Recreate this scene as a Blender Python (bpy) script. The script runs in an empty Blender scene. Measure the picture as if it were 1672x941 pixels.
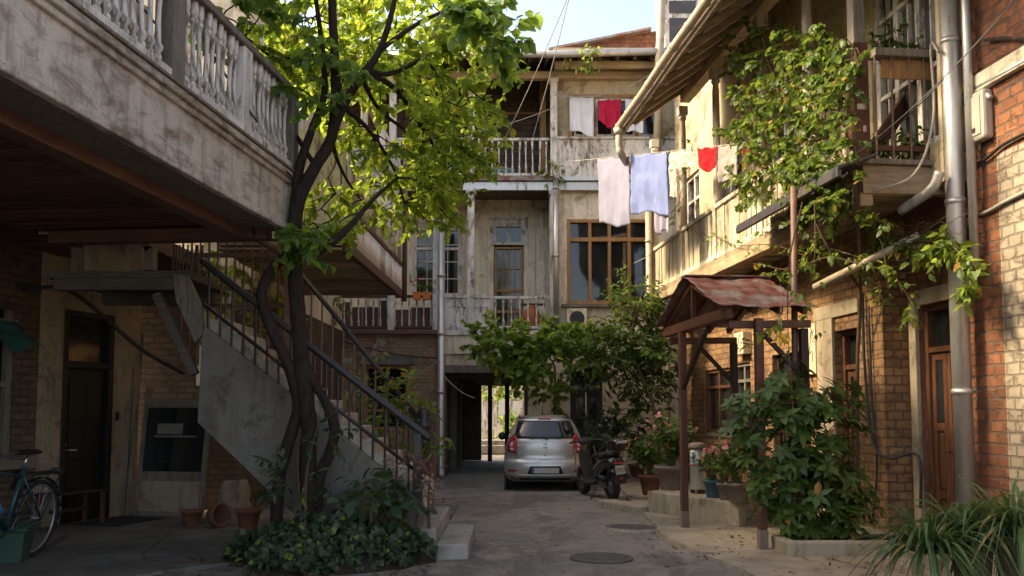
import bpy, math, random
from mathutils import Vector, Matrix, noise as mnoise
R = math.radians
random.seed(7)
rnd = random.random
def ru(a, b): return a + (b - a) * random.random()
SC = bpy.context.scene
COL = SC.collection
V = Vector
# ------------------------------------------------------------------ camera frame
FPX, PCX, PCY, PITCH, CAMZ = 1450.0, 836.0, 569.5, R(4.0), 1.6
CP, SP = math.cos(PITCH), math.sin(PITCH)
def ray(px, py):
    v = (PCY - py) / FPX
    y = CP - v * SP
    return V(((px - PCX) / FPX / y, 1.0, (SP + v * CP) / y))
def at(px, py, Y):
    d = ray(px, py)
    return V((d.x * Y, Y, CAMZ + d.z * Y))
def gnd(px, py, z=0.0):
    d = ray(px, py)
    return at(px, py, (z - CAMZ) / d.z)
# ------------------------------------------------------------------ object helpers
def tag(o, label=None, cat=None, group=None, kind=None):
    if label: o['label'] = label
    if cat: o['category'] = cat
    if group: o['group'] = group
    if kind: o['kind'] = kind
    return o
def thing(name, loc, rz, label, cat, group=None):
    o = bpy.data.objects.new(name, None)
    o.empty_display_size = 0.1
    COL.objects.link(o)
    o.location = loc
    o.rotation_euler = (0, 0, rz)
    return tag(o, label, cat, group)
def kids(o): return [c for c in bpy.data.objects if c.parent == o]
def copy_tree(o, parent=None):
    c = o.copy(); COL.objects.link(c)
    if parent is not None: c.parent = parent
    for ch in kids(o): copy_tree(ch, c)
    return c

class MB:
    def __init__(s): s.v = []; s.f = []
    def add(s, vs, fs):
        b = len(s.v)
        s.v.extend([tuple(p) for p in vs])
        s.f.extend([tuple(i + b for i in f) for f in fs])
        return s
    def hexa(s, p):   # 8 points: bottom 4 ccw then top 4
        return s.add(p, [(3,2,1,0),(4,5,6,7),(0,1,5,4),(1,2,6,5),(2,3,7,6),(3,0,4,7)])
    def box(s, x0, x1, y0, y1, z0, z1):
        return s.hexa([(x0,y0,z0),(x1,y0,z0),(x1,y1,z0),(x0,y1,z0),(x0,y0,z1),(x1,y0,z1),(x1,y1,z1),(x0,y1,z1)])
    def bar(s, a, b, w, h, up=(0,0,1)):   # rectangular bar a->b, w across, h along up
        a, b = V(a), V(b); d = (b - a).normalized(); up = V(up)
        if abs(d.dot(up)) > 0.99: up = V((0,1,0))
        sx = d.cross(up).normalized(); uz = sx.cross(d).normalized()
        sx *= w / 2; uz *= h / 2
        return s.hexa([a-sx-uz, a+sx-uz, a+sx+uz, a-sx+uz, b-sx-uz, b+sx-uz, b+sx+uz, b-sx+uz])
    def tube(s, pts, r, n=8, cap=True, rough=0.0):
        pts = [V(p) for p in pts]; m = len(pts)
        rs = [r] * m if not isinstance(r, (list, tuple)) else list(r)
        base = len(s.v); prev = None
        for i, p in enumerate(pts):
            d = (pts[min(i+1, m-1)] - pts[max(i-1, 0)])
            d = d.normalized() if d.length > 1e-9 else V((0,0,1))
            if prev is None:
                a = V((0,0,1)) if abs(d.z) < 0.9 else V((1,0,0))
                u = d.cross(a).normalized()
            else:
                u = prev - d * prev.dot(d)
                u = u.normalized() if u.length > 1e-6 else d.orthogonal().normalized()
            prev = u; w = d.cross(u)
            for k in range(n):
                t = 2 * math.pi * k / n
                rr = rs[i] * (1 + (ru(-rough, rough) if rough else 0))
                s.v.append(tuple(p + (u * math.cos(t) + w * math.sin(t)) * rr))
        for i in range(m - 1):
            for k in range(n):
                a = base + i*n + k; b = base + i*n + (k+1) % n
                s.f.append((a, b, b + n, a + n))
        if cap:
            s.f.append(tuple(base + k for k in range(n))[::-1])
            s.f.append(tuple(base + (m-1)*n + k for k in range(n)))
        return s
    def lathe(s, prof, c=(0,0,0), n=12, axis=None):   # prof: (r,z) from bottom to top
        base = len(s.v); c = V(c)
        M = None
        if axis is not None:
            M = V((0,0,1)).rotation_difference(V(axis)).to_matrix()
        for r, z in prof:
            for k in range(n):
                t = 2*math.pi*k/n
                p = V((r*math.cos(t), r*math.sin(t), z))
                if M: p = M @ p
                s.v.append(tuple(c + p))
        for i in range(len(prof)-1):
            for k in range(n):
                a = base+i*n+k; b = base+i*n+(k+1)%n
                s.f.append((a, b, b+n, a+n))
        s.f.append(tuple(base+k for k in range(n))[::-1])
        s.f.append(tuple(base+(len(prof)-1)*n+k for k in range(n)))
        return s
    def prism(s, poly, off):   # poly of 3d points extruded by vector off
        n = len(poly); off = V(off)
        a = [V(p) for p in poly]
        return s.add(a + [p + off for p in a], [tuple(range(n))[::-1], tuple(range(n, 2*n))] + [(i, (i+1)%n, n+(i+1)%n, n+i) for i in range(n)])
    def torus(s, c, axis, Rr, r, n=28, m=8):
        M = V((0,0,1)).rotation_difference(V(axis)).to_matrix(); base = len(s.v); c = V(c)
        for i in range(n):
            t = 2*math.pi*i/n
            for k in range(m):
                q = 2*math.pi*k/m
                s.v.append(tuple(c + M @ V(((Rr+r*math.cos(q))*math.cos(t), (Rr+r*math.cos(q))*math.sin(t), r*math.sin(q)))))
        for i in range(n):
            for k in range(m):
                s.f.append((base+i*m+k, base+((i+1)%n)*m+k, base+((i+1)%n)*m+(k+1)%m, base+i*m+(k+1)%m))
        return s
    def grid(s, fn, nu, nv):
        base = len(s.v)
        for i in range(nu+1):
            for j in range(nv+1): s.v.append(tuple(fn(i/nu, j/nv)))
        for i in range(nu):
            for j in range(nv):
                a = base+i*(nv+1)+j
                s.f.append((a, a+nv+1, a+nv+2, a+1))
        return s
    def wallx(s, x0, x1, ya, yb, za, zb, holes):
        """wall slab between x0..x1 spanning y,z with rectangular holes (y0,y1,z0,z1)"""
        ys = sorted({ya, yb, *[h[0] for h in holes], *[h[1] for h in holes]})
        zs = sorted({za, zb, *[h[2] for h in holes], *[h[3] for h in holes]})
        ys = [y for y in ys if ya <= y <= yb]; zs = [z for z in zs if za <= z <= zb]
        for i in range(len(ys)-1):
            j = 0
            while j < len(zs)-1:
                def solid(j): 
                    cy, cz = (ys[i]+ys[i+1])/2, (zs[j]+zs[j+1])/2
                    return not any(h[0] < cy < h[1] and h[2] < cz < h[3] for h in holes)
                if not solid(j): j += 1; continue
                k = j
                while k+1 < len(zs)-1 and solid(k+1): k += 1
                s.box(x0, x1, ys[i], ys[i+1], zs[j], zs[k+1]); j = k+1
        return s
    def wally(s, y0, y1, xa, xb, za, zb, holes):
        t = MB().wallx(y0, y1, xa, xb, za, zb, holes)
        return s.add([(v[1], v[0], v[2]) for v in t.v], [f[::-1] for f in t.f])
    def build(s, name, mat, parent=None, smooth=False, bevel=0, subsurf=0, origin=None, solid=0):
        me = bpy.data.meshes.new(name)
        vs = s.v
        if origin is not None:
            o_ = V(origin); vs = [tuple(V(p) - o_) for p in vs]
        me.from_pydata(vs, [], s.f); me.update()
        if mat: me.materials.append(mat)
        ob = bpy.data.objects.new(name, me); COL.objects.link(ob)
        if origin is not None: ob.location = origin
        if parent is not None: ob.parent = parent
        if smooth:
            me.polygons.foreach_set('use_smooth', [True]*len(me.polygons))
        if solid:
            m = ob.modifiers.new('solid', 'SOLIDIFY'); m.thickness = solid; m.offset = 0
        if bevel:
            m = ob.modifiers.new('bevel', 'BEVEL'); m.width = bevel; m.segments = 2; m.limit_method = 'ANGLE'; m.angle_limit = R(50)
        if subsurf:
            m = ob.modifiers.new('sub', 'SUBSURF'); m.levels = subsurf; m.render_levels = subsurf
        return ob
def bez(pts, n=8):   # Catmull-Rom through points
    pts = [V(p) for p in pts]; out = []
    P = [pts[0]*2 - pts[1]] + pts + [pts[-1]*2 - pts[-2]]
    for i in range(1, len(P)-2):
        for k in range(n):
            t = k/n; a, b, c, d = P[i-1], P[i], P[i+1], P[i+2]
            out.append(0.5*((2*b) + (c-a)*t + (2*a-5*b+4*c-d)*t*t + (3*b-a-3*c+d)*t**3))
    out.append(pts[-1]); return out
def lerpr(rs, n, m):   # resample radii list to match bez
    out = []
    for i in range(len(rs)-1):
        for k in range(n): out.append(rs[i] + (rs[i+1]-rs[i])*k/n)
    out.append(rs[-1]); return out
def sag(a, b, drop, n=14):
    a, b = V(a), V(b)
    return [a.lerp(b, i/n) - V((0,0,drop*4*(i/n)*(1-i/n))) for i in range(n+1)]
# ------------------------------------------------------------------ materials
class NT:
    def __init__(s, name):
        s.m = bpy.data.materials.new(name); s.m.use_nodes = True
        s.t = s.m.node_tree; s.t.nodes.clear()
        s.out = s.t.nodes.new('ShaderNodeOutputMaterial')
    def n(s, typ, **kw):
        nd = s.t.nodes.new('ShaderNode' + typ)
        for k, v in kw.items():
            if k.startswith('_'): setattr(nd, k[1:], v); continue
            k2 = int(k[1:]) if k[0] == 'i' and k[1:].isdigit() else k.replace('__', ' ')
            s.set(nd, k2, v)
        return nd
    def set(s, nd, k, v):
        sock = nd.inputs[k]
        if isinstance(v, bpy.types.NodeSocket): s.t.links.new(v, sock)
        elif isinstance(v, bpy.types.Node): s.t.links.new(v.outputs[0], sock)
        else:
            if isinstance(v, (tuple, list)) and len(v) == 3 and sock.type == 'RGBA': v = (*v, 1)
            sock.default_value = v
    def coord(s, kind='Object', scale=(1,1,1), rot=(0,0,0)):
        c = s.n('TexCoord')
        return s.n('Mapping', i0=c.outputs[kind], Scale=scale, Rotation=rot).outputs[0]
    def noise(s, vec, scale, detail=6, rough=0.6, dist=0.0):
        return s.n('TexNoise', Vector=vec, Scale=scale, Detail=detail, Roughness=rough, Distortion=dist).outputs['Fac']
    def ramp(s, fac, stops, interp='LINEAR'):
        r = s.n('ValToRGB', Fac=fac); e = r.color_ramp; e.interpolation = interp
        while len(e.elements) < len(stops): e.elements.new(0.5)
        for el, (p, c) in zip(e.elements, stops):
            el.position = p
            el.color = (c, c, c, 1) if isinstance(c, (int, float)) else (*c, 1)
        return r.outputs[0]
    def mix(s, fac, a, b, mode='MIX'):
        m = s.n('Mix', _data_type='RGBA', _blend_type=mode)
        s.set(m, 0, fac); s.set(m, 6, a); s.set(m, 7, b)
        return m.outputs[2]
    def math(s, op, a, b=0.0):
        m = s.n('Math', _operation=op); s.set(m, 0, a); s.set(m, 1, b); return m.outputs[0]
    def bump(s, h, strength=0.4, dist=0.01, normal=None):
        b = s.n('Bump', Height=h, Strength=strength, Distance=dist)
        if normal is not None: s.set(b, 'Normal', normal)
        return b.outputs[0]
    def pbsdf(s, color, rough=0.6, normal=None, metal=0.0, spec=0.4, **kw):
        p = s.n('BsdfPrincipled')
        s.set(p, 'Base Color', color); s.set(p, 'Roughness', rough); s.set(p, 'Metallic', metal)
        s.set(p, 'Specular IOR Level', spec)
        if normal is not None: s.set(p, 'Normal', normal)
        for k, v in kw.items(): s.set(p, k.replace('__', ' '), v)
        s.t.links.new(p.outputs[0], s.out.inputs[0]); return p
def mul(c, k): return tuple(min(1, x*k) for x in c)

def weathered(name, paint, under, dirt=(0.05,0.035,0.02), wear=0.42, scale=5.0, streak=0.6, rough=0.65, var=0.2, bump=0.35, grain=(1,1,1), soft=0.04):
    """painted or plastered surface, paint worn through to what lies under, rain streaks of dirt"""
    t = NT(name); c = t.coord()
    cg = t.coord(scale=grain)
    big = t.noise(c, 0.9, 4, 0.55)
    fine = t.noise(cg, scale*6, 6, 0.7)
    pn = t.noise(cg, scale, 9, 0.72, 0.6)
    pnm = t.math('ADD', t.math('MULTIPLY', pn, 0.75), t.math('MULTIPLY', big, 0.25))
    peel = t.ramp(pnm, [(wear-soft, 1.0), (wear+soft, 0.0)])
    base = t.mix(t.ramp(big, [(0.3, 0.0), (0.7, 1.0)]), mul(paint, 1-var), mul(paint, 1+var*0.6))
    base = t.mix(t.math('MULTIPLY', t.ramp(fine, [(0.35,1.0),(0.6,0.0)]), 0.35), base, mul(paint, 0.6))
    und = t.mix(fine, mul(under, 0.55), mul(under, 1.3))
    col = t.mix(peel, base, und)
    cs = t.coord(scale=(5.5, 5.5, 0.5))
    st = t.noise(cs, 1.6, 5, 0.65)
    stm = t.math('MULTIPLY', t.ramp(st, [(0.5, 0.0), (0.72, 1.0)]), streak)
    col = t.mix(stm, col, dirt)
    gr = t.noise(t.coord(scale=(1,1,0.6)), 2.3, 8, 0.75, 0.8)
    col = t.mix(t.math('MULTIPLY', t.ramp(gr,[(0.5,0.0),(0.68,1.0)]), 0.5), col, mul(dirt,1.8))
    pit = t.noise(c, 30, 3, 0.6)
    col = t.mix(t.math('MULTIPLY', t.ramp(pit,[(0.62,0.0),(0.7,1.0)]), 0.5), col, mul(under,0.5))
    h = t.math('SUBTRACT', t.math('MULTIPLY', fine, 0.4), t.math('MULTIPLY', peel, 0.5))
    t.pbsdf(col, rough, t.bump(h, bump, 0.012), spec=0.3)
    return t.m
def wood(name, c1, c2, axis='Z', scale=3.0, rough=0.6, bump=0.3, dirt=0.0, island=0.0):
    t = NT(name)
    st = {'X': (0.12,1,1), 'Y': (1,0.12,1), 'Z': (1,1,0.12)}[axis]
    c = t.coord(scale=st)
    n1 = t.noise(c, scale*4, 7, 0.65, 1.2); n2 = t.noise(c, scale*16, 4, 0.6)
    f = t.math('ADD', t.math('MULTIPLY', n1, 0.7), t.math('MULTIPLY', n2, 0.3))
    col = t.ramp(f, [(0.32, c1), (0.68, c2)])
    if island:
        g = t.n('NewGeometry').outputs['Random Per Island']
        col = t.mix(t.math('MULTIPLY', g, island), col, mul(c1, 0.45))
    if dirt:
        d = t.noise(t.coord(), 2.2, 6, 0.7)
        col = t.mix(t.math('MULTIPLY', t.ramp(d, [(0.45,0.0),(0.65,1.0)]), dirt), col, (0.03,0.025,0.02))
    t.pbsdf(col, rough, t.bump(f, bump, 0.006), spec=0.35)
    return t.m
def brick(name, c1, c2, mortar, bw=0.24, bh=0.085, msize=0.012, rough=0.85, bump=0.9, dirt=0.35, plaster=None, pl=0.5, dirtc=(0.04,0.03,0.025)):
    t = NT(name); tc = t.n('TexCoord')
    sp = t.n('SeparateXYZ', i0=tc.outputs['Object'])
    u = t.math('ADD', sp.outputs[0], sp.outputs[1])
    vec0 = t.n('CombineXYZ', X=u, Y=sp.outputs[2]).outputs[0]
    nz = t.n('TexNoise', Vector=tc.outputs['Object'], Scale=9.0, Detail=3.0)
    off = t.n('VectorMath', _operation='MULTIPLY_ADD'); t.set(off, 0, nz.outputs['Color']); t.set(off, 1, (0.034,0.034,0)); t.set(off, 2, vec0)
    b = t.n('TexBrick', Vector=off.outputs[0], Color1=c1, Color2=c2, Mortar=mortar, Scale=1.0)
    b.inputs['Mortar Size'].default_value = msize; b.inputs['Mortar Smooth'].default_value = 0.35
    b.inputs['Brick Width'].default_value = bw; b.inputs['Row Height'].default_value = bh; b.inputs['Bias'].default_value = -0.1
    c = tc.outputs['Object']
    fine = t.noise(c, 30, 6, 0.75); big = t.noise(c, 1.3, 5, 0.6); mid = t.noise(c, 7, 6, 0.7)
    col = t.mix(t.ramp(mid, [(0.35,0.65),(0.6,0.0)]), b.outputs['Color'], mul(c1, 0.5))
    col = t.mix(t.math('MULTIPLY', fine, 0.45), col, mul(c2, 0.45))
    sp_ = t.noise(t.coord(scale=(1,1,1.8)), 4.2, 7, 0.7, 0.6)
    col = t.mix(t.math('MULTIPLY', t.ramp(sp_,[(0.54,0.0),(0.60,1.0)]), 0.7), col, t.mix(fine, mul(mortar,0.7), mul(c2,0.6)))
    col = t.mix(t.math('MULTIPLY', t.ramp(big, [(0.42,0.0),(0.7,1.0)]), dirt), col, dirtc)
    h = t.math('SUBTRACT', t.math('MULTIPLY', fine, 0.45), b.outputs['Fac'])
    h = t.math('SUBTRACT', h, t.math('MULTIPLY', t.ramp(sp_,[(0.54,0.0),(0.60,1.0)]), 0.5))
    if plaster:
        pm = t.ramp(t.math('ADD', t.math('MULTIPLY', mid, 0.4), t.math('MULTIPLY', big, 0.6)), [(pl-0.02, 0.0), (pl+0.02, 1.0)])
        col = t.mix(pm, col, t.mix(fine, mul(plaster,0.7), mul(plaster,1.15)))
        h = t.mix(pm, h, t.math('ADD', 0.15, t.math('MULTIPLY', fine, 0.3)))
    t.pbsdf(col, rough, t.bump(h, bump, 0.014), spec=0.2)
    return t.m
def metal(name, c, rough=0.45, metallic=0.7, rust=None, wear=0.45, scale=5, bump=0.15, streak=False):
    t = NT(name); co = t.coord(scale=(1,1,0.25) if streak else (1,1,1))
    f = t.noise(co, scale, 8, 0.7, 0.4); fine = t.noise(co, scale*8, 4, 0.6)
    col = t.mix(fine, mul(c,0.75), mul(c,1.2))
    mt = metallic
    if rust:
        m = t.ramp(f, [(wear-0.06,1.0),(wear+0.06,0.0)])
        col = t.mix(m, col, t.mix(fine, mul(rust,0.6), mul(rust,1.3)))
        mt = t.math('MULTIPLY', t.math('SUBTRACT', 1.0, m), metallic)
    t.pbsdf(col, rough, t.bump(f, bump, 0.004), metal=mt, spec=0.5)
    return t.m
def plain(name, c, rough=0.5, metallic=0.0, var=0.25, scale=9, spec=0.4, bump=0.0, **kw):
    t = NT(name); co = t.coord(); f = t.noise(co, scale, 6, 0.65)
    col = t.mix(f, mul(c,1-var), mul(c,1+var))
    t.pbsdf(col, rough, t.bump(f, bump, 0.006) if bump else None, metal=metallic, spec=spec, **kw)
    return t.m
def glass(name, c=(0.012,0.014,0.014), rough=0.06):
    t = NT(name); co = t.coord(); f = t.noise(co, 1.2, 3, 0.5)
    h = t.noise(co, 2.5, 2, 0.5)
    t.pbsdf(t.mix(f, mul(c,0.5), mul(c,1.8)), rough, t.bump(h, 0.12, 0.02), spec=0.6)
    return t.m
def cloth(name, c, var=0.12, trans=0.25, weave=220):
    t = NT(name); co = t.coord(); f = t.noise(co, 3, 4, 0.6); w = t.noise(co, weave, 2, 0.5)
    col = t.mix(f, mul(c,1-var), mul(c,1+var))
    p = t.pbsdf(col, 0.9, t.bump(w, 0.15, 0.002), spec=0.15)
    tr = t.n('BsdfTranslucent', Color=col)
    ms = t.n('MixShader', Fac=trans); t.t.links.new(p.outputs[0], ms.inputs[1]); t.t.links.new(tr.outputs[0], ms.inputs[2])
    t.t.links.new(ms.outputs[0], t.out.inputs[0])
    return t.m
def leafmat(name, dark, light, trans=(0.30,0.42,0.04), tf=0.45, rough=0.42, odd=None, oddf=0.04):
    """leaf: every leaf its own shade between dark and light, thin enough to let sun through"""
    t = NT(name)
    g = t.n('NewGeometry').outputs['Random Per Island']
    co = t.coord(); f = t.noise(co, 1.1, 3, 0.5)
    k = t.math('ADD', t.math('MULTIPLY', g, 0.65), t.math('MULTIPLY', f, 0.35))
    col = t.ramp(k, [(0.15, dark), (0.85, light)])
    tc = t.mix(g, mul(trans,0.7), mul(trans,1.15))
    if odd:
        g2 = t.math('FRACT', t.math('MULTIPLY', g, 37.7))
        m = t.ramp(g2, [(1-oddf-0.005, 0.0), (1-oddf, 1.0)])
        col = t.mix(m, col, odd); tc = t.mix(m, tc, odd)
    p = t.pbsdf(col, rough, t.bump(t.noise(co, 60, 2, 0.5), 0.12, 0.003), spec=0.26)
    tr = t.n('BsdfTranslucent', Color=tc)
    ms = t.n('MixShader', Fac=tf); t.t.links.new(p.outputs[0], ms.inputs[1]); t.t.links.new(tr.outputs[0], ms.inputs[2])
    t.t.links.new(ms.outputs[0], t.out.inputs[0])
    return t.m

M = {}
M['cream_plaster'] = weathered('cream_plaster', (0.66,0.56,0.41), (0.30,0.20,0.12), wear=0.42, scale=2.2, streak=0.35, bump=0.4, rough=0.85)
M['pale_plaster'] = weathered('pale_plaster', (0.76,0.66,0.50), (0.40,0.28,0.17), wear=0.42, scale=2.6, streak=0.4, bump=0.4, rough=0.85)
M['yellow_plaster'] = weathered('yellow_plaster', (0.52,0.42,0.27), (0.26,0.17,0.10), wear=0.44, scale=2.0, streak=0.3, bump=0.4, rough=0.85)
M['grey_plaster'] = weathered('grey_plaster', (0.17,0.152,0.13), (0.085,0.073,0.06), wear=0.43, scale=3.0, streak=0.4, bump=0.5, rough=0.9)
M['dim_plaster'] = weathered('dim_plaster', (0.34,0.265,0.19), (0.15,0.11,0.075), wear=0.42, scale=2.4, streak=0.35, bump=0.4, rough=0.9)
M['white_wood'] = weathered('white_wood', (0.68,0.63,0.56), (0.19,0.145,0.105), wear=0.45, scale=7, streak=0.45, grain=(1,1,0.35), bump=0.4)
M['white_fascia'] = weathered('white_fascia', (0.52,0.455,0.38), (0.21,0.155,0.11), wear=0.46, scale=6, streak=0.55, grain=(1,0.35,1), bump=0.45, soft=0.07)
M['board_rail'] = weathered('board_rail', (0.70,0.60,0.44), (0.25,0.165,0.10), wear=0.43, scale=6, streak=0.55, grain=(1,1,0.3), bump=0.4)
M['tan_wood'] = wood('tan_wood', (0.24,0.16,0.09), (0.56,0.43,0.28), 'Y', 3, 0.7, 0.35, 0.35, 0.65)
M['tan_rafter'] = wood('tan_rafter', (0.33,0.24,0.14), (0.66,0.52,0.35), 'X', 3, 0.7, 0.35, 0.2, 0.35)
M['old_timber'] = wood('old_timber', (0.035,0.029,0.023), (0.12,0.10,0.08), 'X', 4, 0.8, 0.5, 0.3)
M['roof_lining'] = wood('roof_lining', (0.34,0.245,0.15), (0.72,0.57,0.39), 'Y', 3, 0.75, 0.4, 0.4, 0.6)
M['plate_wood'] = wood('plate_wood', (0.36,0.26,0.15), (0.68,0.54,0.36), 'Y', 3, 0.7, 0.35, 0.3)
M['tan_post'] = weathered('tan_post', (0.60,0.52,0.41), (0.30,0.21,0.13), wear=0.42, scale=6, streak=0.4, grain=(1,1,0.3))
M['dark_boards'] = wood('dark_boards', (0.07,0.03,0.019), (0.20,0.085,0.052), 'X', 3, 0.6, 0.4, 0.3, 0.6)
M['dark_beam'] = wood('dark_beam', (0.07,0.034,0.022), (0.17,0.08,0.05), 'Y', 3, 0.55, 0.35, 0.2)
M['dark_wood'] = wood('dark_wood', (0.013,0.009,0.007), (0.04,0.023,0.015), 'Z', 3, 0.5, 0.3)
M['black_wood'] = wood('black_wood', (0.006,0.005,0.0045), (0.018,0.013,0.01), 'Z', 3, 0.5, 0.3)
M['red_brown'] = wood('red_brown', (0.045,0.018,0.012), (0.125,0.047,0.028), 'Z', 3, 0.5, 0.25, 0.2)
M['door_wood'] = wood('door_wood', (0.055,0.022,0.012), (0.17,0.07,0.035), 'Z', 3, 0.42, 0.25, 0.15)
M['orange_wood'] = wood('orange_wood', (0.22,0.105,0.035), (0.43,0.23,0.085), 'Z', 4, 0.5, 0.25, 0.15)
M['grey_wood'] = wood('grey_wood', (0.075,0.062,0.048), (0.23,0.195,0.155), 'Z', 4, 0.75, 0.4, 0.25)
M['soffit_wood'] = wood('soffit_wood', (0.26,0.18,0.11), (0.58,0.44,0.29), 'X', 3, 0.75, 0.5, 0.3, 0.55)
M['eave_wood'] = wood('eave_wood', (0.09,0.06,0.04), (0.27,0.19,0.12), 'Y', 3, 0.75, 0.4, 0.3, 0.5)
M['brick_red'] = brick('brick_red', (0.40,0.16,0.08), (0.22,0.08,0.045), (0.15,0.12,0.095), 0.215, 0.125, 0.017, dirt=0.4)
M['brick_orange'] = brick('brick_orange', (0.44,0.25,0.12), (0.30,0.15,0.07), (0.11,0.085,0.062), 0.22, 0.115, 0.014, dirt=0.35, plaster=(0.36,0.27,0.18), pl=0.66)
M['brick_white'] = brick('brick_white', (0.46,0.38,0.29), (0.36,0.29,0.215), (0.2,0.165,0.135), 0.215, 0.125, 0.016, dirt=0.25)
M['brick_tan'] = brick('brick_tan', (0.46,0.29,0.165), (0.34,0.19,0.105), (0.22,0.18,0.14), 0.25, 0.085, 0.013, dirt=0.4, plaster=(0.40,0.33,0.24), pl=0.56)
M['brick_dark'] = brick('brick_dark', (0.19,0.125,0.08), (0.12,0.08,0.053), (0.075,0.06,0.05), 0.26, 0.1, 0.014, dirt=0.5)
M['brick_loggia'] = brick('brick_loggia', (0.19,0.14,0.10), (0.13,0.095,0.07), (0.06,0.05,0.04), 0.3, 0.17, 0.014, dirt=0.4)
M['galv'] = metal('galv', (0.50,0.48,0.45), 0.42, 0.65, (0.17,0.12,0.08), 0.38, 4, streak=True)
M['galv_warm'] = metal('galv_warm', (0.40,0.325,0.23), 0.55, 0.25, (0.30,0.22,0.14), 0.42, 5)
M['iron'] = metal('iron', (0.035,0.032,0.032), 0.45, 0.4, (0.12,0.05,0.03), 0.4, 8)
M['iron_brown'] = metal('iron_brown', (0.13,0.07,0.05), 0.55, 0.2, (0.20,0.09,0.05), 0.45, 6)
M['rust_sheet'] = metal('rust_sheet', (0.21,0.18,0.165), 0.55, 0.25, (0.15,0.04,0.026), 0.52, 3.4, bump=0.4)
M['dark_sheet'] = metal('dark_sheet', (0.055,0.055,0.06), 0.55, 0.4, (0.09,0.055,0.04), 0.42, 4)
M['pale_sheet'] = metal('pale_sheet', (0.70,0.67,0.65), 0.5, 0.1, (0.25,0.10,0.06), 0.44, 3, streak=True)
M['roof_metal'] = metal('roof_metal', (0.30,0.28,0.27), 0.5, 0.3, (0.26,0.12,0.07), 0.48, 2.2)
M['worn_iron'] = plain('worn_iron', (0.10,0.088,0.077), 0.7, 0.2, var=.4)
M['cable'] = plain('cable', (0.02,0.02,0.02), 0.5)
M['cable_grey'] = plain('cable_grey', (0.32,0.29,0.25), 0.6)
M['pane'] = glass('pane')
M['pane_pale'] = glass('pane_pale', (0.05,0.055,0.05), 0.05)
M['void'] = plain('void', (0.012,0.01,0.008), 0.9, spec=0.1)  # near-black colour standing in for unlit space behind openings
M['stone'] = weathered('stone', (0.36,0.31,0.235), (0.19,0.155,0.11), wear=0.42, scale=5, streak=0.45, bump=0.6, rough=0.9)
M['step_stone'] = weathered('step_stone', (0.33,0.305,0.27), (0.14,0.125,0.11), wear=0.43, scale=4, streak=0.25, bump=0.6, rough=0.85)
M['beige_paint'] = weathered('beige_paint', (0.37,0.30,0.21), (0.2,0.15,0.1), wear=0.42, scale=4, streak=0.4)
M['pale_stone'] = weathered('pale_stone', (0.50,0.44,0.36), (0.25,0.21,0.165), wear=0.42, scale=4, streak=0.25, bump=0.6, rough=0.85)
M['terracotta'] = weathered('terracotta', (0.21,0.085,0.05), (0.15,0.09,0.06), wear=0.42, scale=9, streak=0.3, rough=0.8)
M['pot_grey'] = weathered('pot_grey', (0.20,0.155,0.125), (0.12,0.09,0.07), wear=0.42, scale=9, streak=0.3, rough=0.8)
M['pot_blue'] = plain('pot_blue', (0.05,0.12,0.15), 0.5)
M['soil'] = plain('soil', (0.03,0.022,0.015), 0.95, bump=0.6, scale=40)
def board_island():
    m = M['board_rail'].copy(); m.name = 'board_island'; t = m.node_tree
    p = next(n for n in t.nodes if n.type=='BSDF_PRINCIPLED'); l = p.inputs['Base Color'].links[0].from_socket
    g = t.nodes.new('ShaderNodeNewGeometry'); r = t.nodes.new('ShaderNodeValToRGB'); r.color_ramp.elements[0].color=(.55,.5,.45,1); r.color_ramp.elements[1].color=(1,1,1,1)
    t.links.new(g.outputs['Random Per Island'], r.inputs[0])
    x = t.nodes.new('ShaderNodeMix'); x.data_type='RGBA'; x.blend_type='MULTIPLY'; x.inputs[0].default_value=1
    t.links.new(l, x.inputs[6]); t.links.new(r.outputs[0], x.inputs[7]); t.links.new(x.outputs[2], p.inputs['Base Color']); return m
M['board_island'] = board_island()
def bark():
    t = NT('bark'); c = t.coord(scale=(1,1,0.22)); f = t.noise(c, 26, 8, 0.7, 0.8); g = t.noise(t.coord(), 5, 4, 0.6)
    col = t.ramp(f, [(0.3,(0.010,0.007,0.006)),(0.7,(0.05,0.035,0.027))])
    col = t.mix(t.ramp(g,[(0.55,0.0),(0.8,0.3)]), col, (0.05,0.052,0.035))
    t.pbsdf(col, 0.9, t.bump(f, 0.9, 0.02), spec=0.2); return t.m
M['bark'] = bark()
M['stem'] = plain('stem', (0.09,0.055,0.03), 0.8)
M['stem_green'] = plain('stem_green', (0.07,0.10,0.03), 0.7)
M['leaf_tree'] = leafmat('leaf_tree', (0.045,0.10,0.02), (0.15,0.22,0.045), (0.52,0.66,0.09), 0.58, odd=(0.42,0.32,0.05), oddf=0.03)
M['leaf_near'] = leafmat('leaf_near', (0.045,0.11,0.028), (0.13,0.22,0.05), (0.36,0.52,0.08), 0.48)
M['leaf_vine'] = leafmat('leaf_vine', (0.028,0.066,0.014), (0.12,0.18,0.038), (0.36,0.48,0.07), 0.42, odd=(0.36,0.2,0.04), oddf=0.03)
M['leaf_gallery'] = leafmat('leaf_gallery', (0.016,0.042,0.010), (0.095,0.15,0.03), (0.24,0.34,0.05), 0.32, odd=(0.34,0.2,0.04), oddf=0.02)
M['leaf_bright'] = leafmat('leaf_bright', (0.05,0.12,0.022), (0.19,0.29,0.06), (0.45,0.6,0.1), 0.42, odd=(0.5,0.4,0.06), oddf=0.02)
M['leaf_back'] = leafmat('leaf_back', (0.022,0.052,0.014), (0.075,0.125,0.03), (0.2,0.3,0.05), 0.3, odd=(0.5,0.34,0.05), oddf=0.012)
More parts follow.
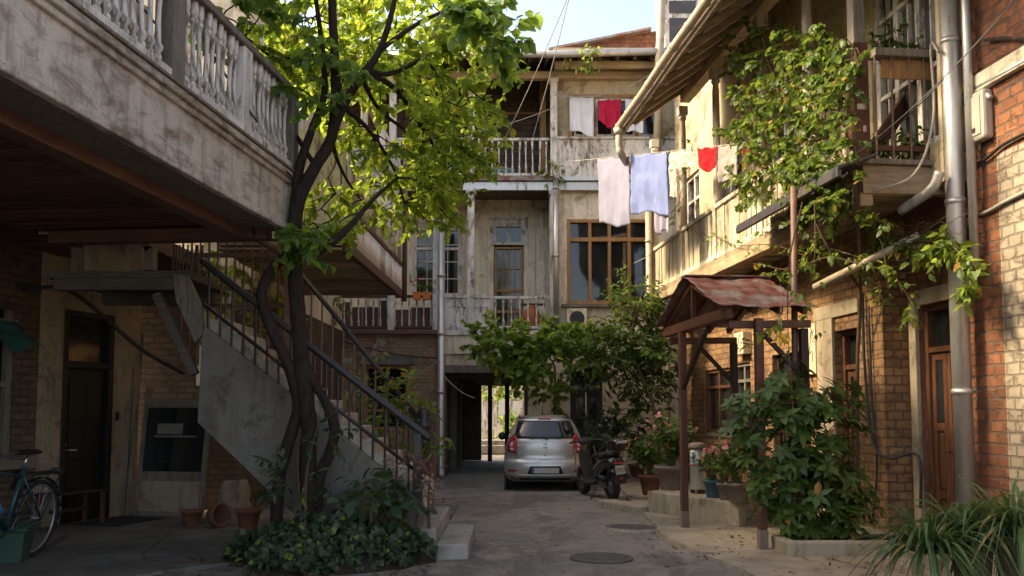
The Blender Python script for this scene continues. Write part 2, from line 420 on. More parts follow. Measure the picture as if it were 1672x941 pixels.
M['leaf_shrub'] = leafmat('leaf_shrub', (0.022,0.05,0.012), (0.07,0.12,0.026), (0.16,0.26,0.04), 0.26, rough=0.4, odd=(0.3,0.15,0.03), oddf=0.012)
M['leaf_ivy'] = leafmat('leaf_ivy', (0.018,0.042,0.022), (0.06,0.095,0.045), (0.12,0.2,0.05), 0.2, rough=0.36, odd=(0.17,0.2,0.04), oddf=0.05)
M['leaf_blade'] = leafmat('leaf_blade', (0.022,0.055,0.02), (0.065,0.115,0.045), (0.16,0.26,0.06), 0.25, rough=0.38, odd=(0.2,0.15,0.06), oddf=0.03)
M['leaf_red'] = leafmat('leaf_red', (0.10,0.05,0.04), (0.27,0.15,0.11), (0.3,0.12,0.08), 0.3)
M['petal_pink'] = leafmat('petal_pink', (0.50,0.14,0.16), (0.72,0.36,0.36), (0.7,0.35,0.3), 0.3)
M['petal_orange'] = leafmat('petal_orange', (0.55,0.16,0.05), (0.7,0.34,0.12), (0.7,0.3,0.1), 0.3)
M['petal_yellow'] = leafmat('petal_yellow', (0.55,0.36,0.05), (0.72,0.5,0.1), (0.7,0.5,0.1), 0.3)
M['petal_red'] = leafmat('petal_red', (0.42,0.03,0.03), (0.6,0.07,0.05), (0.6,0.08,0.05), 0.3)
# ------------------------------------------------------------------ leaves
OV = ([(0,0),(0.33,0),(0.68,0),(1,0)], [(0.22,0.36),(0.58,0.40)])
OVFACES = []
def leaf(mb, p, d, n, L, w, kind='ovate', curl=0.18, fold=0.12):
    d = d.normalized(); n = (n - d * n.dot(d))
    n = n.normalized() if n.length > 1e-4 else d.orthogonal().normalized()
    s = d.cross(n)
    def P(u, t, lift=0.0):
        return p + d*(u*L) + s*(t*w) + n*(lift*L - curl*L*u*u + fold*abs(t)*w)
    if kind == 'ovate':
        mb.add([P(0,0),P(.33,0),P(.68,0),P(1,0),P(.2,.36),P(.56,.43),P(.2,-.36),P(.56,-.43)],
               [(0,1,4),(1,2,5,4),(2,3,5),(1,0,6),(2,1,6,7),(3,2,7)])
    elif kind == 'lobed':
        mb.add([P(0,0),P(.36,0),P(1,0),
                P(-.1,.30),P(.24,.60),P(.40,.34),P(.74,.44),P(.72,.18),
                P(-.1,-.30),P(.24,-.60),P(.40,-.34),P(.74,-.44),P(.72,-.18)],
               [(0,1,5,4,3),(1,2,7,6,5),(1,0,8,9,10),(2,1,10,11,12)])
    elif kind == 'quad':
        mb.add([P(0,0),P(.5,.45),P(1,0),P(.5,-.45)], [(0,2,1),(0,3,2)])
def blade(mb, p, az, L, w, rise, droop, seg=7):
    h = V((math.cos(az), math.sin(az), 0)); s = V((-math.sin(az), math.cos(az), 0))
    base = len(mb.v)
    for i in range(seg+1):
        t = i/seg
        q = p + h*(L*(t*0.75+0.25*t*t)*math.cos(rise)) + V((0,0,1))*(L*(math.sin(rise)*t*1.25 - droop*t*t))
        ww = w*(0.55+0.9*t if t < 0.5 else 2*(1-t)*1.0 + 0.02)
        up = V((0,0,0.25*ww))
        mb.v.append(tuple(q - s*ww + up)); mb.v.append(tuple(q)); mb.v.append(tuple(q + s*ww + up))
    for i in range(seg):
        a = base+3*i
        mb.f.append((a,a+1,a+4,a+3)); mb.f.append((a+1,a+2,a+5,a+4))
def rdir(up=0.0):
    while True:
        v = V((ru(-1,1),ru(-1,1),ru(-1,1)))
        if 0.05 < v.length < 1: break
    v.normalize(); v.z += up
    return v.normalized()
def spray(lb, sb, a, b, n, L, kind='ovate', w=0.8, droop=0.3, r=0.006, spread=0.6, sagg=0.08):
    """a twig from a to b carrying n leaves on alternate sides"""
    a, b = V(a), V(b); ax = b - a; ln = ax.length
    if ln < 1e-3: return
    pts = [a.lerp(b, i/4) + V((0,0,sagg*ln*math.sin(math.pi*i/4)))+ rdir()*ln*0.03*(i not in (0,4)) for i in range(5)]
    if sb is not None: sb.tube(pts, [r, r*.85, r*.7, r*.55, r*.3], 4, cap=False)
    axn = ax.normalized(); side = axn.cross(V((0,0,1)))
    side = side.normalized() if side.length > 0.05 else V((1,0,0))
    for i in range(n):
        t = 0.12 + 0.88*(i+rnd()*0.6)/n
        t = min(t, 1.0); k = min(3, int(t*4)); p = pts[k].lerp(pts[k+1], t*4-k)
        sg = 1 if i % 2 else -1
        d = axn*ru(0.2,0.9) + side*sg*ru(0.3,1.0) + rdir()*spread + V((0,0,-droop))
        nn = V((0,0,1)) + rdir()*0.75
        l = L*ru(0.5,1.3)
        leaf(lb, p, d, nn, l, l*w, kind, ru(0.05,0.35), ru(0.0,0.3))
# ------------------------------------------------------------------ camera, light, sky
cam = bpy.data.objects.new('camera', bpy.data.cameras.new('camera')); COL.objects.link(cam)
cam.location = (0, 0, CAMZ); cam.rotation_euler = (R(90) + PITCH, 0, 0)
cam.data.sensor_width = 36; cam.data.lens = FPX/1672*36; cam.data.shift_y = (PCY-470.5)/1672
cam.data.clip_end = 1500; cam.data.clip_start = 0.1
SC.camera = cam
SUN_EL, SUN_AZ = R(40), R(-88)      # azimuth from +Y, negative towards -X
w = bpy.data.worlds.new('World'); SC.world = w; w.use_nodes = True
nt = w.node_tree; bg = nt.nodes['Background']
sky = nt.nodes.new('ShaderNodeTexSky'); sky.sky_type = 'NISHITA'; sky.sun_disc = False
sky.sun_elevation = SUN_EL; sky.sun_rotation = SUN_AZ
sky.air_density = 0.6; sky.dust_density = 3.0; sky.ozone_density = 1.0
nt.links.new(sky.outputs[0], bg.inputs[0]); bg.inputs[1].default_value = 0.07
sun = bpy.data.objects.new('sun', bpy.data.lights.new('sun', 'SUN')); COL.objects.link(sun)
sun.data.energy = 0.85; sun.data.angle = R(9); sun.data.color = (1.0, 0.89, 0.70)
sd = V((math.sin(SUN_AZ)*math.cos(SUN_EL), math.cos(SUN_AZ)*math.cos(SUN_EL), math.sin(SUN_EL)))
sun.rotation_euler = (-sd).to_track_quat('-Z', 'Y').to_euler(); sun.location = sd*60
vs = SC.view_settings; vs.view_transform = 'Standard'; vs.look = 'None'; vs.gamma = 1; vs.use_curve_mapping = False
vs.exposure = 3.4
vs.use_white_balance = True; vs.white_balance_temperature = 8300; vs.white_balance_tint = 6
SC.cycles.use_denoising = True
SC.cycles.max_bounces = 8; SC.cycles.diffuse_bounces = 5; SC.cycles.transmission_bounces = 4; SC.cycles.transparent_max_bounces = 8
SC.cycles.sample_clamp_indirect = 6
# ------------------------------------------------------------------ ground
def asphalt():
    t = NT('asphalt'); c = t.coord()
    fine = t.noise(c, 70, 4, 0.75); mid = t.noise(c, 3.2, 8, 0.7, 0.5); big = t.noise(c, 0.55, 5, 0.6, 0.4)
    grit = t.noise(c, 190, 2, 0.5)
    col = t.mix(t.ramp(big,[(0.35,0.0),(0.62,1.0)]), (0.175,0.158,0.142), (0.31,0.278,0.248))
    col = t.mix(t.ramp(mid,[(0.50,0.0),(0.60,0.9)]), col, (0.36,0.30,0.245))
    col = t.mix(t.ramp(mid,[(0.30,0.85),(0.46,0.0)]), col, (0.065,0.058,0.052))
    col = t.mix(t.math('MULTIPLY', t.ramp(grit,[(0.45,0.0),(0.7,1.0)]), 0.4), col, (0.36,0.31,0.26))
    pt = t.noise(t.coord(scale=(1,0.45,1)), 1.1, 6, 0.65, 0.8)
    col = t.mix(t.math('MULTIPLY', t.ramp(pt,[(0.54,0.0),(0.57,1.0)]), 0.45), col, (0.10,0.09,0.082))
    sp2 = t.noise(c, 14, 3, 0.6)
    col = t.mix(t.math('MULTIPLY', t.ramp(sp2,[(0.63,0.0),(0.7,1.0)]), 0.6), col, (0.05,0.045,0.04))
    dn = t.n('VectorMath', _operation='MULTIPLY_ADD'); nz = t.n('TexNoise', Vector=c, Scale=1.7, Detail=5.0)
    t.set(dn,0,nz.outputs['Color']); t.set(dn,1,(0.9,0.9,0)); t.set(dn,2,c)
    vo = t.n('TexVoronoi', _feature='DISTANCE_TO_EDGE', Vector=dn.outputs[0], Scale=0.3)
    crack = t.math('MULTIPLY', t.ramp(vo.outputs['Distance'],[(0.0,1.0),(0.006,0.0)]), t.ramp(big,[(0.52,0.0),(0.62,1.0)]))
    col = t.mix(t.math('MULTIPLY',crack,0.85), col, (0.02,0.018,0.016))
    h = t.math('SUBTRACT', t.math('ADD', t.math('MULTIPLY',fine,0.55), t.math('MULTIPLY',mid,0.8)), crack)
    t.pbsdf(col, t.ramp(mid,[(0.3,0.55),(0.7,0.85)]), t.bump(h, 1.0, 0.045), spec=0.35)
    return t.m
def concrete(name, c1, c2, joint=None):
    t = NT(name); c = t.coord()
    fine = t.noise(c, 45, 5, 0.7); mid = t.noise(c, 2.6, 8, 0.7, 0.4); big = t.noise(c, 0.7, 4, 0.6)
    col = t.mix(t.ramp(mid,[(0.35,0.0),(0.65,1.0)]), c1, c2)
    col = t.mix(t.math('MULTIPLY', t.ramp(big,[(0.45,0.0),(0.65,1.0)]),0.6), col, mul(c1,0.45))
    col = t.mix(t.math('MULTIPLY',fine,0.3), col, mul(c2,0.5))
    vo = t.n('TexVoronoi', _feature='DISTANCE_TO_EDGE', Vector=c, Scale=0.6)
    crack = t.ramp(vo.outputs['Distance'],[(0.0,0.8),(0.008,0.0)])
    col = t.mix(crack, col, (0.03,0.026,0.022))
    h = t.math('SUBTRACT', t.math('ADD', t.math('MULTIPLY',fine,0.5), mid), crack)
    t.pbsdf(col, 0.75, t.bump(h,0.7,0.02), spec=0.3)
    return t.m
M['asphalt'] = asphalt()
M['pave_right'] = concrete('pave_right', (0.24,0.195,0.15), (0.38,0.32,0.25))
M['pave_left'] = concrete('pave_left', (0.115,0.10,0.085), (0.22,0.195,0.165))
def gh(x, y): return 0.018*mnoise.noise(V((x*0.55, y*0.55, 0))) + 0.008*mnoise.noise(V((x*1.9, y*1.9, 3)))
g = MB()
g.grid(lambda a, b: (lambda x, y: V((x, y, gh(x, y) if 4 < y < 22 and abs(x) < 8 else 0)))(-9+18*a, 3+22*b), 72, 88)
o = g.build('courtyard_ground', M['asphalt'], smooth=True); tag(o, kind='structure')
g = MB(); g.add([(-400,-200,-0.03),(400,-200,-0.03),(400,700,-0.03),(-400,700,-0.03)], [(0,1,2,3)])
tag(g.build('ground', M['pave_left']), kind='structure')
# right-hand pavement: broken edge, one low step above the asphalt
edge = [(5.6,4.0),(2.45,6.6),(2.3,8.6),(2.18,9.3),(2.06,10.0),(1.98,10.8),(1.88,11.6),(1.95,12.3),(1.98,13.2),(2.0,14.5),(2.05,16.0),(2.2,18.0),(2.3,21.5)]
pv = MB(); ep = []
for i in range(len(edge)-1):
    for k in range(7):
        a, b = edge[i], edge[i+1]; t = k/7
        ep.append(V((a[0]+(b[0]-a[0])*t + ru(-.03,.03), a[1]+(b[1]-a[1])*t, 0)))
ep.append(V((2.3,21.5,0)))
rng = [V((7.2, p.y, 0)) for p in ep]
for i in range(len(ep)-1):
    z = 0.045
    pv.add([ep[i]+V((0,0,-.05)), ep[i]+V((.012,0,z)), rng[i]+V((0,0,z)), ep[i+1]+V((0,0,-.05)), ep[i+1]+V((.012,0,z)), rng[i+1]+V((0,0,z))], [(0,1,4,3),(1,2,5,4)])
tag(pv.build('pavement', M['pave_right']), kind='structure')
# left concrete floor under the balcony
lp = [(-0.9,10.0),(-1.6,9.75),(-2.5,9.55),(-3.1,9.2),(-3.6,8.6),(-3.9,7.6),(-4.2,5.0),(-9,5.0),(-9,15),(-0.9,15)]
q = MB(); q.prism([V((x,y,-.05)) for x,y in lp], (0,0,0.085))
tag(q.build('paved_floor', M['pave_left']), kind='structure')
# ------------------------------------------------------------------ back building
YB = 21.6
def fx(px, Y=YB, py=420): return at(px, py, Y).x
def fz(py, Y=YB): return at(836, py, Y).z
def make_window(parent, x0, x1, z0, z1, Y, fm, cols=2, rows=(), fw=0.07, bar=0.035, depth=0.09, pane=None, name='window', muntin_cols=0, out=0.02, surround=None):
    """window set in a wall whose face is at y=Y looking towards -y; frame, mullions, glazing bars; pane is a sub-part"""
    m = MB(); ya, yb = Y-out, Y+depth
    m.box(x0,x0+fw,ya,yb,z0,z1); m.box(x1-fw,x1,ya,yb,z0,z1); m.box(x0+fw,x1-fw,ya,yb,z0,z0+fw); m.box(x0+fw,x1-fw,ya,yb,z1-fw,z1)
    xs = [x0+fw+(x1-x0-2*fw)*i/cols for i in range(cols+1)]
    for x in xs[1:-1]: m.box(x-fw*.45,x+fw*.45,ya+.012,yb-.012,z0+fw,z1-fw)
    zs = [z0+(z1-z0)*r for r in rows]
    for z in zs: m.box(x0+fw,x1-fw,ya+.006,yb-.02,z-bar,z+bar)
    if muntin_cols:
        for i in range(cols):
            for k in range(1, muntin_cols):
                x = xs[i]+(xs[i+1]-xs[i])*k/muntin_cols
                m.box(x-.014,x+.014,ya+.03,yb-.03,z0+fw,z1-fw)
            for k in range(1, 4):
                z = z0+(z1-z0)*k/4.0
                if all(abs(z-q) > .1 for q in zs): m.box(xs[i],xs[i+1],ya+.032,yb-.032,z-.014,z+.014)
    wo = m.build(name, fm, parent, bevel=0.006)
    p = MB(); p.box(x0+fw*.5,x1-fw*.5,yb-.035,yb-.025,z0+fw*.5,z1-fw*.5); p.build('pane', pane or M['pane'], wo)
    if surround:
        s = MB(); e = .11
        s.box(x0-e,x0-.003,Y-.045,Y+.02,z0-.02,z1+e); s.box(x1+.003,x1+e,Y-.045,Y+.02,z0-.02,z1+e); s.box(x0-.003,x1+.003,Y-.045,Y+.02,z1+.003,z1+e)
        s.box(x0-e-.04,x1+e+.04,Y-.07,Y+.02,z1+e+.003,z1+e+.07)
        s.build('surround', surround, wo, bevel=0.008)
    return wo
BAL = [(.030,0),(.030,.06),(.020,.09),(.036,.14),(.036,.17),(.022,.20),(.016,.40),(.015,.55),(.022,.72),(.022,.74),(.033,.78),(.020,.82),(.030,.86),(.030,1)]
def baluster_mesh(h, k=1.0, n=8):
    return MB().lathe([(r*k, z*h) for r, z in BAL], n=n)
def put_balusters(mesh_ob_first, parent, pts):
    """first baluster object is moved to pts[0]; the rest are copies"""
    mesh_ob_first.location = pts[0]
    for p in pts[1:]:
        c = mesh_ob_first.copy(); COL.objects.link(c); c.parent = parent; c.location = p
        c.rotation_euler = (ru(-.02,.02), ru(-.02,.02), ru(0,3))
bb = thing('courtyard_house', (0,YB,0), 0, 'old three-storey house closing the yard, open loggias above a dark passage', 'house')
def BP(mb, name, mat, **kw):    # world-coordinate shape as part of the back house
    mb.v = [(x, y-YB, z) for x, y, z in mb.v]
    return mb.build(name, mat, kw.pop('parent', bb), **kw)
XL, XR = fx(540), 4.6
zs1, zs2, ze = fz(540), fz(297), fz(88)
xp0, xp1, zp = fx(727,YB,700), fx(862,YB,700), fz(608)
# ground floor walls
m = MB(); m.wally(YB, YB+.45, XL-1.2, xp0, 0, zs1-.1, [(fx(597,YB,650),fx(668,YB,650),fz(702),fz(597))]); BP(m, 'brick_wall', M['brick_tan'])
m = MB(); m.wally(YB, YB+.45, xp1, XR+1, 0, zs1-.1, [(fx(931,YB,650),fx(984,YB,650),0.05,fz(600))]); BP(m, 'plaster_wall', M['cream_plaster'])
m = MB(); m.box(xp0, xp1, YB+.02, YB+.45, zp+.02, zs1-.1); BP(m, 'lintel_wall', M['cream_plaster'])
m = MB(); m.box(xp0-.12, xp1+.4, YB-.06, YB+.3, zp-.02, zp+.17); BP(m, 'lintel_beam', M['grey_wood'], bevel=.012)
m = MB(); m.box(fx(590),fx(677),YB-.05,YB+.2,fz(596),fz(582)); BP(m, 'window_lintel', M['grey_wood'], bevel=.01)
# passage
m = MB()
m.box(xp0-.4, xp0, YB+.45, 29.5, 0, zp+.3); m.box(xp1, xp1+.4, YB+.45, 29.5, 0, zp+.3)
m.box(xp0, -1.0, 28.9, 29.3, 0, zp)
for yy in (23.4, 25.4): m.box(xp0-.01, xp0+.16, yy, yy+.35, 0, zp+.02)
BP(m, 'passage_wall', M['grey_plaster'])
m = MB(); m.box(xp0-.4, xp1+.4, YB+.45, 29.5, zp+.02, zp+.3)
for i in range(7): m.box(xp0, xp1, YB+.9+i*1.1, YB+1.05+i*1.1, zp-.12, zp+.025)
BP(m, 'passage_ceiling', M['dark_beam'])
for px, yy in ((800,28.2),(828,27.6)):
    m = MB(); x = fx(px,yy,690); m.box(x-.07,x+.07,yy,yy+.14,0,zp-.005); BP(m, 'passage_post', M['dark_wood'], bevel=.01)
# window in brick wall, ground door
make_window(bb, fx(597),fx(668),fz(702),fz(597), .12, M['orange_wood'], 2, (0.3,), pane=M['void'])  # pane here is a matte near-black sheet for the unlit room
xd0, xd1, zd = fx(931,YB,650), fx(984,YB,650), fz(600)
m = MB()
for a, b in ((xd0, xd0+.08),(xd1-.08,xd1)): m.box(a,b,YB+.08,YB+.2,.05,zd)
m.box(xd0+.08,xd1-.08,YB+.08,YB+.2,zd-.08,zd); m.box(xd0+.08,xd1-.08,YB+.09,YB+.19,zd-.62,zd-.54)
xm = (xd0+xd1)/2
for a, b in ((xd0+.08,xm-.004),(xm+.004,xd1-.08)):
    m.box(a,b,YB+.12,YB+.16,.06,zd-.62)
    for z0, z1 in ((.2,.8),(.9,1.0)): m.box(a+.08,b-.08,YB+.1,YB+.125,z0,z1)
d = BP(m, 'door', M['dark_wood'], bevel=.006)
m = MB(); m.box(xd0+.08,xd1-.08,YB+.15,YB+.16,zd-.54,zd-.08)
for a, b in ((xd0+.16,xm-.08),(xm+.08,xd1-.16)): m.box(a,b,YB+.112,YB+.119,1.2,zd-.75)
BP(m, 'pane', M['pane'], parent=d)
# slabs, fascias
m = MB(); m.box(XL-1.2, fx(722), YB-.16, YB+1.6, zs1-.1, zs1); BP(m, 'loggia_floor', M['dark_beam'], bevel=.01)
m = MB(); m.box(fx(722), XR, YB-.08, YB+1.6, zs1-.12, zs1+.005); BP(m, 'floor_slab', M['white_wood'], bevel=.01)
m = MB(); m.box(fx(725), fx(800), YB-.03, YB+.0, fz(578), fz(547)); BP(m, 'plaster_band', M['pale_plaster'])
# first floor recessed wall with window and glazed door
YR = YB+1.45
wx0,wx1 = fx(676,YR),fx(752,YR); dx0,dx1 = fx(806,YR),fx(855,YR)
m = MB(); m.wally(YR, YR+.3, XL-1.2, fx(906), zs1+.005, zs2-.1, [(wx0,wx1,fz(483,YR),fz(372,YR)),(dx0,dx1,zs1+.02,fz(366,YR))])
BP(m, 'loggia_wall', M['pale_plaster'])
make_window(bb, wx0,wx1,fz(483,YR),fz(372,YR), 1.47, M['white_wood'], 2, (0.69,), muntin_cols=2, surround=M['white_wood'])
wd = make_window(bb, dx0,dx1,fz(400,YR),fz(366,YR), 1.47, M['white_wood'], 2, (), surround=M['white_wood'])
dd = make_window(bb, dx0+.02,dx1-.02,zs1+.03,fz(402,YR)-.02, 1.48, M['orange_wood'], 2, (0.26,0.5,), muntin_cols=2, name='door', fw=.06)
# pilasters on loggia wall
for px in (790, 868, 893, 765): m = MB(); x = fx(px,YR); m.box(x-.1,x+.1,YR-.05,YR+.01,zs1+.01,zs2-.12); BP(m, 'pilaster', M['cream_plaster'], bevel=.01)
m = MB(); m.box(XL-1.2, fx(906), YR-.04, YR+.006, zs2-.42, zs2-.3); BP(m, 'cornice', M['cream_plaster'], bevel=.01)
# flush wall to the right with the big timber window
ox0,ox1,oz0,oz1 = fx(926),fx(1066),fz(496),fz(357)
m = MB(); m.wally(YB+.08, YB+.4, fx(898), XR, zs1+.005, zs2-.1, [(ox0,ox1,oz0,oz1)]); BP(m, 'front_wall', M['pale_plaster'])
big = make_window(bb, ox0,ox1,oz0,oz1, .09, M['orange_wood'], 4, (0.76,), fw=.085, bar=.05, depth=.12)
m = MB(); m.box(ox0-.15,ox1+.15,YB-.06,YB+.1,oz0-.09,oz0-.01); BP(m, 'sill', M['grey_wood'], parent=big, bevel=.01)
# second floor slab band
m = MB(); m.box(XL-1.2, fx(905), YB-.2, YB+2.2, zs2-.02, zs2+.1); BP(m, 'upper_floor', M['rust_sheet'], bevel=.01)
m = MB(); m.box(XL-1.2, XR, YB-.12, YB-.02, zs2-.24, zs2-.03); m.box(fx(905), XR, YB-.2, YB+2.2, zs2-.02, zs2+.08); BP(m, 'upper_fascia', M['galv'], bevel=.008)
m = MB()
for i in range(16): y = YB+.0+i*.095; m.box(XL-1.2, fx(906), y, y+.085, zs2-.1+ru(-.012,.008), zs2-.03)
BP(m, 'loggia_ceiling', M['eave_wood'])
# second floor: dark back wall of the open loggia, glazed strip at the right
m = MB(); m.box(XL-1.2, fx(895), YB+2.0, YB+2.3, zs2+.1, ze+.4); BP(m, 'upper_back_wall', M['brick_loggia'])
m = MB(); m.box(fx(882,YB+1.2), fx(892,YB+1.2), YB+1.1, YB+1.25, zs2+.1, ze+.1); BP(m, 'door_post', M['orange_wood']); m = MB(); m.box(fx(735), fx(890), YB+1.9,YB+1.97, fz(185,YB+1.9)-.03, fz(185,YB+1.9)+.03); BP(m, 'cross_rail', M['orange_wood'])
zt = fz(228)
m = MB()
x = fx(908)
while x < XR: m.box(x, x+.155, YB-.02+ru(-.006,.006), YB+.02, zs2+.08, zt); x += .158
BP(m, 'parapet_boards', M['white_wood']).name = 'parapet'
m = MB(); m.box(fx(905), XR, YB-.07, YB+.09, zt, zt+.06); BP(m, 'parapet_cap', M['white_wood'], bevel=.01)
gx0, gx1 = fx(906), XR
m = MB(); m.wally(YB+.1, YB+.3, gx0, gx1, zs2+.08, ze+.2, [(fx(930),fx(1085),zt+.02,fz(152))]); BP(m, 'upper_front_wall', M['yellow_plaster'])
uw = make_window(bb, fx(930),fx(1085),zt+.02,fz(152), .11, M['orange_wood'], 4, (), fw=.09, depth=.12)
for i in range(4):
    m = MB(); a = fx(930)+.09+(fx(1085)-fx(930)-.18)*i/4; b = fx(930)+.09+(fx(1085)-fx(930)-.18)*(i+1)/4
    for s in (a+.045, b-.1): m.box(s, s+.055, YB+.12, YB+.19, zt+.12, fz(152)-.1)
    m.box(a+.1,b-.1,YB+.12,YB+.19,fz(152)-.155,fz(152)-.1); m.box(a+.1,b-.1,YB+.12,YB+.19,zt+.12,zt+.17)
    BP(m, 'sash', M['white_wood'], parent=uw)
# eave: beams, rafters, boards, sheet, gutter
m = MB(); m.box(XL-1.2, XR, YB-.08, YB+.1, fz(130), fz(118)); BP(m, 'eave_beam', M['tan_rafter'], bevel=.012)
m = MB(); m.box(fx(905), XR, YB-.55, YB-.42, fz(112,YB-.5), fz(101,YB-.5)); BP(m, 'outer_beam', M['tan_rafter'], bevel=.012)
ze2 = fz(87,YB-1.0)
zr = lambda y: ze2 + (y-(YB-1.0))*0.27
for i in range(24):
    x = XL-1 + i*.42
    m = MB(); m.bar((x,YB-.85,zr(YB-.85)-.07),(x,YB+2.2,zr(YB+2.2)-.07),.08,.11); BP(m, 'rafter', M['eave_wood'])
m = MB(); y = YB-.9
while y < YB+2.2: m.hexa([(XL-1.2,y,zr(y)-.01),(XR,y,zr(y)-.01),(XR,y+.13,zr(y+.13)-.01),(XL-1.2,y+.13,zr(y+.13)-.01),(XL-1.2,y,zr(y)+.01),(XR,y,zr(y)+.01),(XR,y+.13,zr(y+.13)+.01),(XL-1.2,y+.13,zr(y+.13)+.01)]); y += .14
BP(m, 'eave_boards', M['eave_wood']).name = 'eave_lining'
m = MB(); ya, yb2 = YB-1.0, YB+4.0
m.hexa([(-9,ya,zr(ya)+.02),(8,ya,zr(ya)+.02),(8,yb2,zr(yb2)+.02),(-9,yb2,zr(yb2)+.02),(-9,ya,zr(ya)+.05),(8,ya,zr(ya)+.05),(8,yb2,zr(yb2)+.05),(-9,yb2,zr(yb2)+.05)])
m.hexa([(-9,yb2,zr(yb2)),(8,yb2,zr(yb2)),(8,YB+8.4,ze-.6),(-9,YB+8.4,ze-.6),(-9,yb2,zr(yb2)+.04),(8,yb2,zr(yb2)+.04),(8,YB+8.4,ze-.56),(-9,YB+8.4,ze-.56)])
BP(m, 'roof', M['roof_metal'])
m = MB(); m.tube([(XL-.6,YB-1.05,fz(93,YB-1)),(fx(900,YB-1),YB-1.05,fz(90,YB-1)),(fx(1092,YB-1),YB-1.05,fz(85,YB-1))], .085, 10); BP(m, 'gutter', M['galv'], smooth=True)
# upper body so the house is a solid block
m = MB(); m.box(-9, XL-1.2, YB, YB+8, 0, ze+.4); m.box(XR+1, 8, YB, YB+8, 0, ze+.4); m.box(-9, 8, YB+7.6, YB+8, zp+.3, ze); m.box(XL-1.2,XR+1,YB+2.3,YB+2.5,zs1,ze+.5)
BP(m, 'side_wall', M['cream_plaster'])
# firewall gable and roof shed above the right part of the roof
yg = YB+2.6
m = MB(); a,b,c = at(895,86,yg), at(1062,52,yg), at(1062,88,yg)
m.prism([a, at(895,92,yg), at(1150,92,yg), at(1150,44,yg), b], (0,.4,0)); BP(m, 'firewall', M['brick_red'])
m = MB(); m.bar(a+V((0,.1,.03)), b+V((0,.1,.03)), .6, .06); BP(m, 'firewall_cap', M['roof_metal'])
ysd = YB+1.6
m = MB(); p0 = at(1086,95,ysd); p1 = at(1140,95,ysd)
m.box(p0.x,p1.x+.8,ysd,ysd+1.4,p0.z-.3,p0.z+3.2); sh = BP(m, 'dormer', M['white_wood'])
m = MB(); m.box(p0.x+.12,p1.x-.05,ysd-.02,ysd+.01,fz(70,ysd),fz(30,ysd)); m.box(p0.x+.12,p1.x-.05,ysd-.02,ysd+.01,fz(22,ysd),fz(2,ysd)); BP(m, 'dormer_panel', M['dark_sheet'], parent=sh)
m = MB(); m.tube([at(1081,0,YB-1.05)+V((0,0,1.5)), at(1080,0,YB-1.05), at(1078,70,YB-1.05), at(1076,98,YB-1.05), at(1074,200,YB-.3), at(1072,300,YB-.2)], .1, 12); BP(m, 'vent_pipe', M['galv_warm'], smooth=True)
# loggia posts
def post(px, z0, z1, w=.17, mat='white_wood', Y=YB):
    m = MB(); x = fx(px,Y); m.box(x-w/2,x+w/2,Y-.1,Y+.07,z0,z1); m.box(x-w*.75,x+w*.75,Y-.13,Y+.1,z1-.09,z1); 
    return BP(m, 'loggia_post', M[mat], bevel=.012)
for px in (769, 905):
    post(px, zs1, zs2-.24); post(px, zs2+.1, fz(130))
post(640, zs2+.1, fz(130)); post(640, zs1, zs2-.24)
# downpipes
def downpipe(parent, pts, r, name='downpipe', mat='galv', rings=()):
    m = MB(); m.tube(pts, r, 12)
    for p in rings: m.tube([V(p)-V((0,0,.035)), V(p)+V((0,0,.035))], r*1.22, 12)
    return m
x = fx(721,YB-.25)
pz = lambda py: fz(py, YB-.25)
m = downpipe(bb, [(x,YB-.25,pz(335)),(x,YB-.25,.35),(x+.02,YB-.33,.15),(x+.04,YB-.5,.06)], .085, rings=[(x,YB-.25,z) for z in (pz(450),pz(545),pz(640),pz(740))]); BP(m, 'downpipe', M['galv'], smooth=True)
x = fx(712); m = MB(); m.box(x-.07,x+.07,YB-.12,YB+.02,zs1,zs2-.25); BP(m, 'loggia_post', M['white_wood'], bevel=.01)
x = fx(908,YB-.2); m = downpipe(bb, [(x,YB-.2,fz(295)),(x,YB-.2,fz(536))], .07, rings=[(x,YB-.2,z) for z in (fz(310),fz(420),fz(520))]); BP(m, 'downpipe', M['galv'], smooth=True)
# railings: rail (part) with balusters (sub-parts)
def back_rail(x0, x1, z0, h, mat, bmat, n, Y=YB, bk=1.0, name='railing'):
    m = MB(); m.box(x0,x1,Y-.05,Y+.05,z0+h-.07,z0+h); m.box(x0,x1,Y-.04,Y+.04,z0+.04,z0+.11)
    r = BP(m, name, M[mat], bevel=.008)
    b = baluster_mesh(h-.18, bk, 8).build('baluster', M[bmat], r, smooth=True)
    put_balusters(b, r, [V((x0+(x1-x0)*(i+.5)/n, Y-YB, z0+.11)) for i in range(n)])
    return r
hr = fz(482)-zs1
back_rail(fx(546),fx(710),zs1,hr,'red_brown','white_wood',14, bk=.9)
m = MB(); x = fx(550)
while x < fx(706): w_ = ru(.25,.5); m.box(x,min(x+w_,fx(708)),YB+.12,YB+.14,zs1+.03,zs1+hr-ru(.05,.35)); x += w_+.01
BP(m,'screen_boards',M['dark_boards']).name = 'screen_boarding'
back_rail(fx(802),fx(896),zs1,hr-.03,'white_wood','white_wood',7, bk=1.15)
m = MB(); a,b = fx(727),fx(800)
m.box(a,b,YB-.02,YB+.03,zs1+.02,zs1+hr-.08); m.box(a,b,YB-.06,YB+.06,zs1+hr-.08,zs1+hr); m.box(a,b,YB-.05,YB+.04,zs1+.01,zs1+.1)
for i in range(5): x = a+(b-a)*i/4; m.box(max(a,x-.03),min(b,x+.03),YB-.045,YB-.0,zs1+.1,zs1+hr-.08)
m.box(a,b,YB-.04,YB,zs1+hr-.3,zs1+hr-.24)
BP(m, 'panelled_railing', M['white_wood'], bevel=.006)
h2 = fz(226)-zs2-.1
back_rail(fx(776),fx(898),zs2+.1,h2,'white_wood','white_wood',11, bk=1.0)
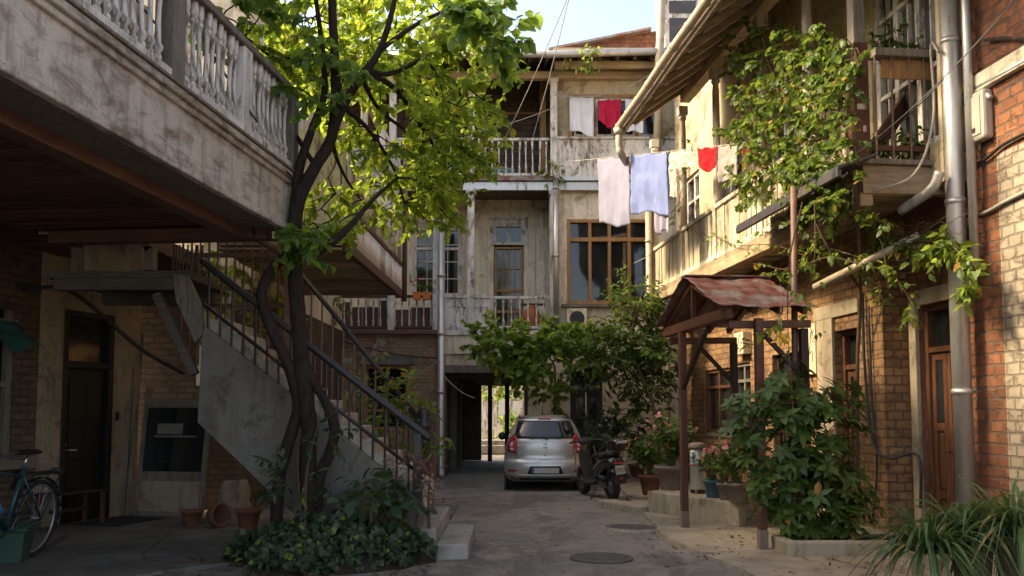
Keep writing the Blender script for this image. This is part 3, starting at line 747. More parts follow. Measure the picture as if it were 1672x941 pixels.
back_rail(fx(646),fx(762),zs2+.1,h2,'white_wood','white_wood',11, bk=1.0)
# garden seen through the passage
o = MB(); o.box(-8,8,40,40.4,0,3.4); tag(o.build('garden_wall', M['pale_plaster'], origin=(0,40,0)), 'pale plastered wall standing in daylight beyond the passage', 'wall')
o = MB()
for i in range(9): o.box(-2.2+i*.55,-1.72+i*.55,36,36.05,.95+ru(-.1,.1),2.0)
o.box(-2.3,2.6,36.05,36.1,1.1,1.2); o.box(-2.3,2.6,36.05,36.1,1.75,1.85)
for x in (-2.2,.0,2.4): o.box(x-.05,x+.05,36.06,36.16,0,2)
tag(o.build('garden_fence', M['pale_sheet'], origin=(0,36,0)), 'pale board fence beyond the far end of the passage', 'fence')
o = MB(); o.box(-1.6,2.2,33.2,33.9,0,.32); o.box(-1.2,1.5,33.4,34.1,.32,.5); tag(o.build('garden_kerb', M['step_stone'], origin=(0,33,0), bevel=.03), 'low stone ledge lying in the light beyond the passage', 'ledge')
# ------------------------------------------------------------------ right-hand building with its timber gallery
RA = math.atan(0.1); RO = V((6.0,0,0)); RM = Matrix.Rotation(RA, 3, 'Z'); RMi = RM.transposed()
def rpix(px, py, xl):
    """where the sight line through a photo pixel meets the plane local x = xl of the right house; returns local point"""
    d = RMi @ ray(px, py); o_ = RMi @ (V((0,0,CAMZ)) - RO)
    t = (xl - o_.x)/d.x
    return o_ + d*t
def rw(p): return RM @ V(p) + RO
rb = thing('gallery_house', RO, RA, 'brick house at the right with a timber gallery and overhanging eave', 'house')
def RP(mb, name, mat, parent=None, **kw): return mb.build(name, mat, parent or rb, **kw)
# --- ground floor wall plane x=0 (towards the yard), recess x=.34 nearer than the brick pier
ypier = rpix(1446,700,0).y
zg = 4.15
def ry(px, xl=0.0, py=650): return rpix(px,py,xl).y
# openings on the wall: far window, narrow window, dark door behind the canopy, door with beige frame
w1 = (ry(1193), ry(1150), 1.15, 2.45); w2 = (ry(1226), ry(1199), 1.15, 2.5); d0 = (ry(1308), ry(1262), .1, 2.55)
d1 = (ry(1402), ry(1366), .1, 2.75)
YE = 21.0
m = MB(); m.wallx(0, .35, ypier, YE, 0, zg+.1, [w1,w2,d0,d1]); RP(m, 'brick_wall', M['brick_orange'])
d2 = (ry(1566,.34), ry(1505,.34), .1, rpix(1505,500,.34).z)
m = MB(); m.wallx(.34, .7, 4.5, ypier-.001, 0, 9.2, [d2]); RP(m, 'red_brick_wall', M['brick_red'])
# white painted brick strip and stone string course on the near wall
ya, yb_ = ry(1760,.3,500), ry(1632,.3,500)
m = MB(); m.box(.335,.345,ya,yb_,0,rpix(1632,250,.33).z); RP(m, 'painted_bricks', M['brick_white']).name = 'painted_brickwork'
zst = rpix(1562,152,.3).z
m = MB(); m.box(.26,.345,4.5,ry(1560,.3,150),zst-.14,zst+.06); RP(m, 'string_course', M['pale_plaster'], bevel=.012)
# upper wall of the gallery
m = MB(); uws = [(ry(1530,0,120), ry(1423,0,120), 4.75, 8.0), (14.2,15.3,4.3,6.9), (16.6,18.2,5.0,6.9), (19.2,20.3,5.0,6.9)]
m.wallx(0, .335, uws[0][0]-.07, YE, zg+.1, 9.2, uws); RP(m, 'upper_wall', M['yellow_plaster'])
def rwindow(y0, y1, z0, z1, xl, fm, cols=2, rows=(), fw=.07, bar=.03, name='window', muntins=0, pane=None, depth=.1, sill=None):
    m = MB(); xa, xb = xl-.02, xl+depth
    m.box(xa,xb,y0,y0+fw,z0,z1); m.box(xa,xb,y1-fw,y1,z0,z1); m.box(xa,xb,y0+fw,y1-fw,z0,z0+fw); m.box(xa,xb,y0+fw,y1-fw,z1-fw,z1)
    for i in range(1,cols): y = y0+(y1-y0)*i/cols; m.box(xa+.01,xb-.01,y-fw*.5,y+fw*.5,z0+fw,z1-fw)
    for r in rows: z = z0+(z1-z0)*r; m.box(xa+.006,xb-.02,y0+fw,y1-fw,z-bar,z+bar)
    for i in range(cols):
        for k in range(1, muntins):
            y = y0+(y1-y0)*(i+k/muntins)/cols; m.box(xa+.03,xb-.03,y-.013,y+.013,z0+fw,z1-fw)
    wo = RP(m, name, fm, bevel=.006)
    p = MB(); p.box(xb-.035,xb-.025,y0+.03,y1-.03,z0+.03,z1-.03); p.build('pane', pane or M['pane'], wo)
    if sill:
        s = MB(); s.box(xl-.09,xl+.02,y0-.08,y1+.08,z0-.08,z0-.01); s.build('sill', sill, wo, bevel=.008)
    return wo
rwindow(*w1, .06, M['door_wood'], 2, (.72,), sill=M['grey_wood'])
rwindow(*w2, .06, M['grey_wood'], 2, (.75,), sill=M['grey_wood'])
rwindow(uws[0][0],uws[0][1],uws[0][2],uws[0][3], .08, M['white_wood'], 3, (.3,.62,), fw=.1, pane=M['pane_pale'], muntins=2)
for u in uws[1:]: rwindow(*u, .08, M['white_wood'], 2, (.7,), fw=.08, pane=M['pane'])
def panel_door(y0, y1, z0, z1, xl, mat, glaz=True, leaf2=True, split=.55):
    m = MB(); f = .075
    m.box(xl-.02,xl+.1,y0,y0+f,z0,z1); m.box(xl-.02,xl+.1,y1-f,y1,z0,z1); m.box(xl-.02,xl+.1,y0+f,y1-f,z1-f,z1)
    zt_ = z0+(z1-z0)*.8
    m.box(xl-.015,xl+.09,y0+f,y1-f,zt_-.035,zt_+.035)
    ym = (y0+y1)/2; L = [(y0+f,ym-.004),(ym+.004,y1-f)] if leaf2 else [(y0+f,y1-f)]
    for a,b in L:
        m.box(xl+.045,xl+.065,a,b,z0,zt_-.036)
        s = .075
        m.box(xl+.02,xl+.045,a,a+s,z0,zt_-.036); m.box(xl+.02,xl+.045,b-s,b,z0,zt_-.036)
        for z in (z0, z0+(zt_-z0)*.18, z0+(zt_-z0)*split, zt_-.036-.1): m.box(xl+.021,xl+.045,a+s,b-s,z,z+.1)
        for za,zb in ((z0+.12,z0+(zt_-z0)*.18-.02),(z0+(zt_-z0)*.18+.12,z0+(zt_-z0)*split-.02)):
            if zb-za > .05: m.box(xl+.03,xl+.046,a+s+.03,b-s-.03,za,zb)
    d = RP(m, 'door', mat, bevel=.008)
    p = MB(); p.box(xl+.07,xl+.08,y0+f,y1-f,zt_+.036,z1-f)
    if glaz:
        for a,b in L: p.box(xl+.036,xl+.043,a+.075,b-.075,z0+(zt_-z0)*split+.1,zt_-.14)
    p.build('pane', M['pane'], d)
    h = MB(); h.tube([(xl+.02,ym-.04,z0+1.0),(xl-.04,ym-.04,z0+1.0),(xl-.045,ym-.15,z0+1.0)], .012, 6); h.build('handle', M['iron'], d)
    return d
panel_door(*d0, .1, M['dark_wood'])
panel_door(*d1, .12, M['door_wood'], split=.62)
panel_door(*d2, .42, M['door_wood'])
# beige frames and lintels
m = MB(); y = d1[1]; m.box(-.05,.0,y+.003,ry(1340),0.03,2.95); m.box(-.04,.0,d1[0]-.1,ry(1340)+.1,2.953,3.15); RP(m, 'door_surround', M['beige_paint'], bevel=.01)
m = MB(); y = d2[1]; m.box(.28,.34,y+.003,y+.16,.03,d2[3]); m.box(.28,.34,d2[0]-.1,y+.16,d2[3]+.003,d2[3]+.2); RP(m, 'door_surround', M['beige_paint'], bevel=.01)
m = MB(); m.box(.2,.42,d2[0]-.05,d2[1]+.02,0.03,.1); m.box(-.12,.05,d1[0]-.05,d1[1]+.02,0.03,.1); RP(m, 'doorstep', M['step_stone'], bevel=.015)
# --- gallery floor, boarded railing, posts
XG = -.8; YF = 20.2; YN = 10.45
m = MB(); m.box(XG-.04, 0, YN, YF, zg+.02, zg+.13); RP(m, 'gallery_floor', M['tan_wood'])
m = MB(); y = YN
while y < YF: m.box(XG+.1, -.002, y, y+.145, zg-.005+ru(-.008,.006), zg+.02); y += .15
RP(m, 'gallery_soffit', M['soffit_wood'])
m = MB(); m.box(XG-.06, XG+.1, YN, YF, zg-.14, zg+.02); RP(m, 'edge_beam', M['tan_wood'], bevel=.012)
m = MB(); y = YN+.15
while y < YF-.05:
    m.box(XG-.02+ru(-.009,.009), XG+.012, y, y+.083+ru(0,.008), zg+.13+ru(0,.02), zg+1.02); y += .104
RP(m, 'boarded_railing', M['board_island'])
m = MB(); m.box(XG-.06, XG+.06, YN, YF, zg+1.02, zg+1.09); m.box(XG+.012, XG+.05, YN, YF, zg+.75, zg+.83); m.box(XG-.035,XG-.0205,YN,YF,zg+.13,zg+.22); RP(m, 'hand_rail', M['board_rail'], bevel=.01)
ZB = 7.74   # underside of the plate beam
def rpost(y, w=.15, mat='tan_post', top=ZB, bot=zg+.13):
    m = MB(); x = XG+.02
    m.box(x-w*.5,x+w*.5,y-w*.5,y+w*.5,bot,bot+1.05)
    m.lathe([(w*.42,bot+1.05),(w*.48,bot+1.2),(w*.44,top-.5),(w*.36,top-.3),(w*.56,top-.24),(w*.4,top-.18)], (x,y,0), 12)
    m.box(x-w*.6,x+w*.6,y-w*.6,y+w*.6,top-.18,top)
    return RP(m, 'gallery_post', M[mat], bevel=.008)
PY = [rpix(px,350,XG).y for px in (1068,1115,1170,1246)]
for y in PY: rpost(y)
rpost(rpix(1314,20,XG).y)
# reddish squared post and dark upper post at the near corner
yc = rpix(1401,200,XG).y
m = MB(); m.box(XG-.09,XG+.1,yc-.1,yc+.1,zg+.3,zg+1.85); RP(m, 'corner_post', M['red_brown'], bevel=.012)
m = MB(); m.box(XG-.07,XG+.08,yc-.08,yc+.08,zg+1.85,ZB); RP(m, 'corner_post', M['grey_wood'], bevel=.012)
# --- roof: plate beam, rafters, boards, fascia, gutter
EX, EZ = -1.98, 7.28; sl = (8.68-EZ)/(0-EX)
rz = lambda x: EZ + (x-EX)*sl
YRF = 17.75
m = MB(); m.box(XG-.1,XG+.1,4.5,YRF-.2,ZB,ZB+.21); RP(m, 'plate_beam', M['plate_wood'], bevel=.015)
i = 0; y = YRF-.25
while y > 5:
    m = MB(); m.bar((EX+.12,y,rz(EX+.12)-.075),(0,y,rz(0)-.075),.1,.12)
    m.bar((EX+.02,y,rz(EX+.02)-.05),(EX+.13,y,rz(EX+.13)-.06),.075,.07); y -= .72; RP(m, 'rafter', M['tan_rafter'], bevel=.012)
m = MB(); x = EX
while x < .3:
    x2 = x+.15; j = ru(-.006,.006)
    m.hexa([(x,4.5,rz(x)+j),(x2-.007,4.5,rz(x2)+j),(x2-.007,YRF,rz(x2)+j),(x,YRF,rz(x)+j),(x,4.5,rz(x)+.02+j),(x2-.007,4.5,rz(x2)+.02+j),(x2-.007,YRF,rz(x2)+.02+j),(x,YRF,rz(x)+.02+j)]); x = x2
RP(m, 'roof_boards', M['roof_lining']).name = 'roof_lining'
m = MB(); m.hexa([(EX-.05,4.4,rz(EX)+.03),(4.5,4.4,rz(4.5)+.03),(4.5,YRF+.05,rz(4.5)+.03),(EX-.05,YRF+.05,rz(EX)+.03),(EX-.05,4.4,rz(EX)+.06),(4.5,4.4,rz(4.5)+.06),(4.5,YRF+.05,rz(4.5)+.06),(EX-.05,YRF+.05,rz(EX)+.06)]); RP(m, 'roof', M['roof_metal'])
m = MB(); m.box(EX-.045,EX-.012,4.5,YRF,EZ-.16,EZ+.03); RP(m, 'fascia', M['tan_wood'], bevel=.006)
m = MB(); gx = EX-.14
pts = [(gx,y,EZ-.03+.012*math.sin(y*1.9)) for y in [4.5+(YRF-4.4)*i/26 for i in range(27)]]
m.tube(pts, .068, 12)
for i in range(17): y = YRF-.1-i*.78; m.tube([(gx,y-.018,EZ-.03+.012*math.sin(y*1.9)),(gx,y+.018,EZ-.03+.012*math.sin(y*1.9))], .078, 12)
RP(m, 'gutter', M['galv_warm'], smooth=True)
yd = PY[0]-.05
m = MB(); m.tube([(gx,YRF-.12,EZ-.08),(gx,YRF-.12,EZ-.2)],[.12,.1],12)
m.tube(bez([(gx,YRF-.12,EZ-.15),(gx,YRF-.12,EZ-.45),(gx+.1,YRF,EZ-.62),(gx+.75,YRF+1.2,EZ-.82),(XG-.14,yd,EZ-.95)],5), .075, 12)
m.tube([(XG-.14,yd,EZ-.9),(XG-.14,yd,2.9),(XG-.1,yd,2.5)], .075, 12)
for z in (5.4,4.4): m.tube([(XG-.14,yd,z-.03),(XG-.14,yd,z+.03)], .09, 12)
RP(m, 'gutter_outlet_pipe', M['galv_warm'], smooth=True).name = 'rainwater_pipe'
# second thin downpipe at the wall by the canopy
yy = ry(1090,-.2,600); m = MB(); m.tube([(-.2,yy,3.9),(-.2,yy,.1)], .055, 10); m.tube([(-.2,yy,1.9),(-.2,yy,1.96)], .068, 10); RP(m, 'downpipe', M['galv_warm'], smooth=True)
# big downpipe in front of the near wall
m = MB(); pb = rpix(1577,810,.12); pt = rpix(1541,0,.12)
pts = [(.12, pb.y, .25), (.12, pb.y, 9.0)]
m.tube(pts, .105, 16)
for z in (rpix(1570,640,.12).z, rpix(1548,70,.12).z, rpix(1560,330,.12).z): m.tube([(.12,pb.y,z-.03),(.12,pb.y,z+.03)], .118, 16)
for z in (rpix(1570,640,.12).z, rpix(1548,70,.12).z): m.box(.12,.345,pb.y-.02,pb.y+.02,z-.02,z+.02)
RP(m, 'downpipe', M['galv'], smooth=True)
m = MB(); m.tube([(.2,pb.y-.2,3.2),(.2,pb.y-.2,9)], .05, 10); RP(m, 'downpipe', M['galv'], smooth=True)
# eaves pipe slanting in from below the gallery
m = MB(); a = rpix(1535,280,-.1); b = rpix(1470,345,-.3); c_ = rpix(1330,470,-.9)
m.tube(bez([a, rpix(1520,310,-.15), b],6), .06, 10); RP(m, 'overflow_pipe', M['galv'], smooth=True)
m = MB(); m.tube([rpix(1500,385,-.15), c_], .05, 10); RP(m, 'overflow_pipe', M['galv_warm'], smooth=True)
# --- end of the gallery facing the camera: ledges, bars, board, planter
yE = YN-.02
def epix(px, py):
    # sight line against the end plane local y = yE
    d = RMi @ ray(px, py); o_ = RMi @ (V((0,0,CAMZ)) - RO); t = (yE-o_.y)/d.y; return o_ + d*t
xe = epix(1535,260).x
zf0, zf1 = epix(1460,310).z, epix(1460,268).z
m = MB(); m.box(XG-.1,xe+.3,yE-.1,yE+.12,zf1-.03,zf1+.03); RP(m, 'end_ledge', M['grey_wood'], bevel=.008)
m = MB(); m.box(XG-.04,xe+.3,yE-.02,yE+.1,zf0-.05,zf1-.033); RP(m, 'end_fascia', M['soffit_wood'])
za, zb = epix(1460,96).z, epix(1460,86).z
m = MB(); m.box(XG+.12,xe+.3,yE-.09,yE+.09,za,zb+.02); RP(m, 'end_rail', M['grey_wood'], bevel=.008)
zc = epix(1460,127).z
m = MB(); m.box(epix(1440,100).x,xe+.3,yE+.02,yE+.05,zc,za-.003); RP(m, 'end_board', M['orange_wood'])
m = MB(); zr2 = epix(1460,243).z; m.box(XG+.12,xe+.3,yE-.02,yE+.03,zr2-.03,zr2+.03); RP(m, 'low_rail', M['red_brown'])
e0 = None
for px in (1428,1455,1484,1508,1526):
    x = epix(px,180).x
    if e0 is None:
        e0 = MB().tube([(0,0,zf1),(0,0,zr2+.14),(0,0,za-.04),(0,0,za)], [.014,.012,.012,.014], 6)
        e0.lathe([(.012,zr2+.1),(.026,zr2+.13),(.026,zr2+.16),(.012,zr2+.19)], n=6)
        e0 = e0.build('iron_bar', M['iron_brown'], rb); e0.location = (x,yE-.03,0)
    else:
        c = e0.copy(); COL.objects.link(c); c.location = (x,yE-.03,0)
# dark board sloping inside the end bay (stair string behind bars)
m = MB(); m.bar(epix(1450,235)+V((0,.4,0)), epix(1545,120)+V((0,.8,0)), .04, .2); RP(m, 'inner_board', M['red_brown'])
# dark metal awning under the near gallery
a0, a1 = rpix(1228,352,XG-.3), rpix(1392,292,XG-.3); za_ = zg+.2
m = MB()
m.hexa([(XG-.55,a1.y-.15,za_-.04),(XG-.06,a1.y-.15,za_+.14),(XG-.06,a0.y,za_+.14),(XG-.55,a0.y,za_-.04),(XG-.55,a1.y-.15,za_),(XG-.06,a1.y-.15,za_+.17),(XG-.06,a0.y,za_+.17),(XG-.55,a0.y,za_)])
m.box(XG-.555,XG-.5,a1.y-.15,a0.y,za_-.12,za_-.035); RP(m, 'awning_sheet', M['dark_sheet'], bevel=.006)
# --- solid body behind
m = MB(); m.box(4.6,4.9,4.5,YE,0,9.2); m.box(.7,4.6,4.5,4.8,0,9.2); m.box(.4,4.6,YE-.3,YE,0,9.6); m.box(.36,4.6,ypier,YE,zg,zg+.12); RP(m, 'side_wall', M['brick_dark'])
# ------------------------------------------------------------------ gabled porch canopy
px0 = rpix(1117,700,-2.4)
cy0, cy1, xf, ctz, crz = 10.55, 13.15, -2.44, 2.79, 3.28
cn = thing('porch_canopy', rw((xf,(cy0+cy1)/2,0)), RA, 'small gabled timber canopy with rusty red and grey metal roof', 'canopy')
cm = (cy0+cy1)/2; hw = (cy1-cy0)/2; cd = 1.0
def CPt(mb, name, mat, parent=None, **kw): return mb.build(name, mat, parent or cn, **kw)
# local: x 0 front .. cd wall, y -hw near .. hw far
m = MB(); n = 16
for sgn, nm in ((-1,'roof_sheet'),(1,'roof_sheet')):
    m = MB()
    def fn(u, v, sgn=sgn):
        y = sgn*(hw+(.12 if sgn>0 else .2))*v; z = crz - (crz-ctz+.05)*v*(1 if sgn>0 else 1.06) + .022*((v*5)%1.0 if v<.999 else 1)*1.0 + .012*math.sin(v*7+u*9) + .006*math.sin(u*31+v*3)
        return V((-.16+u*(cd+.14), y, z+.06))
    m.grid(fn, 60, 30); CPt(m, nm, M['rust_sheet'], smooth=True, solid=.008)
m = MB(); m.bar((-.16,0,crz+.075),(cd-.02,0,crz+.075),.2,.025); CPt(m, 'ridge_cap', M['rust_sheet'], bevel=.008)
m = MB(); m.bar((-.02,-hw-.05,ctz-.06),(-.02,hw+.05,ctz-.06),.09,.13); CPt(m, 'tie_beam', M['red_brown'], bevel=.01)
for sgn in (-1,1):
    m = MB(); m.bar((-.02,sgn*(hw+.02),ctz),(-.02,0,crz-.02),.07,.09); CPt(m, 'gable_rafter', M['red_brown'], bevel=.008)
m = MB(); m.bar((-.02,0,ctz),(-.02,0,crz-.04),.05,.05); CPt(m, 'king_post', M['red_brown'])
m = MB()
for sgn in (-1,1): m = MB(); m.bar((-.0,sgn*(hw-.06),ctz-.19),(cd,sgn*(hw-.06),ctz-.17),.075,.09); CPt(m, 'side_plate', M['dark_beam'], bevel=.01)
for k in range(1,4):
    for sgn in (-1,1): m = MB(); m.bar((cd*k/3.3,sgn*(hw+.02),ctz-.03),(cd*k/3.3,0,crz-.03),.06,.08); CPt(m, 'rafter', M['dark_beam'])
def cloc(w_): return RMi @ (V(w_) - rw((xf,cm,0)))
f0 = cloc(gnd(1118,861,.045)); f1 = cloc(gnd(1244,914,.045))
f1 = V((.30,-hw-.12,0))
for p, top in ((f0, ctz-.13),(f1, ctz-.13)):
    m = MB(); m.box(p.x-.047,p.x+.047,p.y-.047,p.y+.047,.14,top); pp = CPt(m, 'post', M['red_brown'], bevel=.01)
    m = MB(); m.box(p.x-.052,p.x+.052,p.y-.052,p.y+.052,.04,.26); CPt(m, 'post_base', M['pot_grey'], pp, bevel=.008)
m = MB(); m.bar((f0.x,f0.y,1.9),(f0.x+.0,f0.y-1.0,ctz-.2),.06,.08); CPt(m, 'brace', M['dark_wood'], bevel=.008)
for p in ((cd-.06,hw-.1),(cd-.06,-hw+.12)):
    m = MB(); m.box(p[0]-.045,p[0]+.045,p[1]-.05,p[1]+.05,.05,ctz-.22); CPt(m, 'post', M['dark_wood'], bevel=.008)
    m = MB(); m.bar((p[0]-.05,p[1],ctz-.75),(p[0]-.55,p[1],ctz-.22),.045,.06); CPt(m, 'brace', M['dark_wood'], bevel=.008)
# thin rusty pole standing by the shrub, holding the awning
b = gnd(1306,888,.045); m = MB(); tp = b+V((.02,0,zg+.1)); m.tube([b+V((0,0,-.05)), b.lerp(tp,.5)+V((-.02,0,0)), tp], .038, 10)
o = m.build('prop_pole', M['iron_brown'], smooth=True, origin=b); tag(o, 'thin rusty pole rising out of the leafy shrub up to the dark awning', 'pole')
# ------------------------------------------------------------------ left balcony (near, above)
LA = -math.atan(0.108); LO = V((-2.43,9.6,0)); LM = Matrix.Rotation(LA,3,'Z'); LMi = LM.transposed()
def lpix(px, py, xl=0.0):
    d = LMi @ ray(px,py); o_ = LMi @ (V((0,0,CAMZ))-LO); t = (xl-o_.x)/d.x; return o_ + d*t
bl = thing('wooden_balcony', LO, LA, 'long whitewashed wooden balcony overhead with turned balusters and dark plank underside', 'balcony')
def LP(mb, name, mat, parent=None, **kw): return mb.build(name, mat, parent or bl, **kw)
zb0, zb1, zrl = 3.58, 4.16, 5.13
Y0 = -9.0
m = MB(); m.box(-.05,0,Y0,0,zb0,zb1); m.box(-2.9,-.05,-.05,0,zb0,zb1); LP(m, 'fascia', M['white_fascia'], bevel=.006)
m = MB()
m.box(-.05,.035,Y0,.035,zb1-.1,zb1-.045); m.box(-.06,.07,Y0,.07,zb1-.045,zb1+.02); LP(m, 'cornice', M['white_fascia'], bevel=.012)
m = MB(); m.box(-.1,.09,Y0,.09,zb1+.02,zb1+.05); LP(m, 'ledge', M['grey_wood'], bevel=.008)
m = MB(); m.box(-.05,.025,Y0,.025,zb0-.04,zb0+.03); LP(m, 'lower_moulding', M['white_fascia'], bevel=.012)
m = MB(); m.box(-.42,-.055,Y0,-.05,zb0-.03,zb0-.005); LP(m, 'under_board', M['grey_wood'])
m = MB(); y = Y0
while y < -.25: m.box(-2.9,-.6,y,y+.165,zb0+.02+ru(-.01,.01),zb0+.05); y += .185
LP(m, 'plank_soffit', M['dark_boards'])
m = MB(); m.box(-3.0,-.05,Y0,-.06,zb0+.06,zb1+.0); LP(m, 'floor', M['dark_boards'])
m = MB(); m.box(-.6,-.42,Y0,-.22,zb0-.13,zb0+.02); LP(m, 'inner_beam', M['dark_beam'], bevel=.012)
m = MB(); m.box(-2.68,-.18,-.22,-.04,zb0-.14,zb0+.0); m.box(-.55,-.3,-.34,-.225,zb0-.14,zb0+.015); LP(m, 'end_beam', M['dark_boards'], bevel=.012)
# railing
zr0, zr1 = zb1+.05, zrl
m = MB(); m.box(-.07,.05,Y0,0,zr0,zr0+.085); m.box(-2.9,-.07,-.07,0,zr0,zr0+.085); r1 = LP(m, 'bottom_rail', M['white_wood'], bevel=.012)
m = MB(); m.box(-.09,.07,Y0,.06,zr1-.075,zr1); m.box(-2.9,-.09,-.09,.05,zr1-.075,zr1); LP(m, 'hand_rail', M['grey_wood'], bevel=.014)
yp1, yp2 = lpix(396,150).y, lpix(283,60).y
for y, w_, mt in ((-.02,.17,'grey_wood'),(yp1,.2,'white_wood'),(yp2,.2,'grey_wood'),(-4.6,.2,'white_wood')):
    m = MB(); m.box(-.11,.06,y-w_/2,y+w_/2,zr0-.0,zr1-.08); LP(m, 'balcony_post', M[mt], bevel=.012)
hb = zr1-.075-zr0-.085
b = baluster_mesh(hb, 1.25, 10).build('baluster', M['white_wood'], r1, smooth=True)
pts = []
y = -.2
while y > -5.0:
    if all(abs(y-q) > .13 for q in (yp1,yp2,-4.6)): pts.append(V((-.01,y,zr0+.085)))
    y -= .118
x = -.25
while x > -2.7: pts.append(V((x,-.035,zr0+.085))); x -= .13
put_balusters(b, r1, pts[:95])
# ------------------------------------------------------------------ left house: oblique ground-floor wall with dark door
p0, p1 = V((-6.4,11.8,0)), V((-5.8,13.7,0))
dirw = (p1-p0).normalized(); LB = math.atan2(dirw.y,dirw.x)-math.pi/2
lh = thing('dim_house', p0, LB, 'shaded house behind the stair with a dark door in dim plaster', 'house')
HM = Matrix.Rotation(LB,3,'Z'); HMi = HM.transposed()
def hpix(px,py,xl=0.0):
    d = HMi @ ray(px,py); o_ = HMi @ (V((0,0,CAMZ))-p0); t = (xl-o_.x)/d.x; return o_+d*t
def HP(mb,name,mat,parent=None,**kw): return mb.build(name,mat,parent or lh,**kw)
dy0, dy1, dz = hpix(97,700).y, hpix(180,700).y, hpix(105,505).z
yb_b = hpix(62,600).y
wy0, wy1 = hpix(-30,600).y, hpix(18,600).y
m = MB(); m.wallx(-.35,0,-17,yb_b,0,8.0,[(wy0,wy1,1.0,2.9)]); HP(m,'brick_wall',M['brick_dark'])  # wall carried up out of view to keep sun off the yard
m = MB(); m.wallx(-.35,.02,yb_b+.002,2.05,0,8.0,[(dy0,dy1,0.02,dz)]); HP(m,'plaster_wall',M['dim_plaster'])  # same added height, blocks sun
m = MB()
f=.09
m.box(-.12,.035,dy0,dy0+f,.02,dz); m.box(-.12,.035,dy1-f,dy1,.02,dz); m.box(-.12,.035,dy0+f,dy1-f,dz-f,dz); m.box(-.1,.02,dy0+f,dy1-f,2.2,2.3)
m.box(-.08,-.05,dy0+f,dy1-f,.02,2.2)
for a,c in ((.2,.75),(.9,1.3),(1.4,2.05)):
    for ya,yb2 in ((dy0+f+.1,(dy0+dy1)/2-.05),((dy0+dy1)/2+.05,dy1-f-.1)): m.box(-.05,-.035,ya,yb2,a,c)
d = HP(m,'door',M['black_wood'],bevel=.008)
m = MB(); m.box(-.07,-.06,dy0+f,dy1-f,2.3,dz-f); HP(m,'pane',M['pane'],d)
m = MB(); m.tube([(-.05,dy0+f+.07,1.05),(.03,dy0+f+.07,1.05),(.035,dy0+f+.2,1.05)],.012,6); m.tube([(-.05,dy0+f+.07,1.12),(-.04,dy0+f+.07,1.12)],.02,6); HP(m,'handle',M['galv'],d)
m = MB(); m.box(-.1,.02,wy0,wy0+.08,1,2.9); m.box(-.1,.02,wy1-.08,wy1,1,2.9); m.box(-.1,.02,wy0,wy1,.95,1.03); m.box(-.1,.02,wy0+.08,wy1-.08,1.9,1.97)
wo = HP(m,'window',M['grey_wood'],bevel=.006)
m = MB(); m.box(-.08,-.07,wy0,wy1,1,2.9); HP(m,'pane',M['pane'],wo)
m = MB(); q = hpix(183,680); m.box(.02,.04,q.y+.03,q.y+.11,q.z-.06,q.z+.07); HP(m,'bell_plate',M['iron'],bevel=.01)
# upper storey behind the balcony
m = MB(); m.wallx(-2.9,-2.6,-17,-.1,3.7,7.2,[(-2.1,-1.1,4.2,6.4),(-4.6,-3.6,4.2,6.4)]); up = m.build('upper_wall', M['cream_plaster'], bl)
for a in (-2.1,-4.6):
    m = MB(); m.box(-2.7,-2.58,a,a+.09,4.2,6.4); m.box(-2.7,-2.58,a+.91,a+1,4.2,6.4); m.box(-2.7,-2.58,a+.09,a+.91,6.31,6.4); m.box(-2.68,-2.6,a+.46,a+.54,4.2,6.31); m.box(-2.68,-2.6,a+.09,a+.46,5.6,5.66); m.box(-2.68,-2.6,a+.54,a+.91,5.6,5.66)
    wo = LP(m,'window',M['white_wood'],bevel=.006); m = MB(); m.box(-2.68,-2.67,a,a+1,4.2,6.4); LP(m,'pane',M['pane'],wo)
m = MB(); m.hexa([(-6,-17,8.2),(.35,-17,7.1),(.35,.3,7.1),(-6,.3,8.2),(-6,-17,8.26),(.35,-17,7.16),(.35,.3,7.16),(-6,.3,8.26)]); LP(m,'roof',M['roof_metal'])
# ------------------------------------------------------------------ left wing further back, with sheet-clad balcony
XW = -4.15
wg = thing('rear_wing', (XW,14.2,0), 0, 'low wing at the left rear with a brick base below pale glazed rooms', 'house')
def WP(mb,name,mat,parent=None,**kw):
    mb.v = [(x-XW,y-14.2,z) for x,y,z in mb.v]; return mb.build(name,mat,parent or wg,**kw)
m = MB(); m.wallx(XW-.3,XW,14.2,YB-.01,0,3.55,[(15.6,16.6,.9,2.4),(18.2,19.1,.05,2.3)]); m.box(-6.3,XW-.3,14.2,14.5,0,2.0); m.box(-6.3,-5.05,14.2,14.5,2.0,3.55); WP(m,'base_wall',M['brick_dark']); m = MB(); m.box(-5.05,XW-.3,14.2,14.5,2.0,3.55); WP(m,'plaster_wall',M['pale_plaster'])  # pale plaster patch put in for the bright background behind the stair
m = MB(); m.box(XW-.2,XW-.1,15.6,16.6,.9,2.4); m.box(XW-.15,XW-.12,18.2,19.1,.05,2.3); WP(m,'dark_opening',M['void']).name='unlit_opening'  # near-black sheets stand in for the unlit rooms behind both openings
WZ = 6.5; WT_ = 9.2
m = MB(); m.wallx(XW-.3,XW,14.2,YB-.01,3.55,WZ,[(17.9,19.0,4.3,6.1),(19.5,20.6,4.3,6.1),(14.7,16.9,4.1,6.1)]); m.wally(14.2,14.5,-9,XW-.3,3.55,WZ,[(-6.4,-5.0,4.2,6.1)]); WP(m,'upper_wall',M['cream_plaster'])
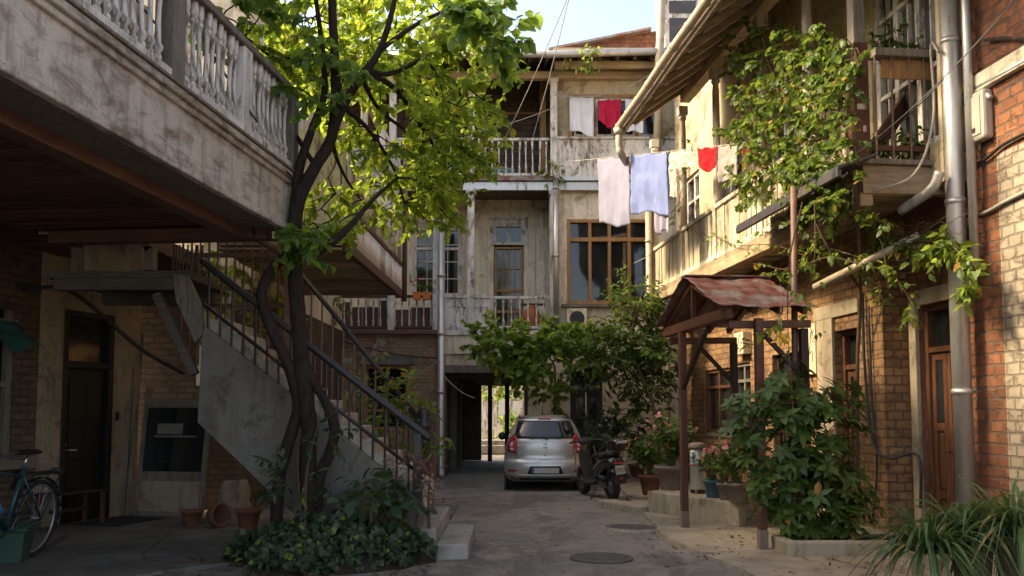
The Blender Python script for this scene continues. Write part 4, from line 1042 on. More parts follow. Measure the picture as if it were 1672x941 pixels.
def wwin(y0,y1,z0,z1):
    m = MB(); f=.08
    m.box(XW-.12,XW+.02,y0,y0+f,z0,z1); m.box(XW-.12,XW+.02,y1-f,y1,z0,z1); m.box(XW-.12,XW+.02,y0+f,y1-f,z0,z0+f); m.box(XW-.12,XW+.02,y0+f,y1-f,z1-f,z1)
    n = max(2,int((y1-y0)/.5))
    for i in range(1,n): y=y0+(y1-y0)*i/n; m.box(XW-.1,XW+.01,y-.03,y+.03,z0+f,z1-f)
    m.box(XW-.09,XW+.0,y0+f,y1-f,z0+(z1-z0)*.68,z0+(z1-z0)*.68+.06)
    wo = WP(m,'window',M['white_wood'],bevel=.006); m = MB(); m.box(XW-.11,XW-.1,y0+.03,y1-.03,z0+.03,z1-.03); WP(m,'pane',M['pane_pale'],wo)
for q in ((17.9,19.0,4.3,6.1),(19.5,20.6,4.3,6.1),(14.7,16.9,4.1,6.1)): wwin(*q)
m = MB(); m.hexa([(-9,14.0,WZ+.9),(XW+.3,14.0,WZ),(XW+.3,YB-.2,WZ),(-9,YB-.2,WZ+.9),(-9,14.0,WZ+.96),(XW+.3,14.0,WZ+.06),(XW+.3,YB-.2,WZ+.06),(-9,YB-.2,WZ+.96)]); WP(m,'roof',M['roof_metal'])
m = MB(); m.wallx(XW-.9,XW-.6,15.6,YB-.01,WZ+.1,WT_,[(16.4,17.4,7.2,8.7),(18.6,19.6,7.2,8.7)]); m.wally(15.6,15.9,-9,XW-.9,WZ+.1,WT_,[]); WP(m,'shade_storey',M['cream_plaster'])  # storey added, windows and all, to block sun on the right side
for a_ in (16.4,18.6):
    m = MB(); m.box(XW-.75,XW-.58,a_,a_+.08,7.2,8.7); m.box(XW-.75,XW-.58,a_+.92,a_+1,7.2,8.7); m.box(XW-.75,XW-.58,a_+.08,a_+.92,8.62,8.7); m.box(XW-.72,XW-.6,a_+.46,a_+.54,7.2,8.62); wo=WP(m,'window',M['white_wood']); m = MB(); m.box(XW-.75,XW-.74,a_,a_+1,7.2,8.7); WP(m,'pane',M['pane_pale'],wo)
m = MB(); m.hexa([(-9,15.4,WT_+.8),(XW-.2,15.4,WT_),(XW-.2,YB-.2,WT_),(-9,YB-.2,WT_+.8),(-9,15.4,WT_+.86),(XW-.2,15.4,WT_+.06),(XW-.2,YB-.2,WT_+.06),(-9,YB-.2,WT_+.86)]); WP(m,'roof',M['roof_metal'])  # roof of the added shading storey
m = MB()
y = 9.85
while y < 14.1: m.box(-9,-4.75,y,y+.17,3.74+ru(-.01,.01),3.78); y += .18
m.box(-9,-4.75,9.85,14.2,3.785,3.95); WP(m,'shade_ceiling',M['dark_boards'])  # ceiling added to keep sky light off the corner below
# enclosed balcony
ey0,ey1,exa,exb,ez = 12.35,17.4,-2.33,-2.19,3.86
eb = thing('sheet_clad_balcony', (XW,14.9,0), 0, 'projecting balcony clad in grey and rusty metal sheets behind the tree', 'balcony')
def EP(mb,name,mat,parent=None,**kw):
    mb.v = [(x-XW,y-14.9,z) for x,y,z in mb.v]; return mb.build(name,mat,parent or eb,**kw)
exy = lambda y: exa+(exb-exa)*(y-ey0)/(ey1-ey0)
m = MB(); y = ey0
while y < ey1-.1:
    m.box(XW+.0,exy(y)-.02,y,y+.142,ez+ru(-.012,.008),ez+.03); y += .15
EP(m,'plank_soffit',M['soffit_wood'])
m = MB(); m.box(XW,exa-.02,ey0,ey1,ez+.06,ez+.15); EP(m,'floor',M['tan_wood'])
def edge_bar(z0,z1,out,mat,name):
    m = MB(); m.hexa([(exy(ey0)-.06,ey0,z0),(exy(ey0)+out,ey0,z0),(exy(ey1)+out,ey1,z0),(exy(ey1)-.06,ey1,z0),(exy(ey0)-.06,ey0,z1),(exy(ey0)+out,ey0,z1),(exy(ey1)+out,ey1,z1),(exy(ey1)-.06,ey1,z1)])
    return EP(m,name,M[mat],bevel=.008)
edge_bar(ez-.03,ez+.12,.03,'red_brown','edge_beam'); edge_bar(ez+.58,ez+.66,.03,'red_brown','middle_rail'); edge_bar(ez+1.72,ez+1.8,.03,'white_wood','top_rail')
y = ey0; i = 0
while y < ey1-.05:
    w_ = ru(.38,.62); y2 = min(ey1,y+w_)
    for (za,zb) in ((ez+.121,ez+.578),(ez+.661,ez+1.719)):
        m = MB(); nn = 10
        def fn(u,v,y=y,y2=y2,za=za,zb=zb): yy=y+.004+(y2-y-.008)*u; return V((exy(yy)+.008*math.sin(u*nn*2*math.pi*.5),yy,za+(zb-za)*v))
        m.grid(fn,20,1); EP(m,'cladding_sheet',M[['pale_sheet','pale_sheet','galv','pale_sheet','pale_sheet'][int(rnd()*5)]],smooth=True,solid=.004)
    y = y2; i += 1
m = MB(); m.box(XW,exy(ey1)-.02,ey1-.05,ey1,ez+.12,ez+1.72); EP(m,'end_boarding',M['board_rail']); m = MB(); m.box(XW,exy(ey0)-.02,ey0,ey0+.05,ez+.12,ez+1.72); EP(m,'end_boarding',M['board_rail'])
for y in (ey0+.06,ey0+1.7,ey0+3.4,ey1-.06):
    m = MB(); x=exy(y)-.1; m.box(x-.05,x+.05,y-.05,y+.05,ez+.12,6.75); EP(m,'balcony_post',M['white_wood'],bevel=.008)
m = MB(); m.box(exy(ey0)-.16,exy(ey0)-.04,ey0,ey1,6.75,6.86); EP(m,'head_beam',M['white_wood'],bevel=.008)
m = MB(); p = at(666,400,17.45); m.tube([(exy(ey1)+.06,ey1+.07,ez-.1),(exy(ey1)+.06,ey1+.07,6.9)],.05,8); EP(m,'rusty_pipe',M['iron_brown'],smooth=True)
# ------------------------------------------------------------------ staircase
SY = 10.0; SD = 1.35       # front face of the flight, depth
st = thing('outdoor_staircase', (-1.0,SY,0), 0, 'concrete outdoor staircase with iron railing climbing left under the balcony', 'staircase')
def SP_(mb,name,mat,parent=None,**kw):
    mb.v = [(x+1.0,y-SY,z) for x,y,z in mb.v]; return mb.build(name,mat,parent or st,**kw)
def s_(px,py): p = at(px,py,SY); return p
P = lambda px,py: (lambda p: (p.x,p.z))(s_(px,py))
poly = [P(322,690),P(330,545),P(334,533),P(560,712),P(690,822),(P(690,822)[0],0.02),(P(560,860)[0],.02),(P(470,832)[0],P(470,832)[1])]
m = MB(); m.prism([V((x,SY,z)) for x,z in poly],(0,.14,0)); SP_(m,'stringer',M['grey_plaster'],bevel=.01)
m = MB(); m.prism([V((x+.02,SY+SD-.14,z-.02)) for x,z in poly],(0,.12,0)); SP_(m,'stringer',M['grey_plaster'],bevel=.01)
A = V((P(334,533)[0],0,P(334,533)[1])); B = V((P(690,822)[0],0,P(690,822)[1]))
ns = 13
for i in range(ns):
    a = A.lerp(B,i/ns); b = A.lerp(B,(i+1)/ns)
    m = MB(); m.box(a.x-.015,b.x+.015,SY+.142,SY+SD-.142,b.z-.1,a.z+.09); SP_(m,'step',M['pale_stone'],bevel=.012)
m = MB(); dz_ = .22; m.hexa([(A.x,SY+.142,A.z-.45),(B.x,SY+.142,B.z-.42),(B.x,SY+SD-.142,B.z-.42),(A.x,SY+SD-.142,A.z-.45),(A.x,SY+.142,A.z-.25),(B.x,SY+.142,B.z-.22),(B.x,SY+SD-.142,B.z-.22),(A.x,SY+SD-.142,A.z-.25)]); SP_(m,'flight_slab',M['grey_plaster'])
# foot steps of stone
q0 = gnd(745,914); 
s1 = [gnd(672,906),gnd(700,906)]
m = MB(); x0,x1 = at(668,880,9.9).x, at(713,870,9.9).x
m.box(x0-.3,x1,9.75,12.0,-.05,.33); SP_(m,'foot_step',M['step_stone'],bevel=.03)
m = MB(); m.box(x1+.003,x1+.36,9.7,11.4,-.05,.17); SP_(m,'foot_step',M['step_stone'],bevel=.03)
m = MB(); m.box(x0-.35,x0+.1,SY+.02,11.8,.33,.62); SP_(m,'foot_step',M['step_stone'],bevel=.03)
# railing
yr = SY+.05
ra, rb_ = at(333,428,yr), at(697,713,yr)
m = MB(); m.tube([ra+V((-.02,0,.02)),ra,ra.lerp(rb_,.5)+V((0,0,-.015)),rb_,rb_+V((.05,0,-.03))],.042,12); r_ = SP_(m,'hand_rail',M['iron'],smooth=True)
la, lb_ = at(333,497,yr), at(600,707,yr); lb_ = la+(lb_-la)*1.3
m = MB(); m.tube([la,lb_],.022,8); SP_(m,'lower_rail',M['iron'],smooth=True)
nb = 19
for i in range(nb):
    t = (i+.5)/nb; top = ra.lerp(rb_,t); 
    sl_ = A.lerp(B,max(0,min(1,(top.x-A.x)/(B.x-A.x))))
    m = MB(); m.tube([V((top.x,yr,sl_.z-.02)),top],.014,6); SP_(m,'baluster',M['iron'],r_)
nw = at(680,866,9.95)
m = MB(); x = at(681,750,yr).x; m.box(x-.045,x+.045,yr-.045,yr+.045,.33,at(680,708,yr).z); m.box(x-.03,x+.03,yr-.03,yr+.03,at(680,708,yr).z,at(680,700,yr).z); SP_(m,'newel_post',M['iron'],bevel=.006)
yf = SY+SD-.07
m = MB(); xx = at(692,720,yf).x; m.lathe([(.07,.6),(.07,1.35),(.1,1.38),(.1,1.46),(.05,1.5),(.08,1.56),(.07,1.62),(.02,1.66)],(xx,yf,0),14); SP_(m,'newel_post',M['iron'],smooth=True)
fa, fb = at(395,376,yf), at(466,416,yf); fe = fa+(fb-fa)*4.6
fz_ = V((xx,yf,1.42))
m = MB(); m.tube([fa+(fa-fb)*.6,fa,fb],.05,12); fr = SP_(m,'hand_rail',M['iron_brown'],smooth=True)
m = MB(); m.tube([fb,fz_],.032,10); SP_(m,'hand_rail',M['iron'],smooth=True)
for i in range(13):
    t=(i+.5)/13; top = fb.lerp(fz_,t); sl_ = A.lerp(B,max(0,min(1,(top.x-A.x)/(B.x-A.x))))
    m = MB(); m.tube([V((top.x,yf,sl_.z-.02)),top],.013,6); SP_(m,'baluster',M['iron_brown'],fr)
m = MB(); p = at(474,420,yf); m.box(p.x-.07,p.x+.07,yf-.02,yf+.12,.5,p.z+.02); m.lathe([(.09,p.z+.02),(.1,p.z+.06),(.05,p.z+.12)],(p.x,yf+.05,0),10); SP_(m,'brown_post',M['iron_brown'],bevel=.01)
# iron grille behind the landing (vertical bars, two cross bars)
yg_ = SY+SD+.25
ga, gb = at(300,380,yg_), at(470,380,yg_); zt0, zt1 = at(400,296,yg_).z, at(400,560,yg_).z
m = MB()
for i in range(13):
    x = ga.x+(gb.x-ga.x)*i/12; m.tube([(x,yg_,zt1-.3),(x,yg_,zt0+.5)],.014,6)
for py in (417,500): z=at(400,py,yg_).z; m.box(ga.x,gb.x,yg_-.02,yg_+.02,z-.03,z+.03)
SP_(m,'iron_grille',M['iron_brown'])
# landing, its beams and struts
l0, l1 = at(150,470,SY+.3).x, at(322,470,SY+.3).x
zl = at(200,445,SY).z
m = MB(); m.box(l0-.4,l1,SY+.02,SY+SD,zl-.06,zl+.02); SP_(m,'landing',M['old_timber'],bevel=.01)
m = MB(); m.box(l0-.3,l1-.1,SY+.0,SY+.12,zl-.2,zl-.063); SP_(m,'landing_beam',M['old_timber'],bevel=.012); m = MB(); m.box(l0-.3,l1-.1,SY+SD-.15,SY+SD,zl-.22,zl-.063); SP_(m,'landing_beam',M['old_timber'],bevel=.012)
m = MB(); m.bar(at(255,480,SY+.06),at(318,612,SY+.06),.1,.1); SP_(m,'strut',M['old_timber'],bevel=.01)
m = MB(); m.prism([at(280,446,SY-.02),at(306,452,SY-.02),at(328,500,SY-.02),at(330,545,SY-.02),at(318,560,SY-.02),at(286,490,SY-.02)],(0,.1,0)); SP_(m,'string_end',M['grey_wood'],bevel=.01)
m = MB(); m.box(at(236,430,SY+.1).x,at(252,430,SY+.1).x,SY+.05,SY+.2,at(0,440,SY).z,at(0,400,SY).z); a=at(226,375,SY+.1); b=at(246,410,SY+.1); m.bar(a,b,.1,.1); SP_(m,'upper_strut',M['grey_wood'],bevel=.01)
m = MB(); m.box(at(135,430,SY+.6).x,at(232,430,SY+.6).x,SY+.6,SY+.66,zl+.02,at(0,392,SY+.6).z); SP_(m,'riser_board',M['dim_plaster'])
m = MB(); m.box(at(125,430,SY+.2).x,at(112,430,SY+.2).x+.02,SY+.2,SY+.4,zl-.1,3.5); SP_(m,'upper_strut',M['grey_wood'],bevel=.01)
m = MB()
for i in range(9): x=at(283+i*6,400,SY+.12).x; m.tube([(x,SY+.1,zl-.02),(x+ru(-.01,.02),SY+.1,3.5)],.011,5)
SP_(m,'landing_railing',M['iron'])
# ------------------------------------------------------------------ vehicles
def car_paint():
    t = NT('silver_paint'); c = t.coord(); f = t.noise(c, 300, 2, 0.5); d = t.noise(c, 4, 6, 0.65)
    col = t.mix(f, (0.44,0.43,0.42), (0.60,0.58,0.56)); col = t.mix(t.math('MULTIPLY', t.ramp(d,[(0.4,0.0),(0.75,1.0)]),0.35), col, (0.26,0.23,0.19))
    t.pbsdf(col, t.ramp(d,[(0.3,0.26),(0.7,0.42)]), metal=0.55, spec=0.5, Coat__Weight=0.5, Coat__Roughness=0.12); return t.m
M['silver_paint'] = car_paint()
M['black_plastic'] = plain('black_plastic', (0.022,0.021,0.021), 0.5)
M['gloss_black'] = plain('gloss_black', (0.016,0.016,0.017), 0.2, spec=0.6)
M['tyre'] = plain('tyre', (0.018,0.017,0.016), 0.85, bump=0.3, scale=60)
M['rim'] = plain('rim', (0.38,0.37,0.36), 0.4, 0.7)
M['red_lens'] = plain('red_lens', (0.42,0.02,0.018), 0.15, var=0.35, scale=22, spec=0.6)
M['clear_lens'] = plain('clear_lens', (0.55,0.48,0.44), 0.2, var=0.3, scale=40)
M['plate_white'] = plain('plate_white', (0.44,0.42,0.39), 0.5)
M['plate_blue'] = plain('plate_blue', (0.04,0.09,0.25), 0.4)
M['car_glass'] = glass('car_glass', (0.02,0.024,0.026), 0.04)
M['chrome'] = plain('chrome', (0.62,0.61,0.6), 0.2, 0.9)
M['ink'] = plain('ink', (0.02,0.018,0.016), 0.6)
M['plate_ink'] = plain('plate_ink', (0.22,0.03,0.03), 0.6)
def text(name, s, size, mat, parent, loc, rot=(R(90),0,0), ext=.0015):
    cu = bpy.data.curves.new(name, 'FONT'); cu.body = s; cu.size = size; cu.extrude = ext; cu.align_x = 'CENTER'; cu.align_y = 'CENTER'
    cu.materials.append(mat); tmp = bpy.data.objects.new(name+'_curve', cu); COL.objects.link(tmp); dg = bpy.context.evaluated_depsgraph_get(); me = bpy.data.meshes.new_from_object(tmp.evaluated_get(dg)); bpy.data.objects.remove(tmp); o = bpy.data.objects.new(name, me); COL.objects.link(o); o.location = loc; o.rotation_euler = rot; o.parent = parent; return o
cpos = gnd(891,804); cpos.z = 0.0
car = thing('hatchback_car', (cpos.x, 17.75, 0), 0, 'silver five-door hatchback seen from behind, parked in front of the dark passage', 'car')
def interp(tab, z):
    if z <= tab[0][0]: return tab[0][1]
    for (a,b),(c,d) in zip(tab,tab[1:]):
        if z <= c: t=(z-a)/(c-a); t = t*t*(3-2*t)*.35+t*.65; return b+(d-b)*t
    return tab[-1][1]
YT = [(.22,.09),(.30,.03),(.38,.01),(.50,0),(.585,.015),(.62,.055),(.66,.075),(.85,.07),(.98,.085),(1.04,.12),(1.40,.36),(1.455,.43),(1.485,.55),(1.50,.75)]
WT = [(.22,.745),(.30,.79),(.40,.82),(.50,.832),(.62,.825),(.75,.812),(.88,.79),(1.0,.752),(1.1,.715),(1.25,.652),(1.40,.575),(1.455,.52),(1.485,.45),(1.50,.40)]
def cyy(x, z):
    u = min(1,abs(x)/interp(WT,z)); return interp(YT,z) + .06*u*u + .19*u**6
prof = [(interp(YT,z), z, interp(WT,z), 1) for z in (.22,.26,.30,.34,.42,.50,.56,.60,.62,.66,.72,.8,.88,.96,1.0,1.04,1.12,1.25,1.36,1.42,1.455,1.485,1.50)]
prof += [(1.1,1.515,.54,.3),(1.6,1.51,.56,0),(2.05,1.45,.57,0),(2.75,1.02,.68,0),(2.85,.95,.74,0),(3.2,.87,.72,-.3),(3.42,.76,.72,-.8),(3.52,.6,.76,-1),(3.55,.4,.78,-1),(3.5,.2,.74,-1)]
us = [-1,-.985,-.95,-.9,-.8,-.65,-.45,-.2,0,.2,.45,.65,.8,.9,.95,.985,1]
m = MB(); nu = len(us)
for y,z,w_,k in prof:
    for u in us:
        yy = y + k*(.06*u*u + .19*abs(u)**6); zz = z - (.05*abs(u)**5 if y > .42 and z > .8 else 0)
        m.v.append((w_*u, yy, zz))
for i in range(len(prof)-1):
    for j in range(nu-1): a=i*nu+j; m.f.append((a,a+1,a+nu+1,a+nu))
for j in (0,nu-1):   # sides
    loop = [i*nu+j for i in range(len(prof))]
    m.f.append(tuple(loop if j else loop[::-1]))
body = m.build('body', M['silver_paint'], car, smooth=True)
mod = body.modifiers.new('es','EDGE_SPLIT'); mod.split_angle = R(40)
def patch(name, c4, off, mat, nu=8, nv=4, parent=None, mir=False, smooth=True, th=.004):
    """a panel laid on the tail: corners (x,z) bl, br, tr, tl"""
    o = None
    for s in ((1,-1) if mir else (1,)):
        m = MB()
        def fn(u,v):
            bl,br,tr,tl = c4
            x = (bl[0]*(1-u)+br[0]*u)*(1-v)+(tl[0]*(1-u)+tr[0]*u)*v; z = (bl[1]*(1-u)+br[1]*u)*(1-v)+(tl[1]*(1-u)+tr[1]*u)*v
            return V((s*x, cyy(x,z)-off, z))
        m.grid(fn,nu,nv); o = m.build(name, mat, parent or car, smooth=smooth, solid=th)
    return o
rw_ = patch('rear_window', [(-.625,1.045),(.625,1.045),(.535,1.40),(-.535,1.40)], .006, M['car_glass'], 14, 8)
patch('brake_light', [(-.13,1.425),(.13,1.425),(.125,1.447),(-.125,1.447)], .012, M['red_lens'], 6, 1)
# hatch outline as thin dark seams
def seam(pts, w_=.007):
    m = MB(); m.tube([V((x,cyy(x,z)-.001,z)) for x,z in pts], w_*.5, 5, cap=False); m.build('hatch_seam', M['black_plastic'], car)
seam([(-.56,1.0),(-.565,.85),(-.575,.72),(-.57,.655),(-.4,.635),(0,.63),(.4,.635),(.57,.655),(.575,.72),(.565,.85),(.56,1.0)])
seam([(-.66,1.02),(-.3,1.03),(0,1.03),(.3,1.03),(.66,1.02)],.012)
seam([(-.82,.60),(-.6,.612),(-.3,.617),(0,.617),(.3,.617),(.6,.612),(.82,.60)],.006)
for s in (-1,1):
    m = MB()
    outl = [(.765,.79),(.585,.745),(.575,.86),(.565,.98),(.565,1.08),(.625,1.14),(.70,1.04),(.75,.92)]
    def tl(x,z): return V((s*x, cyy(x,z)-.016, z))
    cx, cz = .65,.92
    for k in range(len(outl)):
        a,b = outl[k], outl[(k+1)%len(outl)]
        n=5
        for i in range(n):
            p1 = (a[0]+(b[0]-a[0])*i/n, a[1]+(b[1]-a[1])*i/n); p2 = (a[0]+(b[0]-a[0])*(i+1)/n, a[1]+(b[1]-a[1])*(i+1)/n)
            q1 = ((p1[0]+cx)/2,(p1[1]+cz)/2); q2 = ((p2[0]+cx)/2,(p2[1]+cz)/2)
            m.add([tl(*p1),tl(*p2),tl(*q2),tl(*q1)],[(0,1,2,3)]); m.add([tl(*q1),tl(*q2),tl(cx,cz)-V((0,.012,0))],[(0,1,2)])
    h = m.build('tail_light', M['red_lens'], car, smooth=True, solid=.01)
    for (x,z,r) in ((.665,.92,.05),(.665,.83,.035)):
        m = MB(); m.lathe([(r,0),(r*.85,.014),(r*.3,.02)], (s*x,cyy(x,z)-.024,z), 14, axis=(0,-1,0)); m.build('lamp_reflector', M['clear_lens'], h, smooth=True)
    patch('reflector', [(s*.735 if s>0 else -.735,.39),(s*.56 if s>0 else -.56,.39),(s*.57 if s>0 else -.57,.425),(s*.75 if s>0 else -.75,.43)], .010, M['red_lens'], 4, 1)
# plate recess, plate
patch('plate_recess', [(-.36,.345),(.36,.345),(.30,.50),(-.30,.50)], .003, M['black_plastic'], 6, 2)
m = MB(); m.box(-.27,.27,-.03,-.02,.36,.475); pl = m.build('number_plate', M['plate_white'], car, bevel=.004)
m = MB(); m.box(-.266,-.225,-.033,-.0302,.364,.471); m.build('plate_band', M['plate_blue'], pl)
m = MB(); m.box(-.27,.27,-.034,-.0302,.47,.478); m.box(-.27,.27,-.034,-.0302,.357,.363); m.build('plate_rim', M['black_plastic'], pl)
patch('bumper_lip', [(-.78,.305),(.78,.305),(.80,.335),(-.80,.335)], .012, M['silver_paint'], 12, 1, th=.02)
patch('bumper_grille', [(-.5,.225),(.5,.225),(.55,.275),(-.55,.275)], .006, M['black_plastic'], 10, 1)
m = MB(); m.tube([(.06,cyy(0,1.03)-.03,1.025),(-.02,cyy(0,1.07)-.03,1.08),(-.1,cyy(0,1.075)-.02,1.083)],.012,6); m.tube([(-.38,cyy(.3,1.075)-.015,1.075),(.42,cyy(.3,1.075)-.015,1.072)],.011,6); m.build('rear_wiper', M['black_plastic'], car)
m = MB(); m.tube([(-.02,1.0,1.51),(-.02,1.05,1.60),(-.02,.98,1.74)],[.016,.006,.003],6); m.build('antenna', M['black_plastic'], car)
for s in (-1,1):
    m = MB(); m.tube([(s*.5,.75,1.48),(s*.5,1.4,1.505),(s*.51,2.0,1.45)],.014,6); m.build('roof_rail', M['black_plastic'], car)
m = MB(); m.torus((0,cyy(0,.935)-.008,.935),(0,1,0),.026,.006,18,6); e = m.build('badge', M['chrome'], car, smooth=True)
for k,(x,sx) in enumerate(((-.032,.03),(0,.03),(.032,.03))):
    m = MB(); z=.86; yv=cyy(0,z)-.006; m.bar((x-.014,yv,z-.014),(x+.012,yv,z+.016),.006,.009,up=(1,0,0)); m.bar((x-.012,yv,z+.012),(x+.018,yv,z+.012),.006,.007,up=(0,0,1)); m.build('badge', M['gloss_black'], car)
m = MB(); m.lathe([(.014,0),(.012,.008)],(0,cyy(0,.71)-.0,.71),12,axis=(0,-1,0)); m.build('lock', M['black_plastic'], car)
def strokes(x0,x1,z,h,mat,n):
    m = MB()
    for i in range(n):
        a = x0+(x1-x0)*i/n; b=a+(x1-x0)/n*.7; yv=cyy((a+b)/2,z)-.006
        m.box(a,a+h*.22,yv,yv+.004,z-h/2,z+h/2); m.box(a+h*.23,b,yv+.0005,yv+.004,z+(h*.28 if i%2 else -h*.5),z+(h*.5 if i%2 else -h*.28))
    m.build('lettering', mat, car)
strokes(-.6,-.37,.915,.03,M['chrome'],9); strokes(-.58,-.42,.70,.024,M['gloss_black'],7); strokes(.44,.56,.885,.026,M['gloss_black'],4); strokes(.40,.56,.69,.022,M['gloss_black'],8)
# wheels, mirrors, side glass, underbody
for s in (-1,1):
    for yw in (.62,2.93):
        m = MB(); m.lathe([(.20,-.085),(.27,-.088),(.29,-.06),(.293,0),(.29,.06),(.27,.088),(.20,.085)],(s*.70,yw,.29),28,axis=(1,0,0)); wh = m.build('wheel', M['tyre'], car, smooth=True)
        m = MB(); m.lathe([(.20,.0),(.19,.02),(.06,.035),(.05,.05),(.01,.055)],(s*.70+s*.05,yw,.29),20,axis=(s,0,0)); m.build('rim', M['rim'], wh, smooth=True)
        m = MB(); m.lathe([(.335,0),(.335,.012)],(s*(interp(WT,.5)-.028 if yw<1 else .745),yw,.3),24,axis=(s,0,0)); m.build('wheel_arch', M['black_plastic'], car)
    m = MB(); m.lathe([(.03,-.02),(.085,.0),(.09,.05),(.05,.10),(.01,.12)],(s*.885,2.35,1.03),12,axis=(0,1,0)); m.tube([(s*.885,2.4,1.02),(s*.70,2.45,.99)],.02,6); m.build('wing_mirror', M['black_plastic'], car, smooth=True)
    m = MB(); xg = lambda z: s*(interp(WT,z)+.004)
    for a,b in (((.85,1.04),(1.45,1.38)),((1.52,1.04),(2.3,1.38))):
        p=[(a[0],1.04),(b[0],1.04),(b[0]-(.3 if b[0]>2 else 0),1.38),(a[0]-.12+(.2 if a[0]<1 else .12),1.38)]
        m.add([(xg(z),y,z) for y,z in p],[(0,1,2,3) if s>0 else (3,2,1,0)])
    m.build('side_window', M['car_glass'], car)
m = MB(); m.box(-.68,.68,.14,3.4,.19,.34); m.build('underbody', M['black_plastic'], car)
m = MB(); m.tube([(.42,.04,.2),(.42,.5,.2)],.025,8); m.build('exhaust', M['iron'], car)
# ---- scooter
sp = gnd(1001,817); sc = thing('motor_scooter', (sp.x,sp.y,0), R(20), 'black motor scooter with rear top case standing beside the silver car', 'scooter')
M['scooter_black'] = plain('scooter_black', (0.028,0.028,0.030), 0.25, spec=0.6, Coat__Weight=0.4)
M['scooter_grey'] = plain('scooter_grey', (0.20,0.19,0.18), 0.35, 0.5)
def S(mb,name,mat,parent=None,**kw): return mb.build(name, M[mat], parent or sc, **kw)
sc.rotation_euler = (0, R(-5), R(20))
for y,r in ((0,.255),(1.22,.25)):
    m = MB(); m.torus((0,y,r),(1,0,0),r-.062,.064,32,10); wv = S(m,'wheel','tyre',smooth=True)
    m = MB(); m.lathe([(r-.1,-.03),(r-.105,.03)],(0,y,r),20,axis=(1,0,0)); m.lathe([(.05,-.06),(.05,.06)],(0,y,r),10,axis=(1,0,0)); S(m,'rim','scooter_grey',wv)
def loft(name, secs, mat, parent=None, sub=1):
    """secs: (y, zc, half width, half height, tilt) elliptical superform sections"""
    m = MB(); n=12
    for (y,z,a,b) in secs:
        for k in range(n):
            t=2*math.pi*k/n; c,s_=math.cos(t),math.sin(t)
            m.v.append((a*math.copysign(abs(c)**.7,c), y, z+b*math.copysign(abs(s_)**.7,s_)))
    for i in range(len(secs)-1):
        for k in range(n): p=i*n+k; q=i*n+(k+1)%n; m.f.append((p,q,q+n,p+n))
    m.f.append(tuple(range(n))[::-1]); m.f.append(tuple((len(secs)-1)*n+k for k in range(n)))
    return S(m,name,mat,parent,smooth=True,subsurf=sub)
loft('tail_body',[(-.36,.74,.06,.03),(-.30,.73,.12,.075),(-.12,.69,.165,.12),(.15,.63,.175,.15),(.40,.52,.17,.16),(.52,.42,.15,.12)],'scooter_black')
loft('seat',[(-.30,.83,.08,.025),(-.2,.84,.135,.045),(.1,.83,.15,.05),(.25,.80,.14,.05),(.5,.77,.12,.05),(.6,.75,.08,.03)],'black_plastic')
loft('footboard',[(.42,.32,.15,.06),(.6,.26,.18,.04),(.9,.26,.18,.04),(1.0,.34,.19,.1)],'black_plastic')
m = MB()
def shf(u,v): x=(u-.5)*(.25-.08*abs(v-.55)); return V((x, .93+.18*v-.02+.9*x*x, .27+.58*v))
m.grid(shf,10,8); S(m,'leg_shield','black_plastic',smooth=True,solid=.05)
for s in (-1,1):
    m = MB(); m.tube(bez([(s*.225,.97,.32),(s*.23,1.0,.6),(s*.20,1.05,.9)],5),.014,6); S(m,'shield_trim','scooter_grey',smooth=True)
loft('front_fender',[(.98,.40,.05,.03),(1.08,.50,.075,.05),(1.22,.545,.08,.04),(1.4,.47,.06,.03)],'scooter_black')
loft('handlebar_cover',[(.93,1.0,.10,.04),(1.0,1.03,.16,.07),(1.1,1.04,.12,.07),(1.18,1.0,.05,.03)],'black_plastic')
m = MB(); m.tube(bez([(-.36,.88,1.03),(-.2,1.0,1.03),(.2,1.0,1.03),(.36,.88,1.03)],5),.018,8); S(m,'handlebar','black_plastic',smooth=True)
m = MB(); m.tube([(0,1.06,.98),(0,1.22,.25)],.04,8); S(m,'fork','scooter_grey')
for s in (-1,1):
    m = MB(); m.tube(bez([(s*.22,1.0,1.05),(s*.28,.99,1.18),(s*.33,.97,1.24)],4),.008,6); mm = S(m,'mirror_arm','black_plastic')
    m = MB(); m.lathe([(.02,-.02),(.06,-.012),(.066,.0)],(s*.35,.96,1.26),14,axis=(0,-1,0)); S(m,'mirror','gloss_black',mm,smooth=True)
m = MB(); m.tube(bez([(-.14,.12,.80),(-.16,-.2,.87),(-.10,-.36,.91),(.10,-.36,.91),(.16,-.2,.87),(.14,.12,.80)],6),.014,8); S(m,'grab_rail','scooter_grey',smooth=True)
loft('top_case',[(-.56,1.03,.10,.06),(-.52,1.03,.16,.10),(-.35,1.03,.18,.115),(-.22,1.03,.165,.11),(-.17,1.03,.12,.07)],'gloss_black')
m = MB(); m.bar((0,-.35,.9),(0,-.35,.94),.2,.2,up=(0,1,0)); S(m,'case_bracket','iron')
m = MB(); m.box(-.10,.10,-.565,-.55,1.04,1.085); S(m,'case_reflector','plate_white',bevel=.004)
m = MB(); m.hexa([(-.085,-.37,.67),(.085,-.37,.67),(.085,-.3,.67),(-.085,-.3,.67),(-.085,-.36,.705),(.085,-.36,.705),(.085,-.3,.72),(-.085,-.3,.72)]); S(m,'tail_light','red_lens',bevel=.008)
m = MB(); m.hexa([(-.10,-.39,.32),(.10,-.39,.32),(.09,-.34,.32),(-.09,-.34,.32),(-.09,-.36,.66),(.09,-.36,.66),(.09,-.3,.66),(-.09,-.3,.66)]); mg = S(m,'mudguard','black_plastic',bevel=.01)
m = MB(); m.box(-.022,.022,-.402,-.39,.40,.435); S(m,'reflector','red_lens',mg)
